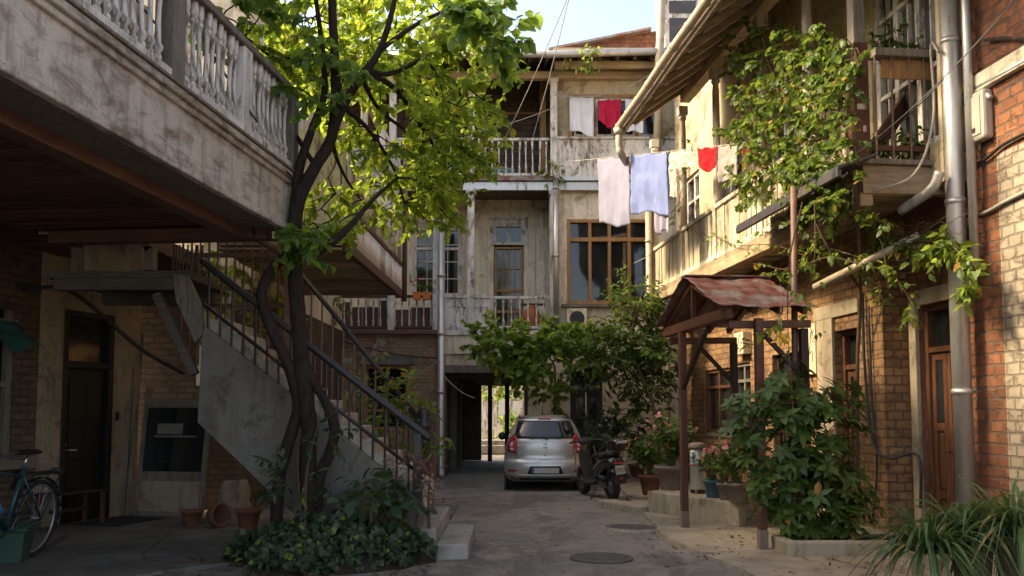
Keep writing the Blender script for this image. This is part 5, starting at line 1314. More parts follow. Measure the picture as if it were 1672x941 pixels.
m = MB(); m.bar((0,-.398,.49),(0,-.385,.645),.185,.008,up=(0,-1,0)); np_ = S(m,'number_plate','plate_white',bevel=.003)
tl_ = math.atan2(.013,.155)
text('plate_text','7221',.088,M['plate_ink'],np_,(.022,-.400,.565),(R(90)-tl_,0,0)); text('plate_text','A',.05,M['ink'],np_,(-.068,-.3985,.592),(R(90)-tl_,0,0)); text('plate_text','M',.045,M['ink'],np_,(-.068,-.403,.54),(R(90)-tl_,0,0))
loft('engine',[(-.05,.28,.05,.05),(.05,.30,.10,.10),(.35,.30,.11,.11),(.48,.29,.07,.07)],'scooter_grey')
m = MB(); m.tube([(-.12,.06,.45),(-.13,.08,.36)],.09,12); m.tube([(-.1,0,.26),(-.1,-.18,.68)],.018,8); S(m,'air_box','black_plastic',smooth=True).name='air_filter'
m = MB(); m.lathe([(.03,-.3),(.055,-.26),(.062,.2),(.04,.28)],(.17,-.05,.36),14,axis=(0,.95,-.3)); S(m,'exhaust','gloss_black',smooth=True)
m = MB(); m.tube([(-.1,.45,.2),(-.26,.40,.01)],.013,6); S(m,'side_stand','iron')
for s in (-1,1):
    m = MB(); m.lathe([(.03,0),(.03,.03)],(s*.13,-.30,.74),8,axis=(0,-1,0)); S(m,'indicator','clear_lens',smooth=True)
# ---- bicycle
bk = thing('bicycle', at(50,900,9.6)*1, R(180-2), 'worn teal bicycle with black mudguards leaning in the dim left corner', 'bicycle')
bk.location.z = 0.045; bk.rotation_euler = (0, R(-6), R(178))
M['teal_paint'] = metal('teal_paint', (0.014,0.06,0.064), 0.4, 0.1, (0.05,0.045,0.04), 0.40, 9)
r = .41
def K(mb,name,mat,parent=None,**kw): return mb.build(name, M[mat], parent or bk, **kw)
for y in (0,1.22):
    m = MB(); m.torus((0,y,r),(1,0,0),r-.022,.023,44,8); wv = K(m,'wheel','tyre',smooth=True)
    m = MB(); m.torus((0,y,r),(1,0,0),r-.055,.012,44,6); K(m,'rim','rim',wv,smooth=True)
    m = MB()
    for i in range(32):
        t = 2*math.pi*i/32; sg = 1 if i%2 else -1
        m.tube([(sg*.03,y+.02*math.cos(t+1.2*sg),r+.02*math.sin(t+1.2*sg)),(0,y+(r-.06)*math.cos(t),r+(r-.06)*math.sin(t))],.0016,3,cap=False)
    m.tube([(-.06,y,r),(.06,y,r)],.022,8); K(m,'spokes','rim',wv).name='spoke_set'
    m = MB()
    for i in range(12):
        t0 = R(-20)+R(190)*i/12; t1 = R(-20)+R(190)*(i+1)/12
        if y > 1: t0,t1 = R(30)+R(140)*i/12, R(30)+R(140)*(i+1)/12
        t0,t1 = math.pi-t0, math.pi-t1
        a=[(sx*.035,y+(r+.03)*math.cos(t),r+(r+.03)*math.sin(t)) for t in (t0,t1) for sx in (-1,1)]
        m.add(a,[(0,1,3,2)])
    K(m,'mudguard','black_plastic',smooth=True,solid=.006)
bbk = (0,.53,.36); stt = (0,.36,.93); hd = (0,.98,.98); hd2=(0,1.02,.80)
m = MB(); m.tube([bbk,(0,.345,.98)],.022,10); m.tube([(0,.375,.88),hd],.02,10); m.tube([bbk,hd2],.026,10); m.tube([hd2,(0,.96,1.06)],.026,10)
for s in (-1,1): m.tube([(s*.055,0,r),(s*.04,.53,.36)],.013,8); m.tube([(s*.055,0,r),(s*.025,.37,.88)],.011,8); m.tube([(s*.06,1.22,r),(s*.05,1.05,.78)],.014,8)
K(m,'frame','teal_paint',smooth=True)
m = MB(); m.tube([(0,.345,.98),(0,.325,1.10)],.015,8); K(m,'seat_post','chrome',smooth=True)
m = MB(); n=12
secs=[(.10,.075,.02),(.14,.095,.03),(.22,.10,.032),(.32,.07,.03),(.42,.03,.024),(.50,.022,.018)]
for (y,a,b) in secs:
    for k in range(n): t=2*math.pi*k/n; m.v.append((a*math.cos(t),y+.06,1.135+b*math.sin(t)))
for i in range(len(secs)-1):
    for k in range(n): p=i*n+k; q=i*n+(k+1)%n; m.f.append((p,q,q+n,p+n))
m.f.append(tuple(range(n))[::-1]); m.f.append(tuple((len(secs)-1)*n+k for k in range(n)))
K(m,'saddle','gloss_black',smooth=True,subsurf=1)
m = MB(); m.box(-.07,.07,-.28,.2,.885,.90)
for s in (-1,1): m.tube([(s*.06,-.26,.89),(s*.06,0,r)],.007,6); m.tube([(s*.065,-.3,.895),(s*.065,.34,.90)],.008,6)
K(m,'luggage_rack','black_plastic')
m = MB(); m.box(-.05,.05,-.36,-.27,.86,.93); K(m,'rear_lamp','black_plastic',bevel=.01)
m = MB(); m.torus((.05,.53,.36),(1,0,0),.10,.008,24,6); m.tube([(.06,.53,.36),(.075,.6,.20)],.012,6); m.tube([(-.06,.53,.36),(-.075,.46,.52)],.012,6); m.box(.07,.16,.56,.64,.185,.21); m.box(-.16,-.07,.42,.5,.51,.535); K(m,'crank','iron')
m = MB(); m.tube(bez([(-.3,.86,1.12),(-.12,.98,1.14),(.12,.98,1.14),(.3,.86,1.12)],5),.014,8); m.tube([(0,.95,1.06),(0,.98,1.14)],.016,8); K(m,'handlebar','iron',smooth=True)
M['bottle_blue'] = plain('bottle_blue', (0.03,0.16,0.36), 0.35)
m = MB(); d_=V((0,.47,.44)).normalized(); m.lathe([(.038,0),(.04,.02),(.04,.15),(.03,.18),(.018,.19),(.018,.22)],(0,.66,.55),12,axis=d_); K(m,'bottle','bottle_blue',smooth=True)
# ------------------------------------------------------------------ trees and plants
def plant(name, label, cat, loc, group=None): return thing(name, loc, 0, label, cat, group)
def finish(root, parts):
    for mb, nm, mt, kw in parts:
        if mb.v: mb.build(nm, M[mt], None, origin=root.location, **kw).parent = root
        o = kids(root)
    for c in kids(root): c.location = (0,0,0)
def disc(cx, cy, rx, ry):
    while True:
        a, b = ru(-1,1), ru(-1,1)
        if a*a+b*b <= 1: return cx+a*rx, cy+b*ry
# --- the courtyard tree
random.seed(11)
tb = gnd(490,905); tree = plant('courtyard_tree','tall leafy tree with dark twisting twin trunks growing in front of the concrete stair','tree',tb)
wd = MB(); nodes = []
def limb(pix, r0, r1, n=6, seg=8):
    pts = bez([at(*p) for p in pix], n)
    rs = [r0+(r1-r0)*i/(len(pts)-1) for i in range(len(pts))]
    wd.tube(pts, [r_*(1+.10*mnoise.noise(p*4)) for r_,p in zip(rs,pts)], seg, rough=.06)
    nodes.extend(pts[len(pts)//3:])
    return pts
n0 = len(nodes)
limb([(450,915,9.75),(452,835,9.75),(458,770,9.7),(478,700,9.65),(487,655,9.62),(468,590,9.55),(440,530,9.5),(427,480,9.45),(444,440,9.45),(476,410,9.5)], .072,.055,6,12)
limb([(512,915,9.7),(508,830,9.7),(502,770,9.7),(505,700,9.65),(497,640,9.6),(490,560,9.6),(484,480,9.6),(480,420,9.55),(478,375,9.5)], .098,.078,6,14)
limb([(525,915,9.7),(518,800,9.7),(540,735,9.65),(546,695,9.62),(528,650,9.6),(505,610,9.6),(492,565,9.6)], .068,.05,6,12)
nodes.clear()
limb([(478,400,9.5),(487,330,9.45),(515,272,9.45),(541,225,9.5),(548,150,9.5),(545,60,9.5),(538,-60,9.5),(530,-160,9.6)], .08,.035,6,12)
limb([(478,400,9.5),(483,320,9.5),(490,270,9.5),(508,215,9.5),(530,150,9.55),(524,60,9.6),(508,-50,9.6)], .065,.022,6,10)
limb([(541,225,9.5),(560,175,9.5),(590,125,9.5),(620,82,9.55),(643,5,9.6),(655,-90,9.7)], .055,.025,6,10)
limb([(500,425,9.55),(540,399,9.5),(575,365,9.6),(610,325,9.9),(650,290,10.3)], .05,.018,6,8)
limb([(598,115,9.5),(650,150,10),(690,210,10.6),(725,260,11.2),(765,290,11.7)], .035,.010)
limb([(598,115,9.5),(640,120,9.8),(700,90,10.2),(760,60,10.5),(815,60,10.6)], .035,.010)
limb([(560,175,9.5),(600,210,10),(640,270,10.6),(660,330,11)], .03,.010)
limb([(545,100,9.5),(500,90,9.6),(450,95,9.8),(400,60,9.6)], .03,.010)
limb([(620,82,9.55),(680,40,9.9),(740,10,10.1),(800,-30,10.3)], .03,.012)
limb([(590,125,9.5),(620,180,10.5),(680,230,12),(720,300,13)], .03,.010)
limb([(560,175,9.5),(580,120,11),(640,60,12.4),(690,20,13.2)], .03,.012)
limb([(541,225,9.5),(550,260,10.5),(570,300,11.5),(600,340,12.2)], .03,.010)
limb([(515,272,9.45),(470,200,9.7),(420,120,10),(400,40,10)], .03,.010)
lv = MB(); lvn = MB()
clu = []
def add_region(k, cx, cy, rx, ry, ya, yb, near=False, L=.108):
    for _ in range(k):
        px, py = disc(cx,cy,rx,ry); clu.append((at(px,py,ru(ya,yb)), near, L))
add_region(175, 650,140,165,175, 9.8,13.5)
add_region(115, 590,60,160,110, 9.6,13.5)
add_region(40, 640,310,120,65, 10,12.5)
add_region(16, 540,370,45,45, 9.8,10.6)
add_region(48, 740,240,65,85, 10.2,12)
add_region(44, 765,90,75,95, 9.6,10.8)
add_region(10, 700,350,60,40, 11,13)
add_region(17, 405,30,85,55, 8.9,9.6, True, .135)
add_region(11, 530,130,60,55, 8.9,9.4, True, .13)
add_region(9, 800,60,45,60, 8.8,9.4, True, .17)
add_region(8, 785,20,50,30, 8.8,9.4, True, .17)
add_region(8, 500,395,35,35, 9.1,9.5, True, .14)
add_region(26, 450,80,60,60, 9.6,11)
add_region(50, 600,-60,260,70, 9.5,12.5)
clu.sort(key=lambda c: min((c[0]-n).length for n in nodes))
tw = MB()
for p, near, L in clu:
    b = min(nodes, key=lambda n: (n-p).length + .25*max(0, p.z-n.z-.2)); d = (p-b).length
    if d > .35:
        s = b.lerp(p,.62)+V((0,0,.06*d)); c = bez([b, b.lerp(p,.35)+V((0,0,.08*d))+rdir()*.06*d, s],4); tw.tube(c, [.008+.004*d*(1-i/len(c)) for i in range(len(c))], 5, cap=False)
        nodes.append(s)
    else: s = b
    o_ = V((p.x-s.x,p.y-s.y,0)); 
    e = p + (o_.normalized() if o_.length>.01 else rdir())*.18 + V((0,0,-.10))
    spray(lvn if near else lv, tw, s, e, 15 if near else 18, L*.92, 'ovate', .78, .45, .006, .65)
    for _ in range(1):
        e2 = p + rdir()*.32; spray(lvn if near else lv, tw, p, e2, 11, L*.9, 'ovate', .78, .45, .004, .65)
wd.v = list(wd.v)
finish(tree, [(wd,'trunk','bark',dict(smooth=True)),(tw,'branches','bark',{}),(lv,'crown','leaf_tree',{}),(lvn,'near_foliage','leaf_near',{})])
# --- helpers for clumps
def clump(name, label, cat, base, regions, lmat, L, kind, nleaf=9, stems=None, w_=.75, group=None, droop=.3, spl=.35, twig=True, stemmat='stem'):
    """leafy plant: regions = (count, centre point, radii xyz); sprays leave the nearest stem"""
    root = plant(name, label, cat, base, group); sb = MB(); lb = MB(); nd = []
    for st_ in (stems or [[base, regions[0][1]]]):
        pts, r0, r1 = (st_[0], st_[1], st_[2]) if isinstance(st_, tuple) else (st_, .02, .006)
        c = bez(pts,5) if len(pts) > 2 else [V(pts[0]).lerp(V(pts[1]),i/5) for i in range(6)]
        sb.tube(c,[r0+(r1-r0)*i/(len(c)-1) for i in range(len(c))],7); nd += c
    P_ = []
    for (n, c, rr) in regions:
        for _ in range(n):
            q = rdir()*(rnd()**.4); P_.append(V(c)+V((q.x*rr[0],q.y*rr[1],q.z*rr[2])))
    P_.sort(key=lambda p: min((p-n).length for n in nd))
    for p in P_:
        b = min(nd, key=lambda n:(n-p).length); d=(p-b).length
        out = (p-b).normalized() if d>.01 else rdir()
        if d > spl*.8 and twig: sb.tube([b,b.lerp(p,.5)+V((0,0,.05*d)),p],[.006,.005,.003],4,cap=False); nd.append(p)
        spray(lb, sb if twig else None, p, p+(out+rdir()*.8).normalized()*spl*ru(.6,1.1), nleaf, L, kind, w_, droop, .003, .6)
    finish(root,[(sb,'stem',stemmat,{}),(lb,'foliage',lmat,{})]); return root
def rosettes(lb, p, out, n, L, w_=.42):
    out = (V(out)).normalized(); u = out.orthogonal().normalized(); v = out.cross(u); ph = rnd()*6.28
    for k in range(n):
        t = ph+2*math.pi*k/n+ru(-.2,.2); d = (u*math.cos(t)+v*math.sin(t))+out*ru(.05,.55)+V((0,0,-.12))
        leaf(lb, p+out*ru(-.02,.02), d, out+rdir()*.2, L*ru(.7,1.12), L*w_*ru(.85,1.1)*1.15, 'ovate', ru(.1,.4), ru(.02,.25))
# --- big rosette shrub at the right front
random.seed(21)
sbp = gnd(1345,895,.2); sbp.y = 10.35; sbp.x = at(1345,800,10.35).x
root = plant('leafy_shrub','tall dark shrub with whorls of glossy leaves growing through the rusty pole','shrub',(sbp.x,sbp.y,.16))
sb = MB(); lb = MB(); stems_=[]
for (px,py) in ((1230,700),(1260,640),(1300,620),(1340,660),(1380,700),(1290,760),(1340,780),(1400,800),(1255,760),(1370,840),(1300,850)):
    tip = at(px,py,sbp.y+ru(-.35,.35)); c = bez([V((sbp.x+ru(-.1,.1),sbp.y+ru(-.1,.1),.1)), V((sbp.x,sbp.y,.1)).lerp(tip,.5)+V((ru(-.1,.1),ru(-.1,.1),.1)), tip],6); sb.tube(c,[.018-.013*i/(len(c)-1) for i in range(len(c))],6); stems_ += c[3:]
cen = at(1310,720,sbp.y)
def addros(n, cx, cy, rx, ry, dy=.42, Lr=(.13,.2)):
    for _ in range(n):
        px,py = disc(cx,cy,rx,ry); yy = sbp.y+ru(-dy,dy*.7); p = at(px,py,yy); b = min(stems_,key=lambda q:(q-p).length)
        if (p-b).length > .08: sb.tube([b,b.lerp(p,.6)+V((0,0,.02)),p],[.006,.005,.004],4,cap=False)
        out = V((p.x-cen.x, (p.y-sbp.y)*1.4-.25, .55+ru(0,.5)))+rdir()*.35
        rosettes(lb, p, out, random.choice((6,7,8)), ru(*Lr))
addros(110,1290,715,92,82); addros(46,1310,650,66,50); addros(90,1325,800,92,72); addros(55,1375,835,62,60); addros(18,1215,690,34,45); addros(16,1262,790,30,45); addros(14,1400,690,20,60,.2); addros(16,1330,882,60,22)
finish(root,[(sb,'stem','stem',{}),(lb,'foliage','leaf_shrub',{})])
# stone kerb around it
m = MB(); a,b_ = gnd(1286,908,.05), gnd(1440,908,.05); m.box(a.x,b_.x+.3,a.y,a.y+.14,.0,.2); m.box(a.x,a.x+.14,a.y+.143,a.y+1.1,.0,.19)
tag(m.build('planter_kerb',M['stone'],origin=a,bevel=.02),'low dark stone kerb at the foot of the big whorled shrub','kerb')
m = MB(); m.grid(lambda u,v: V((a.x+.14+1.6*u,a.y+.14+1.0*v,.12+.02*mnoise.noise(V((u*6,v*6,1))))),8,8); tag(m.build('planting_bed',M['soil'],smooth=True),kind='structure')
# --- arching blade plants at the right corner
random.seed(31)
pots = [((1518,7.55),.34,.15,170,.95),((1588,7.75),.40,.17,170,1.05),((1665,7.6),.46,.19,190,1.15)]
labs = ['arching strap-leaved plant in a pale pot by the brick pier','arching strap-leaved plant in front of the foot of the thick downpipe','arching strap-leaved plant at the frame edge before the red brick wall']
for i,((px,yy),ph,pr,nb_,BL) in enumerate(pots):
    c = at(px,930,yy); c.z=.045
    root = plant('strap_leaf_plant',labs[i],'plant',c); m = MB()
    m.lathe([(pr*.75,0),(pr*.8,.02),(pr,ph),(pr*1.08,ph),(pr*1.08,ph+.04),(pr*.95,ph+.04),(pr*.9,ph-.02)],(c.x,c.y,c.z),20); pm=m
    lb = MB(); 
    for k in range(nb_):
        az=ru(0,6.28); rr=ru(0,pr*.8); blade(lb, V((c.x+rr*math.cos(az),c.y+rr*math.sin(az),c.z+ph)), az+ru(-.5,.5), BL*ru(.55,1.1), ru(.012,.025), R(ru(28,68)), ru(.65,1.35))
    finish(root,[(pm,'pot','pale_plaster' if i==0 else 'pot_grey',dict(smooth=True)),(lb,'foliage','leaf_blade',{})])
# --- ivy mound and plants under the tree
random.seed(41)
ic = at(535,862,9.35); ic.z=0
def mound(x,y):
    dx=(x-ic.x)/.98; dy=(y-ic.y)/.6; q=dx*dx+dy*dy; q*=1+.75*mnoise.noise(V((math.atan2(dy,dx)*1.6,q*.5,7)))+.3*mnoise.noise(V((x*5,y*5,9)))
    return max(0,(1-q))**.55*(.42+.2*mnoise.noise(V((x*2.5,y*2.5,0))))
root = plant('ivy_mound','low spreading mound of dark ivy around the tree foot','ivy',ic); lb=MB(); sb=MB()
for _ in range(4300):
    a,b_ = disc(0,0,1.2,.75); x,y=ic.x+a,ic.y+b_; h=mound(x,y)
    if h<=0: continue
    p=V((x,y,.03+h*(1-.35*rnd()**2)+ru(-.03,.05))); out=V((a*.8,b_*1.2-.35,.75)).normalized()
    leaf(lb,p,rdir()*.8+out*.4+V((0,0,-.25)),out+rdir()*.5,ru(.045,.095),ru(.04,.085),random.choice(('lobed','lobed','ovate')),ru(0,.3),ru(0,.2))
for _ in range(60):
    a,b_=disc(0,0,1.1,.65); x,y=ic.x+a,ic.y+b_; h=mound(x,y); sb.tube([V((x*.7+ic.x*.3,y*.7+ic.y*.3,.02)),V((x,y,h*.7+.05))],.004,4)
m=MB(); m.grid(lambda u,v:(lambda x,y:V((x,y,max(-.03,mound(x,y)*.72-.06))))(ic.x-1.15+2.3*u,ic.y-.7+1.4*v),20,14)
finish(root,[(sb,'stem','stem',{}),(lb,'foliage','leaf_ivy',{})])
tag(m.build('soil_heap',M['soil'],smooth=True),kind='structure')
def G_(px,py,Y): return at(px,py,Y)
def basept(px,Y): p=at(px,900,Y); p.z=.0; return p
b=basept(500,9.25); clump('young_sapling','spindly plant with pale pointed leaves rising between trunk and ivy','plant',b,[(10,G_(485,770,9.2),(.3,.15,.35)),(6,G_(520,700,9.25),(.2,.1,.2)),(5,G_(470,790,9.2),(.2,.1,.1))],'leaf_ivy',.13,'ovate',5,[[b,G_(490,830,9.25),G_(485,740,9.2)],[b,G_(500,780,9.25),G_(520,690,9.25)]],.4)
b=basept(610,9.3); root=clump('broad_leaf_plant','bushy plant with broad green leaves, one yellowing, above the ivy','plant',b,[(7,G_(612,815,9.3),(.25,.15,.2)),(4,G_(590,830,9.3),(.15,.15,.15))],'leaf_ivy',.2,'ovate',5,[[b,G_(605,850,9.3),G_(612,800,9.3)]],.62)
b=basept(560,9.3); clump('leafy_undergrowth','dark broad-leaved growth between the trunk and the stair foot','plant',b,[(26,G_(560,845,9.55),(.45,.2,.22)),(14,G_(640,830,9.6),(.25,.12,.2))],'leaf_ivy',.14,'ovate',6,[[b,G_(560,850,9.5)],[b,G_(620,850,9.5)]],.6)
# potted plant at the steps
def pot(name,label,base,r,h,mat='terracotta',group=None):
    root=thing(name,base,0,label,'flower pot',group); m=MB()
    m.lathe([(r*.68,0),(r*.7,.01),(r*.95,h*.82),(r*1.08,h*.82),(r*1.1,h),(r*.98,h),(r*.95,h*.93)],n=22); m.build('pot_wall',M[mat],root,smooth=True,bevel=0)
    m=MB(); m.lathe([(r*.94,h*.9),(r*.5,h*.93),(.001,h*.94)],n=16); m.build('soil',M['soil'],root); return root
def flowers(root_name,label,base,h,rx,nspr,lmat,L,petal=None,nf=0,pr=.03,kind='ovate',w_=.5,group=None,cat='plant',dens=9):
    base=V(base); c=base+V((0,0,h*.62)); root=plant(root_name,label,cat,base,group); sb=MB(); lb=MB(); fb=MB()
    for _ in range(nspr):
        q=rdir()*(rnd()**.45); p=c+V((q.x*rx,q.y*rx*.85,q.z*h*.42)); s=base+V((ru(-.05,.05),ru(-.05,.05),0))
        cc=bez([s,s.lerp(p,.55)+V((0,0,.06)),p],4); sb.tube(cc,.004,4,cap=False); spray(lb,None,cc[3],p+V((q.x*.1,q.y*.1,.04)),dens,L,kind,w_,.15,.003,.6)
    for _ in range(nf):
        q=rdir(.3); p=c+V((q.x*rx*1.05,q.y*rx*.9-.02,abs(q.z)*h*.45+.02)); o_=V((q.x,q.y-.5,.6))
        for k in range(7):
            rosettes(fb,p+rdir()*pr*.8,o_+rdir()*.6,4,pr,.8) if k<4 else None
    finish(root,[(sb,'stem','stem_green',{}),(lb,'foliage',lmat,{})]+([(fb,'blossom',petal,{})] if petal else [])); return root
p_=gnd(641,912); p_.z=.035
pot('terracotta_pot','brown terracotta pot standing at the ivy edge by the lower stone step',p_,.165,.30)
flowers('pot_plant','small bright green plant in the brown pot by the stone steps',p_+V((0,0,.27)),.36,.24,14,'leaf_vine',.11,w_=.6)
# stair greenery beyond the railing
random.seed(51)
b=at(640,860,11.7); b.z=0; clump('climbing_bush','light green bush spilling through the stair railing','shrub',b,[(30,G_(620,690,11.5),(.45,.25,.45)),(26,G_(655,665,11.4),(.4,.2,.35)),(14,G_(600,650,11.6),(.25,.2,.5)),(14,G_(690,720,11.3),(.2,.15,.4))],'leaf_vine',.11,'ovate',8,[[b,G_(640,760,11.5),G_(630,660,11.5)],[b,G_(660,700,11.4)]],.5)
b=basept(668,9.75); clump('dry_red_shrub','dry reddish brown shrub leaning on the newel post of the stair','shrub',b,[(30,G_(668,772,9.75),(.26,.12,.17)),(8,G_(700,800,9.7),(.12,.1,.15))],'leaf_red',.06,'ovate',10,[[b,G_(660,830,9.75),G_(668,770,9.75)],[b,G_(690,800,9.7)]],.4,spl=.22)
b=basept(700,9.72); b.z=.33; clump('trailing_weed','thin weed with tiny pink buds beside the stair newel','plant',b,[(9,G_(700,800,9.72),(.1,.08,.25))],'leaf_ivy',.06,'ovate',6,[[b,G_(700,790,9.72)]],.35,spl=.16)
b=at(400,560,13.3); b.z=0; clump('wall_vine','sunlit yellow-green vine on the wall behind the stair grille','vine',b,[(40,G_(400,450,13.3),(.75,.3,.7)),(26,G_(350,480,13.4),(.5,.3,.6)),(22,G_(440,540,13.3),(.4,.3,.6))],'leaf_tree',.12,'ovate',9,[[b,G_(400,540,13.4),G_(390,420,13.4)],[b,G_(440,520,13.4)]],.7)
# --- right gallery vine
random.seed(61)
def VP_(px,py,xl): return rw(rpix(px,py,xl))
vb=VP_(1300,640,-2.2); vb=gnd(1395,870,.05); vb.y=11.0; vb.x=VP_(1395,800,-.3).x
root=plant('gallery_vine','dense climbing vine draped over the near end of the timber gallery','vine',(vb.x,vb.y,.05)); sb=MB(); lb=MB(); nd=[]
for pts,r0,r1 in (([(1398,860,-.1),(1400,600,-.15),(1405,470,-.3),(1395,300,-1.0),(1370,180,-1.05),(1330,90,-1.0)],.03,.012),
                  ([(1405,470,-.3),(1350,400,-.9),(1310,300,-1.1),(1280,180,-1.1),(1240,60,-1.0)],.02,.008),
                  ([(1370,180,-1.05),(1300,140,-1.1),(1240,150,-1.05),(1200,210,-.95)],.015,.006),
                  ([(1395,300,-1.0),(1345,180,-1.0),(1360,120,-1.0),(1395,80,-.95)],.02,.008),
                  ([(1310,300,-1.1),(1250,300,-1.0),(1200,320,-.95),(1160,350,-.9)],.012,.005)):
    c=bez([VP_(*p) for p in pts],7); sb.tube(c,[r0+(r1-r0)*i/(len(c)-1) for i in range(len(c))],7,rough=.1); nd+=c
Pn=[]
def vreg(n,cx,cy,rx,ry,x0=-1.25,x1=-.85):
    for _ in range(n):
        px,py=disc(cx,cy,rx,ry); Pn.append(VP_(px,py,ru(x0,x1)))
vreg(105,1310,120,95,85); vreg(95,1315,220,90,80); vreg(50,1250,240,60,80); vreg(26,1280,200,110,120,-1.5,-1.1); vreg(50,1370,110,40,55); vreg(34,1240,100,40,80); vreg(44,1300,300,85,35); vreg(8,1215,310,40,35); vreg(20,1360,330,60,40); vreg(12,1380,290,30,40)
for p in Pn:
    b=min(nd,key=lambda n:(n-p).length); d=(p-b).length
    if d>.2: sb.tube([b,b.lerp(p,.5)+V((0,0,.05)),p],[.006,.005,.003],4,cap=False)
    spray(lb,sb,p,p+rdir()*.25+V((-.12,0,-.06)),10,.092,random.choice(('lobed','ovate','lobed')),.85,.4,.003,.6)
finish(root,[(sb,'stem','stem',{}),(lb,'foliage','leaf_gallery',{})])
# hanging runners below the gallery
random.seed(67)
ROOT=VP_(1400,430,-.35)
root=plant('creeper','loose creeper with hanging runners across the downpipe and porch roof','vine',ROOT); sb=MB(); lb=MB()
for pts,r0,n,L,xl in (
  ([(1400,430),(1440,400),(1500,395),(1550,400),(1590,440)],.012,54,.13,-.25),
  ([(1400,430),(1350,420),(1290,440),(1230,430)],.010,10,.10,-.9),
  ([(1395,330),(1430,380),(1480,400),(1530,430)],.010,48,.11,-.3),
  ([(1395,330),(1420,400),(1460,450),(1490,500),(1480,520)],.008,26,.08,-.3),
  ([(1400,430),(1430,470),(1440,500)],.008,20,.08,-.3),
  ([(1300,310),(1340,350),(1390,340),(1440,360)],.008,40,.10,-.8),
  ([(1310,330),(1290,420),(1286,520),(1290,600),(1296,680)],.010,4,.08,-1.9),
  ([(1330,330),(1330,420),(1316,500),(1330,560)],.007,6,.09,-1.6),
  ([(1210,560),(1240,560),(1270,520),(1300,480)],.007,9,.10,-2.3),
  ([(1160,380),(1200,400),(1260,400),(1320,420)],.009,18,.09,-.95),
  ([(1520,380),(1560,400),(1580,470),(1570,480)],.008,34,.13,-.1),
  ([(1250,340),(1290,370),(1340,400),(1400,420),(1450,450)],.010,30,.10,-.7),
  ([(1360,300),(1340,380),(1300,430),(1240,450)],.009,26,.09,-.9),
  ([(1400,250),(1410,330),(1440,400),(1450,470)],.014,3,.09,-.55)):
    c=bez([VP_(px,py,xl+ru(-.05,.05)) for px,py in pts],5); sb.tube(c,[r0*(1-.6*i/(len(c)-1)) for i in range(len(c))],5,cap=False)
    for k in range(n):
        q=c[min(len(c)-1,int(len(c)*(k+.5)/n))]
        spray(lb,None,q,q+rdir()*.16+V((0,-.03,-.05)),random.choice((3,4,5)),L,'ovate',.6,.4,.003,.7)
# bare tangle of old runners along the wall
for _ in range(34):
    px,py=ru(1320,1500),ru(370,440); c=[VP_(px,py,-.2)]
    for k in range(5): px+=ru(5,26); py+=ru(-14,12); c.append(VP_(px,py,-.2+ru(-.12,.1)))
    sb.tube(c,.005,4,cap=False)
finish(root,[(sb,'stem','stem',{}),(lb,'foliage','leaf_vine',{})])
# fine bare twigs along the gallery posts
root=plant('dry_creeper','nearly leafless creeper along the gallery rail and posts','vine',VP_(1180,400,-.95)); sb=MB(); lb=MB(); random.seed(69)
for _ in range(16):
    px,py=ru(1090,1240),ru(250,400); c=[VP_(px,py,-.88)]
    for k in range(6): px+=ru(-22,22); py+=ru(-25,12); c.append(VP_(px,py,-.88+ru(-.08,.05)))
    sb.tube(c,.006,4,cap=False)
    for q in c[1::2]: spray(lb,None,q,q+rdir()*.15,3,.09,'ovate',.6,.3,.003,.7)
finish(root,[(sb,'stem','stem',{}),(lb,'foliage','leaf_vine',{})])
# --- pergola vine over the passage and the shrub at the back right
random.seed(71)
b=at(905,745,20.9); b.z=0
clump('passage_vine','bright green vine hanging above the passage and the car','vine',b,[(85,G_(838,568,19.8),(.85,.6,.34)),(80,G_(910,562,20.0),(.8,.45,.3)),(60,G_(965,564,19.9),(.6,.45,.3)),(40,G_(850,598,19.9),(.5,.35,.26)),(22,G_(900,630,20.7),(.35,.25,.6)),(16,G_(790,556,20.0),(.35,.3,.22))],'leaf_bright',.15,'lobed',12,[([b,at(905,660,20.9),at(902,590,20.8),at(850,575,20.4),at(790,565,20.3)],.03,.01),([at(902,590,20.8),at(940,575,20.6),at(990,575,20.4)],.02,.01)],.85,spl=.5)
b=at(1078,760,18.6); b.z=.05
clump('tall_back_shrub','tall dark green shrub with a few yellow leaves beside the rear timber window','shrub',b,[(150,G_(1045,510,19.3),(.6,.5,.7)),(150,G_(1015,575,19),(.85,.5,.5)),(120,G_(1055,600,18.8),(.55,.4,.6)),(40,G_(965,588,19),(.5,.3,.35)),(34,G_(1060,660,18.8),(.35,.3,.6))],'leaf_back',.13,'ovate',12,[([b,at(1070,680,18.6),at(1050,620,18.7),at(1030,560,19),at(1050,470,19.3)],.045,.012),([at(1050,620,18.7),at(1000,580,19),at(950,585,19)],.02,.008)],.5,spl=.5)
b=at(1000,760,19.6); b.z=0
clump('shade_plant','dark broad-leaved plants in the shade behind the scooter','plant',b,[(44,G_(985,712,19.6),(.6,.25,.45)),(34,G_(1025,690,19.5),(.4,.25,.7))],'leaf_ivy',.2,'ovate',6,[[b,G_(990,700,19.6)],[b,G_(1020,680,19.5)]],.5,spl=.35)
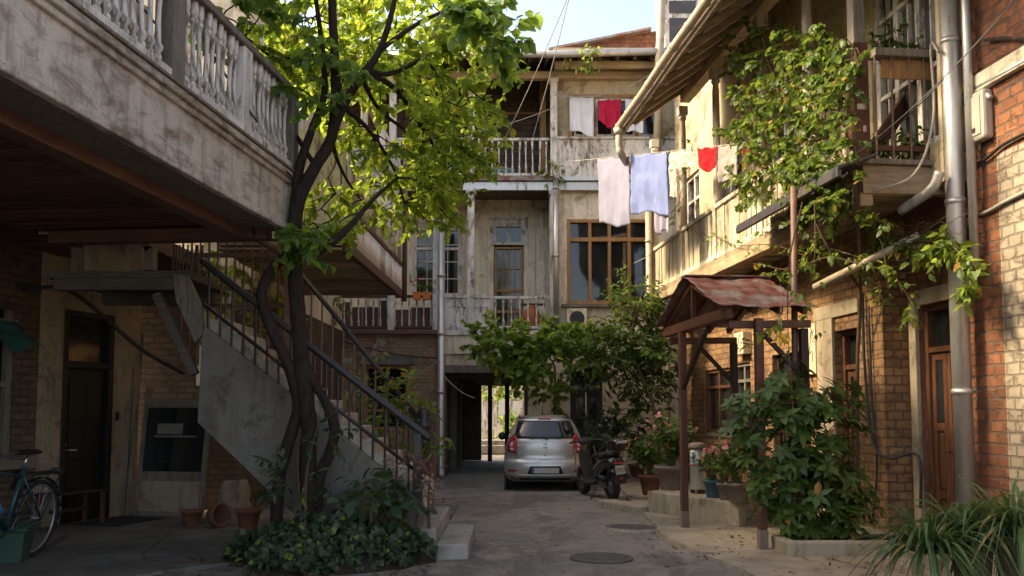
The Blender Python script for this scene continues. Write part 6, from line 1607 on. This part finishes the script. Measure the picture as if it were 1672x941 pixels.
# plants on the back house: sprig on slab, on eave
b=at(905,292,21.3); clump('slab_weed','small weed sprouting from the upper floor edge','weed',b,[(14,G_(900,285,21.3),(.22,.1,.25))],'leaf_vine',.13,'ovate',7,[[b,G_(900,272,21.3)]],.5,spl=.2)
b=at(965,92,20.6); clump('gutter_weed','weed growing from the rear gutter over the eave beams','weed',b,[(22,G_(950,100,20.5),(.5,.12,.28))],'leaf_vine',.12,'ovate',7,[[b,G_(945,95,20.5)],[b,G_(975,95,20.5)]],.5,spl=.25)
b=at(560,500,21.4); clump('loggia_plant','straggly yellow-green plant on the brown railing at the left of the loggia','plant',b,[(24,G_(540,510,20.6),(.55,.3,.4))],'leaf_vine',.15,'ovate',7,[[b,G_(520,490,20.6)],[b,G_(560,520,20.6)]],.5,spl=.3)
for i,(px,lab) in enumerate(((690,'small red flowers in the orange box on the brown railing'),)):
    b=at(px,478,21.45); flowers('window_flowers',lab,b,.3,.3,8,'leaf_vine',.08,'petal_red',6,.03)
# potted flowers along the right wall
random.seed(81)
gp=[ (1062,808,.045,.21,.34,'terracotta','brown terracotta pot nearest the scooter, on the low stone step'),
     (1094,800,.36,.21,.36,'pot_grey','wide grey-brown pot on the stone ledge behind the thin canopy post'),
     (1041,790,.045,.2,.3,'terracotta','half hidden orange pot behind the scooter')]
LG=[]
def gp_pos(px,py,z): p=gnd(px,py,z); return p
pp=gp_pos(1062,808,.10); pot('terracotta_pot',gp[0][6],pp,.20,.36); flowers('flowering_plant','dense green plant with orange-pink buds in the brown pot nearest the scooter',pp+V((0,0,.32)),.75,.40,52,'leaf_shrub',.13,'petal_orange',7,.03)
pp=gp_pos(1096,800,.36); pot('wide_pot',gp[1][6],pp,.235,.38,'pot_grey'); flowers('flowering_plant','tall potted plant with pink flowers behind the thin canopy post',pp+V((0,0,.34)),.85,.38,50,'leaf_shrub',.13,'petal_pink',12,.035)
pp=gp_pos(1040,779,.05); pot('terracotta_pot',gp[2][6],pp,.2,.3)
pp=gp_pos(1165,813,.36); pot('blue_pot','small dark blue pot on the stone ledge',pp,.14,.26,'pot_blue'); flowers('flowering_plant','low plant with mauve-pink flowers in the small blue pot',pp+V((0,0,.23)),.42,.24,22,'leaf_shrub',.10,'petal_pink',9,.035)
pp=gp_pos(1184,817,.36); pot('small_grey_pot','small grey pot between the blue and the ribbed pots',pp,.11,.24,'pot_grey'); flowers('flowering_plant','pale yellow-pink flowering plant in the small grey pot',pp+V((0,0,.21)),.5,.22,22,'leaf_vine',.09,'petal_yellow',5,.03)
pp=gp_pos(1206,821,.36); pot('ribbed_pot','stout grey-brown pot at the near end of the stone ledge',pp,.17,.27,'pot_grey'); flowers('flowering_plant','bushy plant with pink flowers in the stout pot at the ledge end',pp+V((0,0,.24)),.6,.30,30,'leaf_shrub',.12,'petal_pink',10,.035)
# end-bay planting
random.seed(91)
for i,(px,py,lab) in enumerate(((1475,245,'dark foliage in the trough behind the iron bars'),(1480,75,'dark sprigs in the box on the top rail of the end bay'))):
    p=rw(epix(px,py)+V((0,.22,0))); root=clump('trough_plant',lab,'plant',p,[(26,p+V((0,0,.12)),(.42,.1,.16))],'leaf_shrub',.09,'ovate',8,[[p+V((-.3,0,0)),p+V((-.2,0,.2))],[p,p+V((0,0,.2))],[p+V((.3,0,0)),p+V((.25,0,.2))]],.5,spl=.18)
# garden greenery beyond the passage
for i,(px,yy,h,lab) in enumerate(((805,38,2.6,'sunlit bush beyond the passage, left of the inner posts'),(838,38.5,3.2,'tall sunlit bush beyond the passage above the car mirror'),(858,35,1.0,'low green plant beyond the passage beside the pale fence'))):
    b=at(px,740,yy); b.z=0; clump('garden_bush',lab,'bush',b,[(40,V((b.x,b.y,h)),(.8,.5,h*.4))],'leaf_vine',.28,'ovate',9,[[b,V((b.x,b.y,h))]],.6,spl=.6)
# ------------------------------------------------------------------ laundry
random.seed(101)
CL = {'mauve':cloth('cloth_mauve',(0.27,0.27,0.36)),'blue':cloth('cloth_blue',(0.19,0.235,0.44)),'cream':cloth('cloth_cream',(0.50,0.46,0.38)),'red':cloth('cloth_red',(0.40,0.012,0.02)),'crimson':cloth('cloth_crimson',(0.55,0.025,0.07)),'white':cloth('cloth_white',(0.74,0.74,0.77)),'pinkish':cloth('cloth_pinkish',(0.36,0.30,0.28)),'lilac':cloth('cloth_lilac',(0.36,0.32,0.40)),'green':cloth('cloth_green',(0.03,0.10,0.085),trans=.1)}
def hang(name,label,mat,a,b,drop,fold=.02,nf=3,taper=0,bottom=None,group=None,dropb=None,cat='laundry',pins=(0.02,.98),shape=None):
    """cloth pegged between a and b, falling drop metres with soft folds"""
    a,b=V(a),V(b); d=(b-a); out=V((d.y,-d.x,0)).normalized(); ph=rnd()*6
    root=thing(name,a,0,label,cat,group)
    m=MB()
    def fn(u,v):
        dr=drop+((dropb if dropb is not None else drop)-drop)*u
        if shape: dr*=shape(u)
        x=u+taper*(u-.5)*v
        p=a+d*x-V((0,0,dr*v*(1+.03*math.sin(u*7+ph)*v)+(.035*abs(math.sin(math.pi*u*2)))*(1-v)))
        f=fold*.85*(.45+v)*(math.sin(u*nf*2*math.pi+ph+v*1.2)+.45*math.sin(u*nf*4.3*math.pi+ph*2-v*2))+.03*mnoise.noise(V((u*4,v*3,ph)))+.014*mnoise.noise(V((u*11,v*8,ph)))
        return p+out*f-a
    m.grid(fn,36,28); o=m.build('fabric',CL[mat],root,smooth=True,solid=.004)
    for t in pins:
        p=d*t; mm=MB(); mm.box(p.x-.008,p.x+.008,p.y-.012,p.y+.012,p.z-.05,p.z+.03); mm.build('peg',M['tan_wood'],root)
    return root
LA_ = at(905,266,21.35); LB_ = rw(rpix(1245,230,XG-.09))
def line(px):
    # point of the washing line under photo column px (solve along the 3d segment)
    t=(px-PCX)/FPX; dd=LB_-LA_
    # x = t*depth ; depth = y*CP+(z-CAMZ)*SP
    f=lambda s:(LA_.x+dd.x*s)-t*((LA_.y+dd.y*s)*CP+(LA_.z+dd.z*s-CAMZ)*SP)
    lo,hi=0.,1.
    for _ in range(40):
        mid=(lo+hi)/2
        if f(mid)>0: hi=mid
        else: lo=mid
    s=(lo+hi)/2; return LA_+dd*s
def hgt(px,dy): p=line(px); return dy/FPX*p.y
m=MB(); m.tube(sag(LA_,LB_,.015),.007,5); tag(m.build('washing_line',M['cable_grey'],origin=LA_),'washing line strung from the rear house to the timber gallery','washing line')
m=MB(); m.tube(sag(LA_+V((0,-.06,.03)),LB_+V((0,.05,.03)),.05),.006,5); 
hang('towel','large mauve-grey towel, first from the left on the long line','mauve',line(976),line(1027),hgt(1000,115),.018,2)
hang('towel','large sky blue towel hanging beside the mauve one','blue',line(1031),line(1089),hgt(1060,102),.022,2.4)
hang('towel','thin lilac cloth hanging low behind the blue towel','lilac',line(1070)+V((0,.12,-.05)),line(1092)+V((0,.12,-.05)),hgt(1080,130),.02,2)
hang('shirt','short cream top hanging next to the blue towel','cream',line(1092),line(1130),hgt(1110,36),.02,2,dropb=hgt(1110,30))
hang('shirt','narrow cream trouser leg hanging below the cream top','cream',line(1093)+V((0,.03,-.3)),line(1104)+V((0,.03,-.3)),hgt(1100,60)-.1,.01,1,pins=())
hang('shorts','bright red shorts with small pale marks on the long line','red',line(1139),line(1171),hgt(1155,40),.015,1.5,shape=lambda u:.8+.25*math.sin(math.pi*u))
hang('shirt','pale pinkish shirt beside the red shorts','pinkish',line(1173),line(1205),hgt(1190,62),.02,2)
hang('cloth_scrap','small red scrap of cloth nearest the vine','red',line(1212),line(1226),hgt(1220,20),.01,1)
U0=at(900,150,21.35); U1=at(1075,164,21.35)
m=MB(); m.tube(sag(U0,U1,.03),.007,5); tag(m.build('washing_line',M['cable_grey'],origin=U0),'short washing line on the rear top floor above the boarded parapet','washing line')
def up(px,py): return at(px,py,21.33)
hang('bed_sheet','white cloth on the rear top-floor line','white',up(930,156),up(969,159),fz(158)-fz(213),.02,2,dropb=fz(158)-fz(222))
hang('shirt','crimson shirt on the rear top-floor line','crimson',up(977,163),up(1014,161),fz(162)-fz(203),.03,2,shape=lambda u:.8+.3*math.sin(math.pi*u))
hang('bed_sheet','pale sheet at the right end of the rear top-floor line','white',up(1021,160),up(1050,163),fz(162)-fz(215),.02,2)
# ------------------------------------------------------------------ overhead wires
def wire(label,a,b,drop,r=.012,mat='cable',name='overhead_wire',cat='wire',n=16):
    m=MB(); m.tube(sag(a,b,drop,n),r,5); return tag(m.build(name,M[mat],origin=a),label,cat)
W1=at(822,318,21.3)
wire('grey wire rising from the loggia into the sky past the rear gutter',at(825,225,21.3),at(950,-60,17),.1,.010,'cable_grey')
wire('thin wire crossing the upper loggia from the floor edge to the sky',at(870,225,21.3),at(945,-70,16.5),.1,.010,'cable_grey')
wire('pale wire crossing the rear eave diagonally',at(780,215,21.3),at(906,175,21.4),.05,.010,'cable_grey')
wire('slack pale cable looping below the rear eave to the right',at(905,155,21.3),at(1062,122,21.0),.25,.014,'cable_grey')
wire('dark wire over the near balcony, lower of two',at(215,-10,8.2),lpix(480,288,.1).copy() if False else LM@lpix(478,290,.12)+LO,.06,.012)
wire('dark wire over the near balcony, steeper of two',at(290,-10,8.0),LM@lpix(420,200,.12)+LO,.04,.012)
wire('thin wire from the tree to the rear facade at first-floor height',at(1035,430,19),at(1120,365,18.4),.1,.008,'cable_grey')
wire('cable drooping along the brick wall above the passage',at(545,552,21.5),at(727,585,21.5),.12,.018,'cable',n=20)
wire('pale cable hanging across the brick wall beside the dark window',at(560,640,21.4),at(722,585,21.4),.25,.012,'cable_grey',n=20)
wire('looped cable hanging at the passage mouth',at(722,610,21.3),at(775,650,21.5),.1,.014,'cable_grey')
wire('black cable running down over the thick downpipe to the end bay',VP_(1665,-10,-.05),VP_(1400,250,-1.0),.1,.007)
wire('dark cable along the gallery edge towards the vine',VP_(1540,130,-.1),VP_(1290,330,-1.1),.15,.008)
m=MB(); c=bez([VP_(1533,85,-.05)+V((0,-.0,0)),rw(epix(1508,85)+V((0,-.15,0))),rw(epix(1510,200)+V((0,-.18,0))),rw(epix(1480,290)+V((0,-.18,0))),rw(epix(1420,315)+V((0,-.1,0)))],8); m.tube(c,.016,6); tag(m.build('loose_hose',M['cable_grey'],smooth=True,origin=c[0]),'loose grey hose looping down in front of the end bay bars','hose')
m=MB(); c=bez([VP_(1408,480,-.05),VP_(1412,600,-.05),VP_(1425,720,-.05),VP_(1450,748,-.05),VP_(1490,740,.2),VP_(1503,760,.2),VP_(1503,830,.2)],7); m.tube(c,.02,8); tag(m.build('wall_cable',M['cable'],smooth=True,origin=c[0]),'thick black cable bending along the brick pier to the near door','cable')
m=MB(); c=[VP_(1418,500,-.04),VP_(1424,650,-.04),VP_(1432,760,-.04),VP_(1425,850,-.04)]; m.tube(bez(c,5),.016,8); tag(m.build('wall_cable',M['cable'],smooth=True,origin=c[0]),'straight black cable running down the corner of the brick pier','cable')
m=MB(); c=bez([VP_(1565,345,.3),VP_(1600,350,.3),VP_(1640,330,.3),VP_(1680,310,.3)],5); m.tube(c,.022,8); tag(m.build('wall_conduit',M['cable_grey'],smooth=True,origin=c[0]),'pale conduit on the red brick wall just below the meter box','pipe')
m=MB(); c=bez([VP_(1555,270,.3),VP_(1600,265,.3),VP_(1640,235,.3),VP_(1690,210,.3)],5); m.tube(c,.018,8); tag(m.build('wall_cable',M['cable'],smooth=True,origin=c[0]),'dark cable swinging below the meter box on red brick','cable')
m=MB(); c=bez([VP_(1560,178,.27),VP_(1580,165,.27),VP_(1606,153,.27),VP_(1618,160,.27)],5); m.tube(c,.03,10); m.tube([VP_(1556,166,.28),VP_(1700,85,.28)],.03,10); tag(m.build('conduit_bend',M['galv'],smooth=True,origin=c[0]),'grey conduit bending into the top of the meter box','pipe')
m=MB(); c=[VP_(1608,66,.28),VP_(1640,62,.26),VP_(1690,66,.28)]; m.tube(c,.022,6); tag(m.build('iron_bracket',M['iron'],origin=c[0]),'dark iron rod projecting over the pale string course','bracket')
m=MB(); c=bez([at(-20,445,11.4),at(40,470,11.6),at(100,470,12),at(150,500,12.4),at(230,570,12.8),at(300,610,13.2)],6); m.tube(c,.03,6); tag(m.build('wall_cable',M['cable'],smooth=True,origin=c[0]),'black cable bundle sagging along the dim wall under the balcony','cable')
# ------------------------------------------------------------------ wall boxes and signs on the right
q0,q1=rpix(1622,150,.335),rpix(1597,236,.335)
mtb=thing('meter_box',rw((.335,(q0.y+q1.y)/2,(rpix(1610,150,.335).z+rpix(1610,232,.335).z)/2)),RA,'pale grey electricity meter box on the red brick wall','meter box')
hy=abs(q0.y-q1.y)/2; hz=(rpix(1610,150,.335).z-rpix(1610,232,.335).z)/2
M['box_grey']=plain('box_grey',(0.36,0.32,0.27),.5,var=.15)
m=MB(); m.box(-.13,0,-hy,hy,-hz,hz); bxo=m.build('casing',M['box_grey'],mtb,bevel=.035)
m=MB(); m.box(-.142,-.128,-hy+.05,hy-.05,-hz+.06,hz-.06); m.build('cover',M['box_grey'],mtb,bevel=.008)
m=MB(); m.box(-.147,-.1425,-.02,.06,-hz+.1,-hz+.15); m.build('label_plate',M['ink'],mtb)
m=MB(); m.tube([(-.06,.02,-hz),(-.06,.03,-hz-.1),(0.0,.06,-hz-.3)],.012,6); m.build('cable_tail',M['cable'],mtb)
def drawing(root,strk,mat,x):
    m=MB()
    for pts in strk:
        pts=[V((x,y,z)) for y,z in pts]; c=bez(pts,5) if len(pts)>2 else pts; m.tube(c,.006,4)
    m.build('line_drawing',mat,root)
M['sign_panel']=plain('sign_panel',(0.52,0.42,0.29),.7,var=.12)
y0,y1=ry(1213,-.16,560),ry(1198,-.16,560); z0,z1=rpix(1205,579,-.16).z,rpix(1205,543,-.16).z
sgn=thing('sign_box',rw((0,(y0+y1)/2,(z0+z1)/2)),RA,'square beige sign box with a black bird line drawing above the narrow window','sign')
w_,h_=(y1-y0)/2,(z1-z0)/2
m=MB(); m.box(-.16,0,-w_,w_,-h_,h_); m.build('panel',M['sign_panel'],sgn,bevel=.008)
drawing(sgn,[[(-w_*.45,h_*.8),(-w_*.1,h_*.3),(.0,-h_*.2),(w_*.1,-h_*.5)],[(w_*.1,-h_*.5),(-w_*.2,-h_*.45),(-w_*.5,-h_*.7),(-w_*.1,-h_*.8),(w_*.15,-h_*.55)],[(.0,-h_*.2),(w_*.4,-h_*.0),(w_*.35,-h_*.4)]],M['ink'],-.163)
y0,y1=ry(1331,-.06,560),ry(1313,-.06,560); z0,z1=rpix(1320,612,-.06).z,rpix(1320,530,-.06).z
sg2=thing('wall_panel',rw((0,(y0+y1)/2,(z0+z1)/2)),RA,'tall beige wall panel with a black stemmed-flower line drawing by the rusty pole','sign')
w_,h_=(y1-y0)/2,(z1-z0)/2
m=MB(); m.box(-.06,-.003,-w_,w_,-h_,h_); m.build('panel',M['sign_panel'],sg2,bevel=.006)
drawing(sg2,[[(w_*.2,-h_*.9),(w_*.1,-h_*.2),(-w_*.1,h_*.2),(-w_*.2,h_*.6)],[(-w_*.2,h_*.6),(-w_*.5,h_*.75),(-w_*.6,h_*.6),(-w_*.3,h_*.55)],[(-w_*.25,h_*.5),(-w_*.7,h_*.25)],[(w_*.1,-h_*.2),(-w_*.4,-h_*.1),(-w_*.5,-h_*.5)],[(w_*.15,-h_*.5),(w_*.5,-h_*.2)]],M['ink'],-.063)
# yellow dried ornaments under the canopy
c=VP_(1276,545,-2.0); m=MB(); top=V((c.x,c.y,3.0)); m.tube([top,c],.004,4)
lb=MB()
for _ in range(26): lb2=leaf(lb,c+rdir()*.06+V((0,0,-.03)),rdir()+V((0,0,-1)),rdir(),.09,.04)
o=thing('hanging_ornament',c,0,'bunch of dried yellow pods hanging under the canopy','ornament')
finish(o,[(m,'string','cable_grey',{}),(lb,'dried_pods','petal_yellow',{})])
# ------------------------------------------------------------------ stone ledge, step, drum
c0=gnd(1207,860,.045); d_=V((-.1,1,0)).normalized(); n_=V((1,.1,0)).normalized()
far=gnd(1073,838,.045)
L_=(far-c0).length; lx=(far-c0).normalized(); ln=V((lx.y,-lx.x,0))
def ledge(a,L,dep,h,name,label):
    m=MB(); b_=a+lx*L
    n=14
    for i in range(n): pass
    P0=[a,a+ln*dep,b_+ln*dep,b_]; m.hexa([p+V((0,0,-.04)) for p in P0]+[p+V((0,0,h)) for p in P0])
    return tag(m.build(name,M['stone'],origin=a,bevel=.025),label,'ledge')
ledge(c0,L_+.25,.75,.32,'stone_ledge','rough stone ledge carrying the row of flower pots')
s0=gnd(1075,838,.02); ledge(s0+lx*.05-ln*.3,1.2,.36,.11,'stone_step','low flat stone step below the far end of the pot ledge')

dc=gnd(1140,806,.36); r_=13/FPX*dc.y*1.02; h_=80/FPX*dc.y
dr=thing('metal_drum',dc,0,'weathered grey metal drum with a dark lid standing among the flower pots','drum')
m=MB(); m.lathe([(r_*.92,0.06),(r_*.95,.08),(r_*.95,h_*.55),(r_*.99,h_*.56),(r_*.99,h_*.6),(r_*.95,h_*.61),(r_*.95,h_*.92)],n=24); m.build('shell',M['galv'],dr,smooth=True)
m=MB(); m.lathe([(r_*1.08,h_*.9),(r_*1.12,h_*.93),(r_*1.1,h_*.99),(r_*.7,h_*1.02),(.02,h_*1.03)],n=24); m.build('lid',M['pot_grey'],dr,smooth=True)
m=MB(); m.torus((0,0,h_*.58),(0,0,1),r_*.99,.012,24,6); m.build('red_band',plain('band_red',(.35,.06,.05),.5),dr)
for k in range(3): t=k*2.1+.5; m=MB(); m.box(r_*.7*math.cos(t)-.03,r_*.7*math.cos(t)+.03,r_*.7*math.sin(t)-.03,r_*.7*math.sin(t)+.03,0,.07); m.build('foot',M['iron'],dr)
m=MB(); m.box(-r_*.85,-r_*.62,-r_*.99,-r_*.72,h_*.62,h_*.85); m.build('sticker',plain('sticker_blue',(.1,.28,.42),.5),dr)
# ------------------------------------------------------------------ back house extras
a=at(929,538,YB); b=at(953,506,YB)
ac=thing('air_conditioner',(0.5*(a.x+b.x),YB+.05,a.z),0,'boxy outdoor air conditioner under the rear timber window','air conditioner')
hw_=(b.x-a.x)/2+.06; hh=b.z-a.z
m=MB(); m.box(-hw_,hw_,-.32,0,0,hh); m.build('casing',M['pale_plaster'],ac,bevel=.015)
m=MB(); m.lathe([(hh*.38,0),(hh*.36,.012)],(0,-.322,hh*.5),20,axis=(0,-1,0)); m.build('fan_guard',M['black_plastic'],ac)
m=MB(); m.box(-hw_+.02,-hw_+.06,-.3,.0,-.12,-.001); m.build('bracket',M['iron'],ac); m=MB(); m.box(hw_-.06,hw_-.02,-.3,.0,-.12,-.001); m.build('bracket',M['iron'],ac)
p=at(868,536,YB+.45); jr=thing('clay_jar',(p.x,p.y,zs1+.01),0,'large orange clay jar on the loggia behind the white balusters','jar')
m=MB(); m.lathe([(.13,0),(.2,.18),(.23,.36),(.18,.52),(.1,.6),(.13,.66)],n=18); m.build('vessel',plain('clay_orange',(.42,.14,.05),.7,bump=.2),jr,smooth=True)
m=MB(); m.box(-.26,.3,-.1,.1,.661,.70); m.build('board_lid',M['dark_wood'],jr)
for i,(px,lab) in enumerate(((681,'orange flower box hooked on the brown railing, left of a pair'),(697,'orange flower box hooked on the brown railing, right of a pair'))):
    p=at(px,490,YB-.12); m=MB(); w2=7/FPX*YB; m.hexa([(-w2*.8,-.08,0),(w2*.8,-.08,0),(w2*.8,.06,0),(-w2*.8,.06,0),(-w2,-.1,.19),(w2,-.1,.19),(w2,.06,.19),(-w2,.06,.19)])
    t_=thing('flower_box',p,0,lab,'flower box'); m.build('box_body',plain('orange_plastic',(.55,.15,.03),.5) if i==0 else bpy.data.materials['orange_plastic'],t_,bevel=.01)
    m=MB(); m.box(-w2*.9,w2*.9,-.085,.045,.18,.186); m.build('soil',M['soil'],t_)
p=at(818,268,YB+.5); tb_=thing('blue_tub',(p.x,p.y,zs2+.1),0,'faded blue plastic tub on the upper loggia floor','tub')
m=MB(); m.lathe([(.3,0),(.36,.26),(.39,.3),(.35,.3),(.3,.05)],n=20); m.build('tub_shell',plain('tub_blue',(.16,.33,.45),.5),tb_,smooth=True)
p=at(706,785,20.9); rb2=thing('leaning_boards',(p.x,20.9,0),0,'reddish brown planks leaning upright at the left side of the passage mouth','planks')
m=MB(); m.bar((-.16,-.4,0),(-.02,.45,1.75),.2,.05,up=(0,-1,0)); m.build('plank',M['red_brown'],rb2)
m=MB(); m.bar((.02,-.3,0),(.06,.5,1.7),.16,.05,up=(0,-1,0)); m.build('plank',M['door_wood'],rb2)
# ------------------------------------------------------------------ ground-floor clutter at the left
p=gnd(10,918,.035); bx_=thing('planter_bucket',p,R(12),'worn dark green square planter bucket in front of the bicycle','bucket')
M['green_plastic']=weathered('green_plastic',(0.028,0.075,0.05),(0.10,0.10,0.08),wear=.36,scale=9,streak=.3,rough=.55)
s=.175; h_=.36
m=MB()
def ring(w2,z): return [(-w2*1.25,-w2,z),(w2*1.25,-w2,z),(w2*1.25,w2,z),(-w2*1.25,w2,z)]
secs=[ring(s*.8,0),ring(s,h_*.9),ring(s*1.1,h_*.9),ring(s*1.12,h_),ring(s*.98,h_),ring(s*.93,h_*.85)]
for q in secs: m.v+=q
for i in range(len(secs)-1):
    for k in range(4): a_=i*4+k; b2=i*4+(k+1)%4; m.f.append((a_,b2,b2+4,a_+4))
m.f.append((3,2,1,0)); m.build('bucket_wall',M['green_plastic'],bx_,bevel=.01)
m=MB(); m.add(ring(s*.93,h_*.84),[(0,1,2,3)]); m.build('soil',M['soil'],bx_)
pa=gnd(120,874,.035); bn=thing('wooden_bench',hpix(128,860,.45) and (p0+HM@V((.28,hpix(118,700).y-.1,.035))),LB,'small dark wooden bench by the dark door','bench')
m=MB(); m.box(-.19,.19,-.62,.3,.44,.48); m.build('seat',M['dark_wood'],bn,bevel=.01)
for sx in (-.15,.15):
    for sy in (-.56,.24): m=MB(); m.box(sx-.025,sx+.025,sy-.025,sy+.025,0,.44); m.build('leg',M['red_brown'],bn,bevel=.005)
m=MB(); m.box(-.012,.012,-.53,.21,.2,.25); m.build('stretcher',M['dark_wood'],bn)
c=p0+HM@V((.55,(dy0+dy1)/2+.1,.037)); m=MB(); m.box(-.36,.36,-.5,.5,0,.012); o=m.build('door_mat',plain('mat_black',(.018,.017,.017),.95,bump=.5,scale=90),bevel=.004); o.location=c; o.rotation_euler=(0,0,LB); tag(o,'flat black doormat in front of the dark door','doormat')
# leaning door panel with papers
bl0,br0=gnd(218,842,.035),gnd(330,845,.035); Wd=(br0-bl0).length; Hd=1.75
ld=thing('leaning_door',bl0.lerp(br0,.5),math.atan2((br0-bl0).y,(br0-bl0).x),'old grey door panel with dark glass leaning under the stair','door panel'); ld.rotation_euler=(R(-7),0,ld.rotation_euler.z)
m=MB(); f=.075; m.box(-Wd/2,-Wd/2+f,-.02,.02,0,Hd+.18); m.box(Wd/2-f,Wd/2,-.02,.02,0,Hd); m.box(-Wd/2+f,Wd/2-f,-.02,.02,Hd-.13,Hd); m.box(-Wd/2+f,Wd/2-f,-.021,.021,.52,.66); m.box(-Wd/2+f,Wd/2-f,-.02,.02,0,.07); m.build('frame',M['grey_wood'],ld,bevel=.006)
m=MB(); m.box(-Wd/2+f,Wd/2-f,-.008,.008,.07,.52); m.build('lower_panel',M['dim_plaster'],ld)
m=MB(); m.box(-Wd/2+f,Wd/2-f,-.006,.006,.66,Hd-.13); m.build('pane',M['pane'],ld)
M['paper']=plain('paper',(.16,.15,.13),.8,var=.4,scale=12)
m=MB(); m.box(-.3,.12,-.014,-.0075,1.22,1.38); m.build('paper_note',M['paper'],ld)
m=MB(); m.box(-.34,.36,-.02,-.0075,1.17,1.2); m.build('ledge_strip',M['grey_wood'],ld)
for i,(a_,b2) in enumerate(((gnd(208,842,.035),at(232,545,13.9)),(gnd(200,842,.035),at(216,600,13.6)))):
    m=MB(); m.bar(a_,b2,.06,.035); tag(m.build('timber_pole',M['grey_wood'],origin=a_),['taller thin timber leaning in the corner beside the grey door panel','shorter thin timber leaning in the corner near the bell plate'][i],'timber')
p=gnd(313,858,.035); pot('glazed_bowl','round brown glazed bowl with dark soil beside the leaning door panel',p,.145,.21,'terracotta')
p=gnd(352,861,.035); o=thing('clay_shard',p,0,'broken clay pot lying on its side under the stair','clay pot'); m=MB(); m.lathe([(.07,-.12),(.12,-.06),(.15,.06),(.16,.12),(.14,.12),(.12,.0)],(0,0,.15),16,axis=(.8,-.5,.15)); m.build('pot_wall',M['terracotta'],o,smooth=True)
p=gnd(405,866,.035); pot('clay_pot','empty clay pot under the stair next to the ivy',p,.16,.28)
p=gnd(383,850,.035); o=thing('cement_sack',p,R(20),'crumpled dusty sack slumped under the stair','sack'); m=MB()
def sk(u,v):
    t=u*2*math.pi; r2=(.27-.1*v)*(1+.18*mnoise.noise(V((math.cos(t)*2,math.sin(t)*2,v*3)))); return V((r2*math.cos(t),r2*.7*math.sin(t),.55*v*(1-.12*mnoise.noise(V((math.cos(t),math.sin(t),v*2))))))
m.grid(sk,28,10); m.v.append((0.0,0,.57)); top=len(m.v)-1
for i in range(28): m.f.append((i*11+10,(i+1)*11+10,top))
m.build('sack_cloth',M['dim_plaster'],o,smooth=True)
# green cloth awning scrap at the far left wall
a=p0+HM@V((.03,hpix(-8,540).y,0)); 
z_=hpix(10,525).z
tp=thing('green_tarp',a+V((0,0,z_)),LB,'crumpled dark green cloth awning over the window at the far left','awning'); m=MB()
def tf(u,v): return V((.02+.5*v, -.7+.95*u, -.30*v+.08*math.sin(u*9)*v*v+.06*mnoise.noise(V((u*5,v*4,2)))-.1*u*v))
m.grid(tf,30,10); m.build('fabric',CL['green'],tp,smooth=True,solid=.006)
m=MB(); m.box(-.0,.03,-.75,.3,-.01,.03); m.build('batten',M['grey_wood'],tp)
a=hpix(10,753,.02); sh_=thing('wall_shelf',p0+HM@a,LB,'thick grey timber ledge on the left wall behind the bicycle saddle','shelf'); m=MB(); m.box(0,.22,-1.6,.25,-.1,.06); m.build('board',M['grey_wood'],sh_,bevel=.01)
for y in (-.9,.1): m=MB(); m.bar((.01,y,-.35),(.18,y,-.1),.05,.05); m.build('bracket',M['iron'],sh_)
# ------------------------------------------------------------------ manholes and ground litter
for (px,py,r_,lab) in ((1033,862,.36,'round iron manhole cover with a worn concrete ring near the pavement edge'),(982,914,.34,'faint sunken manhole cover in the asphalt at the bottom of the yard')):
    c=gnd(px,py); o=thing('manhole_cover',c+V((0,0,gh(c.x,c.y)+.006)),0,lab,'manhole cover')
    m=MB(); m.lathe([(r_,0),(r_,.012),(r_*.93,.014)],n=36); pl_=m.build('plate',M['worn_iron'],o)
    m=MB()
    for rr in (.3,.55,.8): m.torus((0,0,.014),(0,0,1),r_*rr,.008,30,4)
    for k in range(12): t=k*math.pi/6; m.bar((r_*.3*math.cos(t),r_*.3*math.sin(t),.015),(r_*.85*math.cos(t),r_*.85*math.sin(t),.015),.015,.006)
    m.build('raised_pattern',M['worn_iron'],o)
    if px>1000: m=MB(); m.torus((0,0,.0),(0,0,1),r_*1.12,.035,36,6); m.build('ring',M['stone'],o)
random.seed(121); lt=MB()
for _ in range(900):
    a_=random.random()
    if a_<.5: x,y=ru(-3.5,-.8),ru(8.4,9.6)
    elif a_<.8: x,y=ru(1.5,4),ru(8.6,13)
    else: x,y=ru(-1.2,2.5),ru(8.5,19)
    z=gh(x,y)+(.05 if x>2.1 else .012)+(.03 if x<-1.5 else 0); leaf(lt,V((x,y,z)),V((ru(-1,1),ru(-1,1),.05)),V((ru(-.3,.3),ru(-.3,.3),1)),ru(.03,.08),ru(.02,.05),'ovate',ru(-.2,.2),ru(-.2,.2))
tag(lt.build('fallen_leaves',leafmat('leaf_dry',(.06,.04,.02),(.19,.12,.05),(.2,.12,.04),.2)),kind='stuff')
